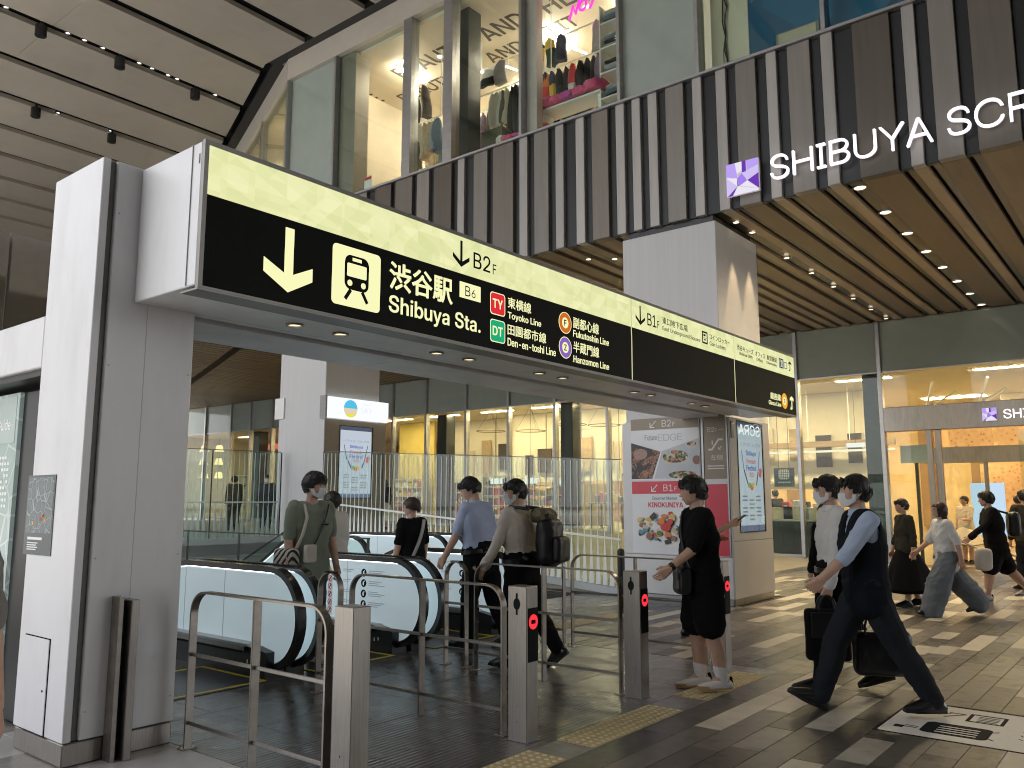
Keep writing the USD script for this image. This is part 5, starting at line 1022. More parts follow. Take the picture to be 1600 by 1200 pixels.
def hall_column(x, y, w, label, z0=0.0):
    t = thing('hall_column', label, 'column', (x, y, z0)); obj('shaft', Mb().cbox(x - w / 2, x + w / 2, y - w / 2, y + w / 2, z0 + .10, 4.85, .01), BCOL, t); obj('base', Mb().box(x - w / 2 - .01, x + w / 2 + .01, y - w / 2 - .01, y + w / 2 + .01, z0, z0 + .1), GREYMETAL, t)
hall_column(23.0, 6.2, .42, 'black column behind the glass left of the entrance doors'); hall_column(23.2, 16.1, .5, 'black column behind the glass left of the poster wall', .62); hall_column(23.6, 22.3, .5, 'black column behind the glass above the woman with the hair clip', .62); hall_column(23.6, 34.6, .5, 'black column in the far left shop', .62)
for k, y in enumerate((.6, 2.2, 3.7, 5.0)): obj('ceiling_truss', Mb().tube([(24.2, y, 4.72), (25.6, y + .5, 4.1), (27.0, y, 4.72)], .035, 6), PRINTW, sh)
obj('lit_cove', Mb().box(27.4, 27.5, -1, 5.6, 4.25, 4.42), glow('cove_yellow', (1.0, .80, .28), 1.0), sh); obj('gallery_edge', Mb().cbox(25.2, 25.4, 6.3, 13.8, 3.15, 3.32), mat('gallery_brown', (.40, .28, .16), .5), sh); obj('lit_cove', Mb().box(25.1, 25.19, 6.3, 13.8, 2.98, 3.04), glow('cove_white', (1.0, .9, .66), 1.1), sh)
for y in (7.4, 8.6, 9.8): obj('hanging_rod', Mb().box(24.8, 24.82, y, y + .02, 3.3, 4.85), PRINTW, sh)
# cafe counter, black sign
ct = thing('cafe_counter', 'dark glass cafe counter behind the front pane right of the poster wall', 'counter', (23, 7.2, 0))
obj('base', Mb().cbox(22.75, 23.4, 6.55, 9.4, .05, .98), mat('counter_dark', (.05, .055, .05), .2), ct); obj('top', Mb().cbox(22.70, 23.45, 6.5, 9.45, .985, 1.03), GREYMETAL, ct); obj('glass_case', Mb().box(22.76, 22.77, 6.55, 8.0, 1.032, 1.34), GLASS, ct); obj('back_cabinet', Mb().cbox(23.1, 23.4, 7.9, 9.4, 1.032, 1.36), mat('cabinet_cream', (.6, .52, .36), .5), ct)
for k in range(9): obj('slat', Mb().box(22.735, 22.748, 6.6 + k * .3, 6.8 + k * .3, .1, .85), DARKMETAL, ct)
for y, w, h, c in ((8.55, .25, .34, 'black'), (8.1, .2, .3, 'denim')): obj('menu_board', Mb().box(23.08, 23.098, y, y + w, 1.04, 1.04 + h), CL[c], ct)
for k, (y, c, h) in enumerate(((8.75, 'red', .16), (8.45, 'white', .2), (8.2, 'black', .16), (7.9, 'cream', .12))):
    t = thing('counter_item', f'small {c} package on the cabinet of the cafe counter', 'package', (23.2, y, 1.365)); obj('box', Mb().cbox(23.12, 23.32, y - .1, y + .1, 1.365, 1.365 + h, .02), CL[c], t); obj('label', Mb().box(23.115, 23.119, y - .05, y + .05, 1.39, 1.43), PRINTW, t)
bs = thing('shop_sign', 'square black hanging sign with a round white net emblem', 'sign', (22.5, 8.6, 1.94)); obj('board', Mb().cbox(22.45, 22.48, 8.22, 8.78, 1.93, 2.44), BLACK, bs)
p = rrect(.10, .20, .40, .47, .07); net = p
for a in np.linspace(.10, .40, 6)[1:-1]: net = net.difference(line([(a, .2), (a + .03, .47)], .014))
for b in np.linspace(.2, .47, 5)[1:-1]: net = net.difference(line([(.1, b), (.4, b - .02)], .014))
obj('emblem', place(net, (22.449, 8.75, 1.93), -Y_, Z_, .001), PRINTW, bs); obj('lettering', place(U(*[sg.box(.08 + .045 * k, .10, .11 + .045 * k, .135) for k in range(8)]), (22.449, 8.75, 1.93), -Y_, Z_, .001), PRINTW, bs); obj('hanger', Mb().box(22.46, 22.47, 8.35, 8.36, 2.44, 4.85).box(22.46, 22.47, 8.64, 8.65, 2.44, 4.85), DARKMETAL, bs)
# shelves with goods, tables, ring lamps, mannequins, notices
def shelf(x, y0, y1, z0, n, cols, label, seed):
    r = random.Random(seed); t = thing('display_shelf', label, 'shelf', (x, y0, z0)); Hs = .36
    for s in (y0, y1 - .03): obj('side', Mb().box(x, x + .4, s, s + .03, z0, z0 + n * Hs + .05), OFFWHITE, t)
    for i in range(n + 1): obj('board', Mb().box(x, x + .4, y0 + .031, y1 - .031, z0 + .02 + i * Hs, z0 + .05 + i * Hs), OFFWHITE, t)
    for i in range(n):
        y = y0 + .06
        while y < y1 - .2:
            w = r.uniform(.08, .2); h = r.uniform(.12, .28)
            obj('package', Mb().cbox(x + .05, x + .3, y, y + w - .015, z0 + .052 + i * Hs, z0 + .052 + i * Hs + h, .015), CL[r.choice(cols)], t); y += w
shelf(23.6, 16.7, 18.6, .62, 4, ['orange', 'red', 'yellow', 'white'], 'shelf with orange and red goods behind the backpack', 1); shelf(24.2, 12.4, 13.8, .45, 5, ['olive', 'cream', 'yellow', 'green'], 'shelf with green and cream goods near the poster wall', 2)
shelf(24.0, 19.2, 20.8, .62, 5, ['red', 'brown', 'black', 'red'], 'shelf with dark red goods behind the man in light blue', 3); shelf(24.4, 24.4, 26.2, .62, 5, ['yellow', 'cream', 'orange', 'white'], 'shelf with yellow goods behind the screen column', 4); shelf(24.2, 36.2, 38.2, .62, 6, ['yellow', 'cream', 'tan', 'white'], 'shelf with yellow goods in the far left shop', 5); shelf(24.6, 10.0, 11.6, .25, 5, ['tan', 'white', 'olive'], 'shelf with tan goods hidden mostly by the column', 6); shelf(28.5, .6, 2.4, 0, 5, ['tan', 'orange', 'cream'], 'shelf with tan goods deep inside the entrance', 8)
for i, (x, y, z) in enumerate(((24.2, 18.6, 4.1), (24.4, 16.9, 4.25), (23.9, 15.2, 4.1), (24.3, 20.6, 4.2))):
    t = thing('ring_lamp', ORD[i] + ' thin dark ring lamp hanging in the shop hall', 'pendant lamp', (x, y, z), group='thin dark ring lamps hanging in the shop hall')
    obj('ring', Mb().tube([(x + .55 * math.cos(a), y + .55 * math.sin(a), z) for a in np.linspace(0, 2 * math.pi, 25)], .014, 6), mat('ring_bronze', (.12, .09, .06), .4, .6), t)
    for a in (0, 2.1, 4.2): obj('wire', Mb().tube([(x + .55 * math.cos(a), y + .55 * math.sin(a), z), (x + .1 * math.cos(a), y + .1 * math.sin(a), 4.85)], .005, 4), DARKMETAL, t)
for i, (x, y, z, w, h) in enumerate(((23.3, 17.9, 2.15, .55, .2), (23.2, 19.4, 2.15, .55, .2), (23.4, 16.6, 2.1, .35, .18), (23.6, 6.9, 3.0, .5, .12), (23.8, 13.2, 2.6, .4, .4))):
    t = thing('hanging_notice', 'white lit notice hanging in the shop hall, ' + ('above the backpack', 'above the man in light blue', 'left of the black column', 'beside the entrance column', 'near the poster wall')[i], 'notice', (x, y, z)); obj('board', Mb().box(x, x + .02, y - w / 2, y + w / 2, z, z + h), glow('notice_white', (1, .97, .9), 1.0), t); obj('wire', Mb().box(x + .005, x + .012, y - .005, y + .005, z + h, 4.85), DARKMETAL, t)
for i, (y, z) in enumerate(((39.4, 4.22), (38.0, 4.18), (39.4, 3.56), (38.0, 3.52), (39.3, 2.86), (37.95, 2.83))):
    t = thing('shade_lamp', ('top left', 'top right', 'middle left', 'middle right', 'bottom left', 'bottom right')[i] + ' of the six warm lampshades in the far left shop', 'lamp', (23.5, y, z))
    c = trimesh.creation.cone(radius=.01, height=.01); obj('shade', Mb().add(*tubev([(23.5, y, z - .16), (23.5, y, z + .16)], [.23, .13], 14)), glow('shade_warm', (1.0, .72, .30), 1.5), t); obj('cord', Mb().box(23.495, 23.505, y - .005, y + .005, z + .16, z + .5), DARKMETAL, t)
cu = thing('red_curtain', 'red curtain and red glowing ceiling strip in the far left shop', 'curtain', (25.5, 32, .62))
obj('curtain', Mb().prism([(25.5 + .08 * math.sin(y * 26), y) for y in np.linspace(31.2, 34.4, 90)] + [(25.9, 34.4), (25.9, 31.2)], 'z', 2.6, 4.05), mat('curtain_red', (.30, .012, .02), .8), cu); obj('strip', Mb().box(25.3, 25.42, 30.5, 37.0, 4.15, 4.42), glow('strip_red', (1.0, .22, .13), .85), cu); obj('counter', Mb().cbox(24.9, 25.4, 31.5, 36.5, .62, 1.7), BLACK, cu)
t = thing('blue_notice', 'pale blue upright screen in the far left shop', 'screen', (23.2, 36.0, 1.6)); obj('display', Mb().box(23.2, 23.22, 35.85, 36.35, 1.5, 2.3), glow('notice_blue', (.35, .55, .75), .8), t); obj('stand', Mb().box(23.221, 23.26, 36.0, 36.2, .62, 2.2), DARKMETAL, t)
for i, y in enumerate((13.2, 13.75)):
    t = thing('arch_rack', ('tall narrow bronze arch rack in the hall, right one', 'tall narrow bronze arch rack in the hall, left one')[i], 'rack', (23.3, y, .5)); obj('arch', sweep_rect([(23.3, y + a, z) for a, _, z in [(p[1], 0, p[2]) for p in arch(0, .42, 2.5, .2, .5)]], .03, .02, (1, 0, 0)), BRONZE, t); obj('shelf_board', Mb().box(23.15, 23.45, y + .03, y + .39, 1.5, 1.53), DARKMETAL, t)
t = thing('round_table', 'small dark table with a black box on it in the hall', 'table', (23.4, 12.6, .4)); obj('tabletop', Mb().cbox(23.2, 23.7, 12.3, 12.95, 1.25, 1.29), DARKMETAL, t); obj('leg', Mb().box(23.42, 23.48, 12.58, 12.66, .42, 1.25), DARKMETAL, t)
t = thing('display_box', 'black box on the small dark table in the hall', 'box', (23.4, 12.6, 1.29)); obj('body', Mb().cbox(23.35, 23.5, 12.5, 12.72, 1.292, 1.48), BLACK, t); obj('lid', Mb().cbox(23.345, 23.505, 12.495, 12.725, 1.481, 1.5), DARKMETAL, t)
# inside the entrance
iv = thing('inner_doors', 'inner door frame with steel band inside the entrance', 'doors', (26, 3, 0)); obj('band', Mb().cbox(26, 26.2, -1.5, 5.5, 2.6, 3.05), STEEL, iv)
for y in (5.4, 4.2, 2.6, 1.0, -.6): obj('post', Mb().cbox(26.05, 26.15, y - .05, y + .05, 0, 2.598), STEEL, iv)
obj('glass_panel', Mb().box(26.09, 26.10, 4.26, 5.34, .05, 2.59), SHOPGLASS, iv)
CORK = nodes('cork_board', {'g': ('geometry', {}), 'v': ('voronoi_texture', {'scale': 9.0}), 'r': ('rgb_ramp', {'ramp': [(0.05, (.16, .07, .03)), (.25, (.62, .40, .20)), (.8, (.70, .48, .26))]}), 'p': ('principled_bsdf', {'roughness': .7})}, [('g.position', 'v.vector'), ('v.distance', 'r.fac'), ('r.color', 'p.base_color')])
for k, y in enumerate((5.1, 3.9, 2.7, 1.5)): obj('cork_panel', Mb().box(26.3, 26.35, y - 1.1, y, 3.06, 3.75), CORK, iv)
for k, y in enumerate((5.0, 3.6, 2.2)): obj('cork_wall', Mb().box(30.0, 30.06, y - 1.2, y, .8, 2.7), CORK, iv)
t = thing('entrance_screen', 'pale blue upright screen inside the entrance behind the white dress', 'screen', (26.8, 4.4, .7)); obj('display', Mb().box(26.8, 26.83, 3.9, 4.75, .55, 2.05), glow('notice_pale', (.60, .78, .95), .95), t); obj('stand', Mb().box(26.84, 26.9, 4.1, 4.5, 0, 1.9), DARKMETAL, t)
t = thing('hall_pendant', 'round warm pendant lamp inside the entrance', 'pendant lamp', (27.5, 1.7, 2.6)); c = trimesh.creation.icosphere(2, .35); c.apply_scale((1, 1, .6)); c.apply_translation((27.5, 1.75, 2.65)); obj('shade', c, glow('pendant_warm', (1, .74, .36), 1.6), t, smooth=True); obj('cord', Mb().box(27.495, 27.505, 1.745, 1.755, 2.85, 4.85), DARKMETAL, t)
t = thing('pale_notice', 'pale greenish notice board standing in the side window left of the doors', 'notice', (22.9, 5.2, 2.0)); obj('board', Mb().box(22.9, 22.92, 4.9, 5.6, 2.5, 2.95), mat('pale_board', (.55, .62, .60), .4), t); obj('stand', Mb().box(22.925, 22.96, 5.2, 5.28, 0.0, 2.9), DARKMETAL, t)

rh = random.Random(21)
for i, (x, y) in enumerate(((24.3, 15.2), (24.6, 18.0), (24.8, 20.0), (25.4, 23.3), (24.2, 11.0), (25.5, .8), (24.6, 26.0), (25.0, 36.5), (24.6, 33.0))):
    zb = fz(y); t = thing('display_table', 'wooden display table with goods in the hall, ' + ('nearest the black column', 'behind the backpack', 'behind the man in light blue', 'behind the woman with the hair clip', 'right of the poster wall', 'inside the entrance', 'behind the screen column', 'far left', 'under the red strip')[i], 'table', (x, y, zb))
    obj('tabletop', Mb().cbox(x - .4, x + .4, y - .7, y + .7, zb + .82, zb + .87), mat('table_wood', (.30, .19, .09), .4, 0, .15, (3, 20, 3)), t)
    for a in (-.33, .33):
        for b in (-.62, .62): obj('leg', Mb().box(x + a - .025, x + a + .025, y + b - .025, y + b + .025, zb + .002, zb + .819), DARKMETAL, t)
    yy = y - .62
    while yy < y + .55:
        w = rh.uniform(.08, .2); h = rh.uniform(.1, .42); c = rh.choice(['cream', 'tan', 'orange', 'red', 'white', 'black', 'olive', 'brown', 'yellow'])
        k = thing('table_goods', f'small {c} package standing on a display table in the shop hall', 'package', (x, yy, zb + .87), group=f'small {c} packages on the display tables of the shop hall'); obj('package', Mb().cbox(x - .12, x + .12, yy, yy + w, zb + .871, zb + .871 + h, .02), CL[c], k); obj('lid', Mb().cbox(x - .10, x + .10, yy + .01, yy + w - .01, zb + .872 + h, zb + .89 + h, .005), PRINTW, k); yy += w + .05
for i, (x, y0, y1) in enumerate(((25.1, 14.6, 20.0), (25.7, 20.8, 24.0), (25.9, 7.3, 13.3))):
    for j in range(int((y1 - y0) / .9)): obj('wall_picture', Mb().box(x - .02, x + .05, y0 + j * .9 + .1, y0 + j * .9 + rh.uniform(.4, .75), 2.5 + rh.uniform(0, .3), 3.2 + rh.uniform(0, .9)), CL[rh.choice(['tan', 'cream', 'cream', 'brown', 'tan'])], sh)
for j in range(26): obj('wall_louver', Mb().box(32.85, 32.99, -3 + j * 1.65, -3 + j * 1.65 + .5, .65, 4.7), mat('louver_wood', (.26, .15, .07), .5, 0, .1), sh)
# ------------------------------------------------------------------ people
SKIN = nodes('skin', {'g': ('geometry', {}), 'n': ('noise_texture', {'scale': 40.0, 'detail': 3.0}), 'r': ('rgb_ramp', {'ramp': [(.3, (.50, .31, .22)), (.7, (.56, .36, .26))]}), 'p': ('principled_bsdf', {'roughness': .48, 'subsurface_weight': .12, 'subsurface_scale': .01})}, [('g.position', 'n.vector'), ('n.fac', 'r.fac'), ('r.color', 'p.base_color')])
HAIRB = mat('hair_black', (.011, .010, .009), .42, 0, .4, (60, 60, 14), bump=.6, bscale=(90, 90, 16), spec=.4)
HAIRBR = mat('hair_brown', (.035, .019, .012), .42, 0, .4, (60, 60, 14), bump=.6, bscale=(90, 90, 16), spec=.4)
MASK = mat('mask_white', (.74, .76, .78), .8, 0, .03)
def fab(n, c, v=.10, r=.85): return mat('wear_' + n, c, r, 0, v, (7, 7, 7), bump=.22, bscale=(30, 30, 14), spec=.12)
W = {'sage': fab('sage', (.225, .255, .19)), 'white': fab('white', (.70, .69, .67), .04), 'offwhite': fab('offwhite', (.60, .56, .49), .05), 'black': fab('black', (.007, .007, .0075), .15), 'blueshirt': fab('blueshirt', (.42, .50, .64), .05), 'creamshirt': fab('creamshirt', (.68, .63, .54), .05),
     'charcoal': fab('charcoal', (.020, .022, .027), .15), 'navyvest': fab('navyvest', (.009, .0105, .015), .15), 'lightblue': fab('lightblue', (.40, .46, .62), .05), 'jeans': fab('jeans', (.17, .19, .21), .15), 'denim': fab('denim', (.07, .09, .13), .15), 'darkolive': fab('darkolive', (.04, .037, .028)), 'dress': fab('dress', (.66, .58, .42), .05), 'grey': fab('grey', (.22, .21, .20)), 'shoeblack': mat('shoe_black', (.010, .010, .010), .18, 0, .1, spec=.6), 'shoewhite': mat('shoe_white', (.66, .65, .63), .5, 0, .05), 'sole': mat('sole_tan', (.42, .27, .13), .6), 'greyplaid': fab('greyplaid', (.14, .13, .12), .4), 'red': fab('wred', (.35, .03, .03)), 'leather': mat('leather_black', (.010, .010, .011), .38, 0, .15, (20, 20, 20), bump=.2, bscale=(60, 60, 60))}
def S(c, r, n=12): return Manifold.sphere(r, n).translate(tuple(map(float, c)))
def ell(c, r, n=20): return Manifold.sphere(1.0, n).scale(tuple(map(float, r))).translate(tuple(map(float, c)))
def hull(*ms): return Manifold.batch_hull(list(ms))
def bone(a, ra, b, rb, n=12): return hull(S(a, ra, n), S(b, rb, n))
def union(ms): return Manifold.batch_boolean(ms, m3.OpType.Add)
def soft(m, edge=.03, it=8, wr=0.0, fr=9.0, seed=0, folds=0.0):
    q = m.refine_to_length(edge).to_mesh(); t = trimesh.Trimesh(q.vert_properties[:, :3], q.tri_verts, process=True)
    if it: trimesh.smoothing.filter_taubin(t, .5, .53, it)
    if wr:
        v = np.array(t.vertices); n = np.array(t.vertex_normals)
        d = (meshkit.fbm(v * (fr, fr, fr * .55), 3, seed) - .5) * 2
        if folds:
            wv = v + .12 * (meshkit.fbm(v * 4, 2, seed + 3)[:, None] - .5); rg = 1 - abs(2 * meshkit.fbm(wv @ np.array([[.8, .5, .35], [-.4, .85, -.3], [.3, -.2, .9]]) * (fr * .55, fr * .55, fr * 1.25), 2, seed + 5) - 1)
            d = d * .5 + folds * 5.2 * (rg ** 3 - .45)
        t.vertices = v + n * (d * wr)[:, None]
    return t
def to_m(t):
    return Manifold(m3.Mesh(vert_properties=np.asarray(t.vertices, np.float32), tri_verts=np.asarray(t.faces, np.uint32)))
def rot_y(v, a):
    c, s = math.cos(a), math.sin(a); return np.array([v[0] * c + v[2] * s, v[1], -v[0] * s + v[2] * c])
def dirs(a): return np.array([math.sin(a), 0, -math.cos(a)])
npers = 0
def person(label, pos, yaw, H=1.7, lean=0, head=(0, 0), legL=(0, 0, 0), legR=(0, 0, 0), armL=(5, 8, 10), armR=(5, 8, 10), girl=False, top='white', sleeve=.6, bottom='charcoal', style='trousers', loose=1.0, shoe='shoeblack', sole=None, sock=None, hair='short', hairm=None, mask=False, vest=None, skirtlen=.4, hands=False, fat=1.0, collar=False, group=None, grip=0.3):
    global npers; npers += 1; sd_ = npers
    rad = math.radians; D2 = lambda *q: np.array(q, float)
    l = rad(lean); spine = D2(math.sin(l), 0, math.cos(l)); side = D2(0, 1, 0); fwd = np.cross(side, spine)
    hw, sw = (.052, .098) if girl else (.050, .115)
    J = {}
    hip = D2(0, 0, .52 * H)
    for s, k, (a, kn, fp) in ((1, 'L', legL), (-1, 'R', legR)):
        h = hip + side * s * hw * H; a_, s_ = rad(a), rad(a - kn)
        n = h + dirs(a_) * .245 * H; an = n + dirs(s_) * .235 * H + D2(0, s * .004, 0)
        f = rad(fp); fd = D2(math.cos(f), s * .12, math.sin(f)); fu = D2(-math.sin(f), 0, math.cos(f))
        J['h' + k], J['k' + k], J['a' + k] = h, n, an; J['fd' + k], J['fu' + k] = fd, fu
        J['heel' + k] = an - fd * .03 * H - fu * .042 * H; J['toe' + k] = an + fd * .115 * H - fu * .042 * H
    sh = {k: hip + spine * .295 * H + side * s * sw * H for s, k in ((1, 'L'), (-1, 'R'))}
    for s, k, (a, b, e) in ((1, 'L', armL), (-1, 'R', armR)):
        a_, b_, e_ = rad(a) + l, rad(b), rad(e)
        u = D2(math.sin(a_) * math.cos(b_), s * math.sin(b_), -math.cos(a_) * math.cos(b_)); w = D2(math.sin(a_ + e_) * math.cos(b_ * .3), s * math.sin(b_ * .3), -math.cos(a_ + e_) * math.cos(b_ * .3))
        J['s' + k] = sh[k]; J['e' + k] = sh[k] + u * .17 * H; J['w' + k] = J['e' + k] + w * .145 * H; J['wd' + k] = w / np.linalg.norm(w)
    neck = hip + spine * .315 * H; hc = neck + spine * .095 * H + fwd * .012 * H + D2(rad(head[1]) * .05 * H, 0, 0)
    # stand on the ground
    dz = min(min(J['heel' + k][2], J['toe' + k][2]) for k in 'LR')
    for k in list(J):
        if k[:2] not in ('fd', 'fu', 'wd'): J[k] = J[k] - D2(0, 0, dz)
    hip, neck, hc = hip - D2(0, 0, dz), neck - D2(0, 0, dz), hc - D2(0, 0, dz)
    P = lambda u, w=0, f=0: hip + spine * u * H + side * w * H + fwd * f * H
    rr = H * fat
    def torso(e):
        lv = [(-.035, .046, .062), (.03, .048, .064), (.10, .042 if girl else .046, .053 if girl else .058), (.19, .050 if girl else .058, .060 if girl else .066), (.265, .066 if girl else .078, .046), (.295, .080 if girl else .092, .030)]
        q = [[S(P(u, w * s * fat, f), r * rr + e, 14) for s in (1, -1) for f in (0, )] for u, w, r, f in [(a, b, c, .004) for a, b, c in lv]]
        return [hull(*(q[i] + q[i + 1])) for i in range(len(q) - 1)]
    def leg(k, e, lo=1.0, to=1.0):
        h, n, a = J['h' + k], J['k' + k], J['a' + k]
        ms = [bone(h + D2(0, 0, .01), .060 * rr + e, n, .036 * rr + e * lo)]
        if to > .5:
            t = (to - .5) * 2; e2 = n + (a - n) * t; c = n + (a - n) * min(.3, t) + D2(-.012, 0, 0)
            ms += [bone(n, .036 * rr + e * lo, c, .037 * rr + e * lo), bone(c, .037 * rr + e * lo, e2, (.037 + (.024 - .037) * t) * rr + e * lo)]
        return ms
    def arm(k, e, to):
        s, el_, w = J['s' + k], J['e' + k], J['w' + k]
        t = min(to, 1.0); p = s + (el_ - s) * t; r = (.034 + (.026 - .034) * t) * H
        ms = [bone(s, .036 * H + e * .8, p, r + e)]
        if to > 1: t = to - 1; q = el_ + (w - el_) * t; ms.append(bone(el_, .026 * H + e, q, (.026 + (.0185 - .026) * t) * H + e))
        return ms
    B = torso(0)
    for k in 'LR': B += leg(k, 0) + arm(k, 0, 2)
    for k in 'LR':
        fd, fu = J['fd' + k], J['fu' + k]; B += [hull(S(J['a' + k], .024 * H), S(J['heel' + k] + fu * .02 * H, .018 * H), S(J['toe' + k] + fu * .012 * H - fd * .01 * H, .011 * H))]
    # head with face, turned on the neck
    hy = rad(head[0]); hp = rad(head[1]); cy, sy = math.cos(hy), math.sin(hy)
    Rm = np.array([[cy, -sy, 0], [sy, cy, 0], [0, 0, 1]]) @ np.array([[math.cos(hp), 0, math.sin(hp)], [0, 1, 0], [-math.sin(hp), 0, math.cos(hp)]])
    h_ = H * (1.02 if girl else 1.05)
    q = lambda x, y, z: hc + Rm @ (D2(x, y, z) * h_)
    def hs(x, y, z, r, n=12): return S(q(x, y, z), r * h_, n)
    skull = hull(hs(-.012, 0, .014, .048, 16), hs(.012, 0, .012, .043, 16), hs(.024, .012, -.012, .027), hs(.024, -.012, -.012, .027), hs(.030, 0, -.047, .013), hs(.005, .022, -.036, .014), hs(.005, -.022, -.036, .014))
    nose = hull(hs(.047, 0, .004, .004, 8), hs(.059, 0, -.014, .0055, 8), hs(.047, .007, -.017, .005, 8), hs(.047, -.007, -.017, .005, 8), hs(.040, 0, .006, .004, 8))
    ears = [hull(hs(-.004, s * .0415, .006, .007, 8), hs(-.002, s * .042, -.014, .005, 8), hs(-.010, s * .045, .002, .006, 8)) for s in (1, -1)]
    brow = hull(hs(.044, .018, .010, .006, 8), hs(.044, -.018, .010, .006, 8)); lips = hull(hs(.0475, .008, -.032, .0045, 8), hs(.0475, -.008, -.032, .0045, 8), hs(.049, 0, -.031, .0045, 8))
    B += [bone(neck - spine * .02 * H, .036 * H * (.9 if girl else 1), hc + Rm @ D2(-.008, 0, -.03) * H, .031 * H * (.9 if girl else 1))]
    body = soft(union(B), .028 * H, 8)
    hd = soft(union([skull, brow, lips] + ears), .011 * H, 3); hd2 = to_m(hd) + nose
    ms = [to_m(body), hd2]
    for s, k in ((1, 'L'), (-1, 'R')):
        w, d = J['w' + k], J['wd' + k]; n = side * s; th = np.cross(n, d) ; th /= np.linalg.norm(th); th = th if th @ D2(1, 0, 0) > -.3 else th
        fr = fwd - d * (fwd @ d); fr /= np.linalg.norm(fr)          # thumb side (forward)
        pn_ = np.cross(d, fr) * s; inw = -side * s; inw = inw - d * (inw @ d); inw /= np.linalg.norm(inw)
        c = lambda a, b, e: w + d * a * H + fr * b * H + inw * e * H
        palm = hull(*[S(c(a, b, 0), r * H, 8) for a, b, r in ((.0, .008, .0125), (.0, -.008, .0125), (.052, .017, .0085), (.052, -.017, .0080))])
        fing = []
        for i, (b, L) in enumerate(((.0165, .040), (.0055, .046), (-.0055, .042), (-.0165, .033))):
            g1 = grip * (1 + .12 * i); p0 = c(.050, b, 0); p1 = p0 + (d * math.cos(g1) + inw * math.sin(g1)) * L * .48 * H; g2 = g1 * 2.3; p2 = p1 + (d * math.cos(g2) + inw * math.sin(g2)) * L * .30 * H; g3 = g1 * 3.1; p3 = p2 + (d * math.cos(g3) + inw * math.sin(g3)) * L * .24 * H
            fing += [bone(p0, .0054 * H, p1, .0050 * H, 8), bone(p1, .0050 * H, p2, .0046 * H, 8), bone(p2, .0046 * H, p3, .0040 * H, 8)]
        t0 = c(.014, .014, .002); t1 = t0 + (d * .75 + fr * .6 + inw * .25) * .024 * H; t2 = t1 + (d * .9 + fr * .1 + inw * .4) * .02 * H
        ms.append(union([palm, bone(t0, .0075 * H, t1, .0062 * H, 8), bone(t1, .0062 * H, t2, .0048 * H, 8)] + fing)); J['hand' + k] = c(.06, 0, .012)
    bm = union(ms); qm = bm.to_mesh(); bt = trimesh.Trimesh(qm.vert_properties[:, :3], qm.tri_verts, process=True)
    t = thing('person', label, 'person', (pos[0], pos[1], pos[2] if len(pos) > 2 else 0.0), rz=yaw, group=group); t.loc = np.zeros(3)
    obj('body', bt, SKIN, t, smooth=60)
    # eyes, brows, mouth
    for s in (1, -1):
        e = trimesh.creation.icosphere(1, 1.0); e.vertices = np.array([q(*(np.array([.0445, s * .0175, .0]) + v * (.004, .0075, .0032))) for v in e.vertices]); obj('eye', e, PRINTK, t)
        m_ = hull(*[hs(.0475, s * y, .0125 + .002 * (y < .02), .0022, 6) for y in (.009, .018, .027)]); obj('eyebrow', Mb().tm_add(m_), HAIRB, t)
    if not mask: obj('mouth', Mb().tm_add(hull(hs(.0505, .011, -.0325, .0020, 6), hs(.053, 0, -.0325, .0022, 6), hs(.0505, -.011, -.0325, .0020, 6))), mat('lips', (.30, .11, .09), .5), t)
    else:
        mk = hull(*[hs(x, y, z, .004, 8) for x, y, z in ((.062, 0, -.008), (.062, .0, -.03), (.052, .018, -.004), (.052, -.018, -.004), (.012, .042, -.012), (.012, -.042, -.012), (.012, .034, -.034), (.012, -.034, -.034), (.045, 0, -.056), (.034, .02, -.05), (.034, -.02, -.05))])
        obj('face_mask', soft(mk, .012, 2), MASK, t, smooth=True)
        for s in (1, -1): obj('mask_loop', Mb().tube([q(.014, s * .043, -.012), q(-.012, s * .051, .012), q(.012, s * .040, -.03)], .0016, 5), MASK, t)
    # hair
    hm = hairm or HAIRB
    def cap(o, r, cut):
        s = trimesh.creation.icosphere(4); v = np.array(s.vertices); dd = 1 + .10 * (meshkit.fbm(v * 4.5 + sd_, 3, sd_) - .5) + .05 * (meshkit.fbm(v * (14, 14, 4), 2, sd_) - .5)
        v = v * dd[:, None] * np.array(r) + np.array(o); s.vertices = v
        m = to_m(s)
        for b in cut: m = m - b
        qm_ = m.to_mesh(); tm_ = trimesh.Trimesh(qm_.vert_properties[:, :3], qm_.tri_verts, process=True); tm_.vertices = np.array([q(*p) for p in tm_.vertices]); return tm_
    bx_ = lambda x0, x1, y0, y1, z0, z1: Manifold.cube((x1 - x0, y1 - y0, z1 - z0)).translate((x0, y0, z0))
    def tufts(mesh, n, L, z0, z1, xmax, r0=.011):
        """locks of hair that break up the hairline"""
        rt_ = random.Random(sd_ * 11 + n); mb = Mb().tm_add(mesh)
        for _ in range(n):
            a = rt_.uniform(-math.pi, math.pi); f = math.cos(a); zz = (z0 if f < .1 else z1) + rt_.uniform(-.006, .014); rx, ry = .050 + .010 * abs(f), .0455
            c = np.array((rx * f - .006, ry * math.sin(a), zz)); o = np.array((f, math.sin(a), 0)); sw_ = np.array((-math.sin(a), f, 0)) * rt_.uniform(-.5, .5)
            LL = L * rt_.uniform(.6, 1.25) * (1.0 if f < .55 else .8); p1 = c - np.array((0, 0, 1)) * LL + sw_ * LL * .8 - o * LL * .12; p0 = c + np.array((0, 0, .02)) - o * .006; pm = (p0 + p1) / 2 + o * .006
            if p1[0] > xmax and p1[2] < z1 - .018: continue
            mb.tube([q(*p0), q(*pm), q(*p1)], [r0 * .75 * H, r0 * H * .7, .0012 * H], 5)
        return mb
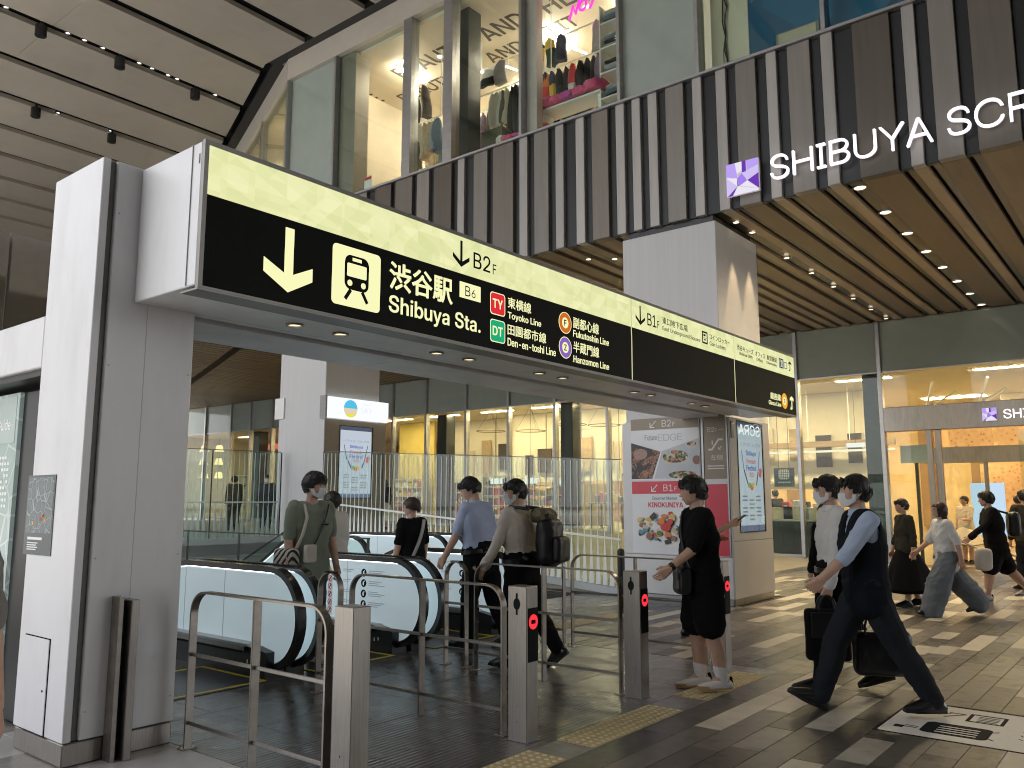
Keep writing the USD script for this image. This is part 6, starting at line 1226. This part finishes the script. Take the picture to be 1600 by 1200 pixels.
    face = Manifold.batch_hull([bx_(.022, .14, -.1, .1, -.14, .012), bx_(.042, .14, -.1, .1, .0, .026)])
    low = Manifold.batch_hull([bx_(.004, .14, -.1, .1, -.2, -.006), bx_(-.02, .14, -.1, .1, -.2, -.022), bx_(-.035, .02, -.1, .1, -.2, -.034), bx_(-.1, .02, -.1, .1, -.2, -.047)])
    if hair == 'short': obj('hair', tufts(cap((-.008, 0, .015), (.0605, .0495, .062), [face, low]), 80, .016, -.004, .024, .03), hm, t, smooth=50)
    elif hair == 'fluffy': obj('hair', tufts(cap((-.004, 0, .020), (.066, .0545, .063), [Manifold.batch_hull([bx_(.024, .14, -.1, .1, -.14, .008), bx_(.05, .14, -.1, .1, .0, .022)]), low]), 150, .024, .006, .026, .03, .013), hm, t, smooth=50)
    elif hair in ('bob', 'long'):
        obj('hair', cap((-.006, 0, .008), (.066, .062, .068), [Manifold.batch_hull([bx_(.020, .14, -.034, .034, -.2, .020), bx_(.04, .14, -.05, .05, -.2, .030)]), bx_(-.2, .2, -.2, .2, -.3, -.058)]), hm, t, smooth=50)
        if hair == 'long': obj('hair_length', soft(hull(hs(-.03, .03, -.02, .03), hs(-.03, -.03, -.02, .03), hs(-.035, .025, -.10, .022), hs(-.035, -.025, -.10, .022)), .012, 3, .008, 30, sd_), hm, t, smooth=50)
    elif hair == 'bun':
        obj('hair', cap((-.010, 0, .014), (.066, .057, .060), [face, low]), hm, t, smooth=50)
        obj('hair_twist', soft(hull(hs(-.058, 0, .025, .018), hs(-.062, .004, -.03, .015)), .01, 3, .006, 40, sd_), hm, t, smooth=50)
        c1 = Mb().tube([q(-.080 + .012 * math.cos(a), -.006 + .010 * math.sin(a), .0 + .026 * math.sin(2 * a)) for a in np.linspace(0, 2 * math.pi, 15)], .004, 6); obj('hair_clip', c1, mat('clip_pale', (.55, .45, .33), .3, .3), t, smooth=True)
    if hair in ('short', 'fluffy'):      # close-cropped sides and nape
        crop = cap((-.011, 0, .004), (.0585, .0465, .060), [Manifold.batch_hull([bx_(-.004, .14, -.1, .1, -.14, -.010), bx_(.014, .14, -.1, .1, -.02, .030), bx_(.03, .14, -.1, .1, -.02, .06)]), Manifold.batch_hull([bx_(-.02, .14, -.1, .1, -.2, -.030), bx_(-.1, .02, -.1, .1, -.2, -.056)])])
        obj('cropped_hair', crop, hm, t, smooth=50)
    # clothes
    tr_ = []
    wst = .067 * rr + .024 if collar else .062 * rr + .010
    if style == 'trousers':
        ms = [hull(S(P(-.035, .046), .064 * rr + .012), S(P(-.035, -.046), .064 * rr + .012), S(P(.045, .046), wst), S(P(.045, -.046), wst))]
        for k in 'LR': ms += leg(k, .014 * loose + .004, 1.25 * loose, .985)
        obj('trousers', soft(union(ms), .026, 6, .006 * (1 + .5 * (loose - 1)), 9, sd_, .35), W[bottom], t, smooth=True)
    elif style == 'shorts':
        ms = [hull(S(P(-.035, .046), .066 * rr + .014), S(P(-.035, -.046), .066 * rr + .014), S(P(.045, .046), .060 * rr + .012), S(P(.045, -.046), .060 * rr + .012))]
        for k in 'LR':
            h, n = J['h' + k], J['k' + k]; ms += [bone(h, .068 * rr + .016, h + (n - h) * .88, .060 * rr + .022)]
        obj('shorts', soft(union(ms), .026, 5, .006, 9, sd_, .3), W[bottom], t, smooth=True)
    elif style == 'skirt':
        kz = P(.02); low_ = (J['aL'] + J['aR']) / 2; lowp = kz + (low_ - kz) * skirtlen; lowp = D2(lowp[0], lowp[1], lowp[2])
        V, F = [], []; nr, na = 14, 36
        for i in range(nr):
            f = i / (nr - 1); c0 = kz + (lowp - kz) * f; ra = (.075 + (.075 + .10 * loose) * f ** .8) * H; rb = (.085 + (.06 + .09 * loose) * f ** .8) * H
            for j in range(na):
                a = j * 2 * math.pi / na; w = 1 + .10 * f * math.sin(7 * a + sd_) + .05 * f * math.sin(13 * a + 2 * f)
                V.append((c0[0] + ra * w * math.cos(a), c0[1] + rb * w * math.sin(a), c0[2] + .01 * math.sin(5 * a) * f))
        for i in range(nr - 1):
            for j in range(na):
                b = (i * na + j, i * na + (j + 1) % na, (i + 1) * na + (j + 1) % na, (i + 1) * na + j); F += [(b[0], b[2], b[1]), (b[0], b[3], b[2])]
        V += [tuple(kz), tuple(lowp + D2(0, 0, .02))]
        for j in range(na): F += [(nr * na, j, (j + 1) % na), (nr * na + 1, (nr - 1) * na + (j + 1) % na, (nr - 1) * na + j)]
        obj('skirt', Mb().add(V, F), W[bottom], t, smooth=True)
    ms = torso(.010 if girl or collar else .015)[1:]
    hemr = .066 * rr + (.026 if not girl else .020)
    hem = -.06 if style == 'shorts' or sleeve < 1 else -.02
    if style == 'skirt' or collar: hem = .01
    if collar: hemr = .062 * rr + .008
    ms.append(hull(S(P(hem, .048), hemr), S(P(hem, -.048), hemr), S(P(.10, .046), .056 * rr + .02), S(P(.10, -.046), .056 * rr + .02)))
    for k in 'LR': ms += arm(k, .014 if sleeve < 1 else .011, sleeve)
    ms.append(bone(P(.29), .046 * H, P(.308), .040 * H))
    obj('shirt', soft(union(ms), .024, 6, .006 if collar else .0075, 10, sd_ + 20, .35), W[top], t, smooth=True)
    if collar:
        obj('collar', soft(hull(*[S(neck + spine * u * H + D2(math.cos(a) * r * H, math.sin(a) * r * H, 0), .006 * H, 6) for u, r in ((.0, .042), (.022, .036)) for a in np.linspace(0, 2 * math.pi, 10)[:-1]]), .02, 1), W[top], t, smooth=40)
    if collar and style == 'trousers' and not vest:
        c0 = P(.040); rb, ra = .046 * H * fat + wst + .004, wst + .008; ring_ = [c0 + fwd * ra * math.cos(a) + side * rb * math.sin(a) + fwd * .004 * H for a in np.linspace(0, 2 * math.pi, 33)]
        obj('belt', sweep_rect(ring_, .042, .014, spine), W['leather'], t, smooth=40); obj('belt_buckle', sweep_rect([ring_[1] + fwd * .004, ring_[0] + fwd * .005, ring_[-2] + fwd * .004], .04, .008, spine), STEEL, t)
    if vest:
        ms = [m for m in torso(.030)[1:]]; ms.append(hull(S(P(-.03, .048), .066 * rr + .030), S(P(-.03, -.048), .066 * rr + .030), S(P(.1, .046), .058 * rr + .032), S(P(.1, -.046), .058 * rr + .032)))
        vm = union(ms)
        for k, s in (('L', 1), ('R', -1)): vm = vm - bone(J['s' + k] + side * s * .012 * H, .036 * H, J['s' + k] + side * s * .02 * H - spine * .06 * H, .034 * H)
        vm = vm - Manifold.batch_hull([S(P(.34, 0, .10), .05 * H), S(P(.2, 0, .12), .02 * H), S(P(.33, 0, .02), .032 * H)])
        obj('waistcoat', soft(vm, .024, 4, .004, 10, sd_ + 40, .3), W[vest], t, smooth=True)
    if sleeve >= 1 and sleeve < 2:
        for k in 'LR':
            el_, w = J['e' + k], J['w' + k]; p = el_ + (w - el_) * (sleeve - 1); d = (w - el_) / np.linalg.norm(w - el_)
            obj('cuff', soft(bone(p - d * .03, .0245 * H + .014, p + d * .02, .0225 * H + .015), .02, 2, .003, 20, sd_), W[top], t, smooth=True)
    for k in 'LR':
        fd, fu, a = J['fd' + k], J['fu' + k], J['a' + k]; sdv = np.cross(fu, fd); sdv /= np.linalg.norm(sdv)
        he, to = J['heel' + k], J['toe' + k]; hi = .030 if shoe == 'shoewhite' else .024
        up_ = hull(S(a + fu * (.006 if shoe != 'shoewhite' else -.010) * H, .024 * H + (.006 if shoe != 'shoewhite' else .002)), S(he + fu * .020 * H, .019 * H + .004), S(he + fu * .02 * H + fd * .04 * H, .02 * H), *[S(to + fu * .013 * H - fd * f * H + sdv * w * H, r * H, 8) for f, w, r in ((.0, .006, .011), (.0, -.006, .011), (.035, .017, .013), (.035, -.017, .013), (.06, .0, .021))])
        obj('shoe', soft(up_, .016, 3), W[shoe], t, smooth=True)
        sl = hull(*[S(p + sdv * w * H + fu * z, .004, 6) for z in ((.003, .030) if shoe == 'shoewhite' else (.003, .018)) for p, w in ((he - fd * .012 * H, .012), (he - fd * .012 * H, -.012), (he + fd * .05 * H, .02), (he + fd * .05 * H, -.02), (to - fd * .03 * H, .027), (to - fd * .03 * H, -.027), (to + fd * .008 * H, .012), (to + fd * .008 * H, -.012))])
        obj('shoe_sole', Mb().tm_add(sl), W[sole] if sole else W['shoeblack'], t)
        if shoe == 'shoewhite':
            lm_ = Mb()
            for i in range(4):
                c_ = to - fd * (.050 + .012 * i) * H + fu * (.030 + .0055 * i) * H; lm_.tube([c_ - sdv * .014 * H - fu * .004, c_ + fu * .004, c_ + sdv * .014 * H - fu * .004], .0035, 5)
            obj('laces', lm_, W['black'], t); obj('heel_tab', soft(hull(S(he + fu * .05 * H - fd * .012 * H, .008 * H, 8), S(he + fu * .02 * H - fd * .016 * H, .008 * H, 8)), .01, 1), W['black'], t)
        if sock: obj('sock', soft(bone(a, .028 * H, a + (J['k' + k] - a) * .24, .0335 * H), .02, 2), W[sock], t, smooth=True)
    yr = rad(yaw); Rz = np.array([[math.cos(yr), -math.sin(yr), 0], [math.sin(yr), math.cos(yr), 0], [0, 0, 1]])
    J.update(chest=P(.2, 0, .075), back=P(.2, 0, -.085), waist=P(.03), neck=neck, hc=hc, P=P)
    J['world'] = lambda p: Rz @ np.asarray(p) + D2(pos[0], pos[1], pos[2] if len(pos) > 2 else 0)
    J['t'] = t
    return J
def bagbody(p, yaw, sx, sy, sz, r=.03, wr=.006, seed=1):
    m = hull(*[S((a * (sx / 2 - r), b * (sy / 2 - r), c * (sz / 2 - r)), r, 10) for a in (1, -1) for b in (1, -1) for c in (1, -1)])
    t = soft(m, .025, 4, wr, 12, seed); c, s = math.cos(math.radians(yaw)), math.sin(math.radians(yaw)); v = np.array(t.vertices)
    t.vertices = np.stack([v[:, 0] * c - v[:, 1] * s + p[0], v[:, 0] * s + v[:, 1] * c + p[1], v[:, 2] + p[2]], 1); return t
def strap(J, pts, w=.035):
    """strap lying over the body: list of local points"""
    return Mb().tube([J['world'](p) for p in pts], w / 2, 6)
def sash(J, s0, s1, H, depth=.13, front=True, n=14, w=.02, off=0.0):
    """points over the torso from shoulder side s0 (1 left, -1 right) to hip side s1, front or back"""
    out = []
    for i in range(n):
        f = i / (n - 1); lat = (s0 * .075) * (1 - f) + (s1 * .095) * f; u = .315 * (1 - f) + (-.01) * f
        d = (1 if front else -1) * (depth * (math.sin(math.pi * (.12 + .76 * f)) ** .5) + off) / H
        out.append(J['P'](u, lat, d))
    return out
# 1 man in green
J = person('person in a sage green T-shirt and white mask stepping off the second escalator', (5.18, 6.72, .006), -88, 1.80, lean=2, head=(18, 6), legL=(4, 6, 0), legR=(-8, 6, -6), armL=(2, 7, 12), armR=(-4, 9, 14), top='sage', sleeve=.85, bottom='denim', hair='fluffy', mask=True, shoe='shoewhite', sole='white')
obj('chest_print', place(sg.box(0, 0, .085, .014), J['P'](.205, .055, .083), (0, -1, 0), (0, 0, 1), .002), PRINTK, J['t'])
t = thing('tote_bag', 'black and cream checked tote hanging at the hip of the man in green', 'bag', tuple(J['world']((0, -.27, .95))))
obj('body', bagbody(J['world']((-.02, -.25, .93)), -88, .30, .10, .33, .03, .012, 3), nodes('check_cloth', {'g': ('geometry', {}), 'w': ('wave_texture', {'wave_type': 'bands', 'bands_direction': 'diagonal', 'scale': 9.0, 'distortion': 5.0}), 'r': ('rgb_ramp', {'ramp': [(.35, (.02, .02, .02)), (.55, (.55, .51, .44))]}), 'p': ('principled_bsdf', {'roughness': .85})}, [('g.position', 'w.vector'), ('w.fac', 'r.fac'), ('r.color', 'p.base_color')]), t, smooth=True)
obj('strap', Mb().tube([J['world'](p) for p in [J['P'](.08, -.13, .05), J['P'](.16, -.11, .075), J['P'](.25, -.085, .072), J['P'](.312, -.075, .03), J['P'](.31, -.075, -.03)]], .016, 6), W['offwhite'], t, smooth=True)
t = thing('crossbody_bag', 'cream pouch with thin black strap across the green T-shirt', 'bag', tuple(J['world']((.1, -.1, 1.05))))
obj('body', bagbody(J['world'](J['P'](.06, -.075, .10)), -88, .06, .13, .17, .02, .004, 4), W['offwhite'], t, smooth=True); obj('strap', strap(J, sash(J, 1, -1, 1.8, .155), .016), W['leather'], t, smooth=True)
# 2, 3 women on the third escalator
person('person with a black bob and loose white blouse seen from behind on the third escalator', (6.70, 8.24, -.003), 88, 1.66, girl=True, armL=(6, 12, 14), armR=(6, 12, 14), top='offwhite', sleeve=1.3, bottom='black', loose=1.2, hair='bob', fat=1.08)
J = person('person with pinned up brown hair in a black T-shirt with pale strap across her back', (6.95, 7.10, .006), 92, 1.575, girl=True, head=(22, 4), armL=(4, 12, 10), armR=(-2, 14, 12), legL=(3, 4, 0), legR=(-5, 4, 0), top='black', sleeve=.8, bottom='black', hair='bun', hairm=HAIRBR, fat=1.02)
t = thing('shoulder_strap', 'pale grey bag strap running across the back of the black T-shirt, small bag in front', 'bag', tuple(J['world']((0, 0, 1.1))))
bk = sash(J, -1, 1, 1.575, .125, front=False)
obj('strap', Mb().tube([J['world'](p) for p in bk], .021, 6), mat('strap_grey', (.42, .40, .36), .8), t, smooth=True); obj('body', bagbody(J['world'](J['P'](.0, .12, .06)), 92, .16, .08, .18, .02, .004, 6), W['offwhite'], t, smooth=True)
# 4, 5 men entering
J = person('person in a light blue short-sleeved shirt and black trousers reaching for the escalator handrail', (6.90, 5.98), 100, 1.81, lean=7, head=(35, 24), legL=(12, 8, 4), legR=(-14, 10, -10), armL=(12, 8, 12), armR=(-6, 10, 10), top='lightblue', sleeve=.8, bottom='black', hair='short', fat=1.14, collar=True)
J = person('person in a cream long-sleeved shirt carrying a black backpack towards the escalator', (6.34, 4.98), 98, 1.74, lean=4, head=(48, 6), legL=(8, 6, 2), legR=(-13, 24, -34), armL=(14, 9, 14), armR=(-8, 9, 10), top='creamshirt', sleeve=1.9, bottom='black', hair='short', mask=True, fat=1.04, collar=True)
obj('wristband', soft(bone(J['wL'] - J['wdL'] * .01, .0345, J['wL'] - J['wdL'] * .025, .035), .02, 1), W['leather'], J['t'])
b0 = J['world'](J['P'](.13, -.03, -.165))
t = thing('backpack', 'bulging black backpack with a patterned cloth on top, over the cream shirt', 'backpack', tuple(b0))
obj('body', bagbody(b0, 98, .20, .31, .46, .09, .014, 7), W['leather'], t, smooth=True); obj('pocket', bagbody(J['world'](J['P'](.09, -.03, -.235)), 98, .09, .24, .24, .04, .006, 8), W['leather'], t, smooth=True)
obj('cloth', bagbody(J['world'](J['P'](.275, -.03, -.14)), 98, .20, .25, .13, .05, .03, 9), nodes('camo_cloth', {'g': ('geometry', {}), 'v': ('voronoi_texture', {'scale': 22.0}), 'bw': ('rgb_to_bw', {}), 'r': ('rgb_ramp', {'ramp': [(.3, (.03, .03, .02)), (.5, (.28, .24, .15)), (.7, (.10, .09, .06))]}), 'p': ('principled_bsdf', {'roughness': .85})}, [('g.position', 'v.vector'), ('v.color', 'bw.color'), ('bw.val', 'r.fac'), ('r.color', 'p.base_color')]), t, smooth=True)
for s in (1, -1): obj('strap', Mb().tube([J['world'](p) for p in [J['P'](.05, s * .085, -.09), J['P'](.08, s * .085, .0), J['P'](.16, s * .085, .082), J['P'](.25, s * .08, .078), J['P'](.335, s * .07, .01), J['P'](.315, s * .06, -.10)]], .02, 6), W['leather'], t, smooth=True)
# 6 man in black standing, 7 phone
J = person('person in a black T-shirt, black shorts and white sneakers walking past the third bollard', (6.56, 3.22), 132, 1.725, lean=3, head=(-4, 4), legL=(-4, 8, 0), legR=(6, 10, -6), armL=(20, 10, 30), armR=(-16, 8, 8), top='black', sleeve=.95, bottom='black', style='shorts', shoe='shoewhite', sole='sole', sock='white', hair='fluffy', fat=1.10)
obj('watch', soft(bone(J['wL'] - J['wdL'] * .012, .0345, J['wL'] - J['wdL'] * .035, .036), .02, 1), W['leather'], J['t'])
t = thing('waist_bag', 'black crossbody pouch worn in front by the man in black shorts', 'bag', tuple(J['world'](J['P'](.02, .06, .14))))
obj('body', bagbody(J['world'](J['P'](-.005, .05, .115)), 132, .12, .26, .24, .05, .01, 11), W['leather'], t, smooth=True); obj('strap', strap(J, sash(J, -1, 1, 1.725, .15), .025), W['leather'], t, smooth=True); obj('print', bagbody(J['world'](J['P'](-.02, .085, .145)), 132, .02, .08, .07, .008, .001, 12), W['grey'], t, smooth=True)
J = person('person with brown hair in dark clothes looking at a phone behind the man in black', (9.12, 4.62), -48, 1.70, head=(0, 28), lean=3, legL=(3, 4, 0), legR=(-4, 4, 0), armL=(20, 8, 62), armR=(36, 4, 78), top='darkolive', sleeve=.9, bottom='black', hair='short', hairm=HAIRBR)
p = J['world'](J['handR']); t = thing('mobile_phone', 'black mobile phone held out by the person behind the man in black', 'phone', tuple(p))
obj('body', Mb().tm_add(trimesh.Trimesh(*(lambda q: (np.asarray(q.vertices) @ trimesh.transformations.euler_matrix(0, math.radians(-35), math.radians(-48))[:3, :3].T + p + (0.02, -.02, .02), q.faces))(trimesh.creation.box((.15, .072, .009))), process=False)), BLACK, t)
obj('screen', Mb().tm_add(trimesh.Trimesh(*(lambda q: (np.asarray(q.vertices) @ trimesh.transformations.euler_matrix(0, math.radians(-35), math.radians(-48))[:3, :3].T + p + (0.016, -.0155, .0262), q.faces))(trimesh.creation.box((.14, .066, .002))), process=False)), mat('phone_glass', (.03, .035, .05), .1), t)
# 8, 9 two men striding left
J = person('person in dark waistcoat and rolled light blue shirt striding left over the floor sign', (6.62, 1.92), 124, 1.80, lean=2, head=(4, 0), legL=(-25, 6, 2), legR=(30, 12, 26), armL=(34, 7, 12), armR=(-22, 9, 14), top='blueshirt', sleeve=1.12, bottom='charcoal', hair='short', mask=True, vest='navyvest', collar=True, loose=1.12, grip=.75)
v8 = J
p = J['world'](J['handR']); t = thing('black_holdall', 'soft black leather holdall hanging behind the legs of the man in the waistcoat', 'bag', tuple(p))
obj('body', bagbody(p + (0.0, -.05, -.36), 124, .44, .14, .34, .06, .012, 15), W['leather'], t, smooth=True)
for s in (-.05, .05): obj('handle', Mb().tube([p + np.array((.08 * math.cos(2.16), .12 * math.sin(a) * 0, 0)) * 0 + np.array((-.558, .829, 0)) * .14 * math.cos(a) + np.array((.829, .558, 0)) * s + np.array((0, -.05, -.22 + .24 * math.sin(a))) for a in np.linspace(0, math.pi, 11)], .009, 6), W['leather'], t, smooth=True)
J = person('person in white shirt, glasses and mask half hidden by the man in the waistcoat', (7.22, 2.33), 122, 1.77, lean=1, head=(6, 2), legL=(16, 6, 8), legR=(-18, 14, -16), armL=(6, 9, 10), armR=(-10, 9, 10), top='white', sleeve=1.95, bottom='black', hair='short', mask=True, collar=True, grip=1.0)
hc, Hh = J['hc'], 1.77
gl = Mb()
for s in (1, -1): gl.tube([hc + np.array((.054 * Hh, s * .019 * Hh + .014 * Hh * math.cos(a), .002 * Hh + .011 * Hh * math.sin(a))) for a in np.linspace(0, 2 * math.pi, 13)], .0018, 5).tube([hc + np.array((.052 * Hh, s * .033 * Hh, .004 * Hh)), hc + np.array((.0, s * .047 * Hh, .006 * Hh))], .0018, 5)
obj('glasses', gl, BLACK, J['t'])
p = J['world'](J['handL']); t = thing('briefcase', 'upright black briefcase bag carried by the man in the white shirt', 'bag', tuple(p))
obj('body', bagbody(p + (0, 0, -.30), 122, .34, .11, .40, .03, .006, 16), W['black'], t, smooth=True); obj('flap', bagbody(p + (-.035, -.05, -.22), 122, .32, .02, .20, .008, .002, 17), W['leather'], t, smooth=True)
for s in (-.04, .04): obj('handle', Mb().tube([p + np.array((-.53, .848, 0)) * .07 * math.cos(a) + np.array((.848, .53, 0)) * s + np.array((0, 0, -.11 + .12 * math.sin(a))) for a in np.linspace(0, math.pi, 9)], .008, 6), W['leather'], t, smooth=True)
# farther walkers
person('person in a dark brown blouse and long black skirt walking left before the shop door', (13.45, 3.30), 128, 1.57, girl=True, head=(0, 5), legL=(8, 8, 4), legR=(-10, 8, -8), armL=(-6, 10, 10), armR=(8, 10, 10), top='darkolive', sleeve=1.4, bottom='black', style='skirt', skirtlen=.82, hair='short', hairm=HAIRBR)
J = person('person in a white T-shirt and wide grey jeans striding left', (12.75, 2.62), 126, 1.575, girl=True, lean=3, legL=(26, 8, 10), legR=(-30, 12, -18), armL=(-24, 12, 14), armR=(20, 10, 26), top='white', sleeve=.95, bottom='jeans', loose=2.3, hair='long', hairm=HAIRBR)
p = J['world'](J['P'](.02, .02, -.22)); t = thing('tote_bag', 'cream cloth bag swinging behind the woman in wide jeans', 'bag', tuple(p)); obj('body', bagbody(p + (.05, -.12, -.06), 126, .22, .12, .30, .05, .014, 21), W['offwhite'], t, smooth=True); obj('strap', Mb().tube([p + (.02, -.06, .08), J['world'](J['P'](.15, -.03, -.14)), J['world'](J['P'](.29, -.06, -.05))], .012, 6), W['offwhite'], t, smooth=True)
J = person('person in a black jacket and black shorts with white socks walking away to the door', (15.25, 2.40), 112, 1.715, lean=6, head=(-20, 0), legL=(20, 12, 4), legR=(-22, 20, -16), armL=(30, 14, 14), armR=(-26, 10, 10), top='black', sleeve=1.9, bottom='black', style='shorts', shoe='shoewhite', sole='grey', sock='white', hair='fluffy', fat=1.22)
p = J['world'](J['P'](.16, -.06, -.19)); t = thing('backpack', 'black backpack on the person in the black jacket by the door', 'backpack', tuple(p)); obj('body', bagbody(p, 112, .18, .28, .40, .07, .012, 23), W['leather'], t, smooth=True); obj('strap', Mb().tube([p + (0, 0, .15), J['world'](J['P'](.32, -.06, -.03)), J['world'](J['P'](.2, -.07, .08))], .02, 6), W['leather'], t, smooth=True)
person('person in a pale dress standing in the doorway before the blue screen', (23.4, 4.30), 150, 1.66, girl=True, armL=(20, 8, 70), armR=(4, 10, 10), top='dress', sleeve=.8, bottom='dress', style='skirt', skirtlen=.52, hair='bun', loose=1.2)
person('person in a brown top at the right picture edge walking to the door', (17.3, 2.22), 40, 1.74, legL=(12, 8, 0), legR=(-12, 10, -8), top='darkolive', sleeve=1.8, bottom='charcoal', hair='short')
person('person in grey standing deep inside the entrance', (25.0, 3.35), 60, 1.68, top='grey', sleeve=1.8, bottom='black', hair='bob', girl=True)
person('person in white inside the entrance at the right picture edge', (20.6, 2.55), 60, 1.62, top='white', sleeve=.8, bottom='dress', style='skirt', skirtlen=.6, hair='long', hairm=HAIRBR, girl=True, legL=(10, 6, 0), legR=(-10, 8, -6))
person('person in black clothes mostly hidden behind the man in the white shirt', (9.78, 3.22), 60, 1.52, girl=True, top='black', sleeve=1.9, bottom='black', hair='bob', legL=(8, 6, 0), legR=(-8, 8, -6), fat=1.1)
person('person with a black head behind the far left guard, seen from behind in brown', (15.0, 23.3, .62), 60, 1.70, top='darkolive', sleeve=1.9, bottom='black', hair='bob', girl=True, fat=1.2)
person('person in a dark suit behind the far left guard beside the white column', (15.5, 22.3, .62), 230, 1.72, top='navyvest', sleeve=1.9, bottom='black', hair='short', mask=True)
person('person in black behind the white fins left of the woman with the hair clip', (18.6, 20.3, .62), 70, 1.62, girl=True, top='black', sleeve=1.9, bottom='offwhite', style='skirt', skirtlen=.75, hair='long')
person('person at the left picture edge of whom only a bare right arm shows', (.945, 3.312), 42, 1.70, top='grey', sleeve=.8, bottom='charcoal', hair='short', armR=(2, 11, 8))
# shop figure in a white dress behind the glass
J = person('white dressed shop dummy with one arm raised behind the glass above the black column', (22.95, 20.6, .63), 232, 1.72, girl=True, armL=(60, 20, 20), armR=(5, 10, 10), top='dress', sleeve=.3, bottom='dress', style='skirt', skirtlen=.9, hair='short', hairm=HAIRBR, loose=.6)
stage.GetPrimAtPath(J['t'].path).SetCustomDataByKey('category', 'mannequin')
for i, (x, y, yw, c) in enumerate(((24.0, 17.3, 200, 'black'), (24.9, 21.3, 120, 'grey'), (24.6, 9.6, 60, 'darkolive'), (27.5, 3.0, 30, 'black'), (28.2, 2.0, 200, 'white'), (25.2, 25.2, 10, 'black'))):
    person('shopper inside the warm hall, ' + ('behind the man in cream', 'behind the woman with the hair clip', 'above the cafe counter', 'in dark clothes past the inner doors', 'in white past the inner doors', 'far behind the screen column')[i], (x, y, fz(y)), yw, 1.62 + .03 * (i % 3), top=c, sleeve=1.6, bottom='black', hair=('short', 'bob')[i % 2], girl=bool(i % 2), legL=(6, 4, 0), legR=(-5, 4, 0))
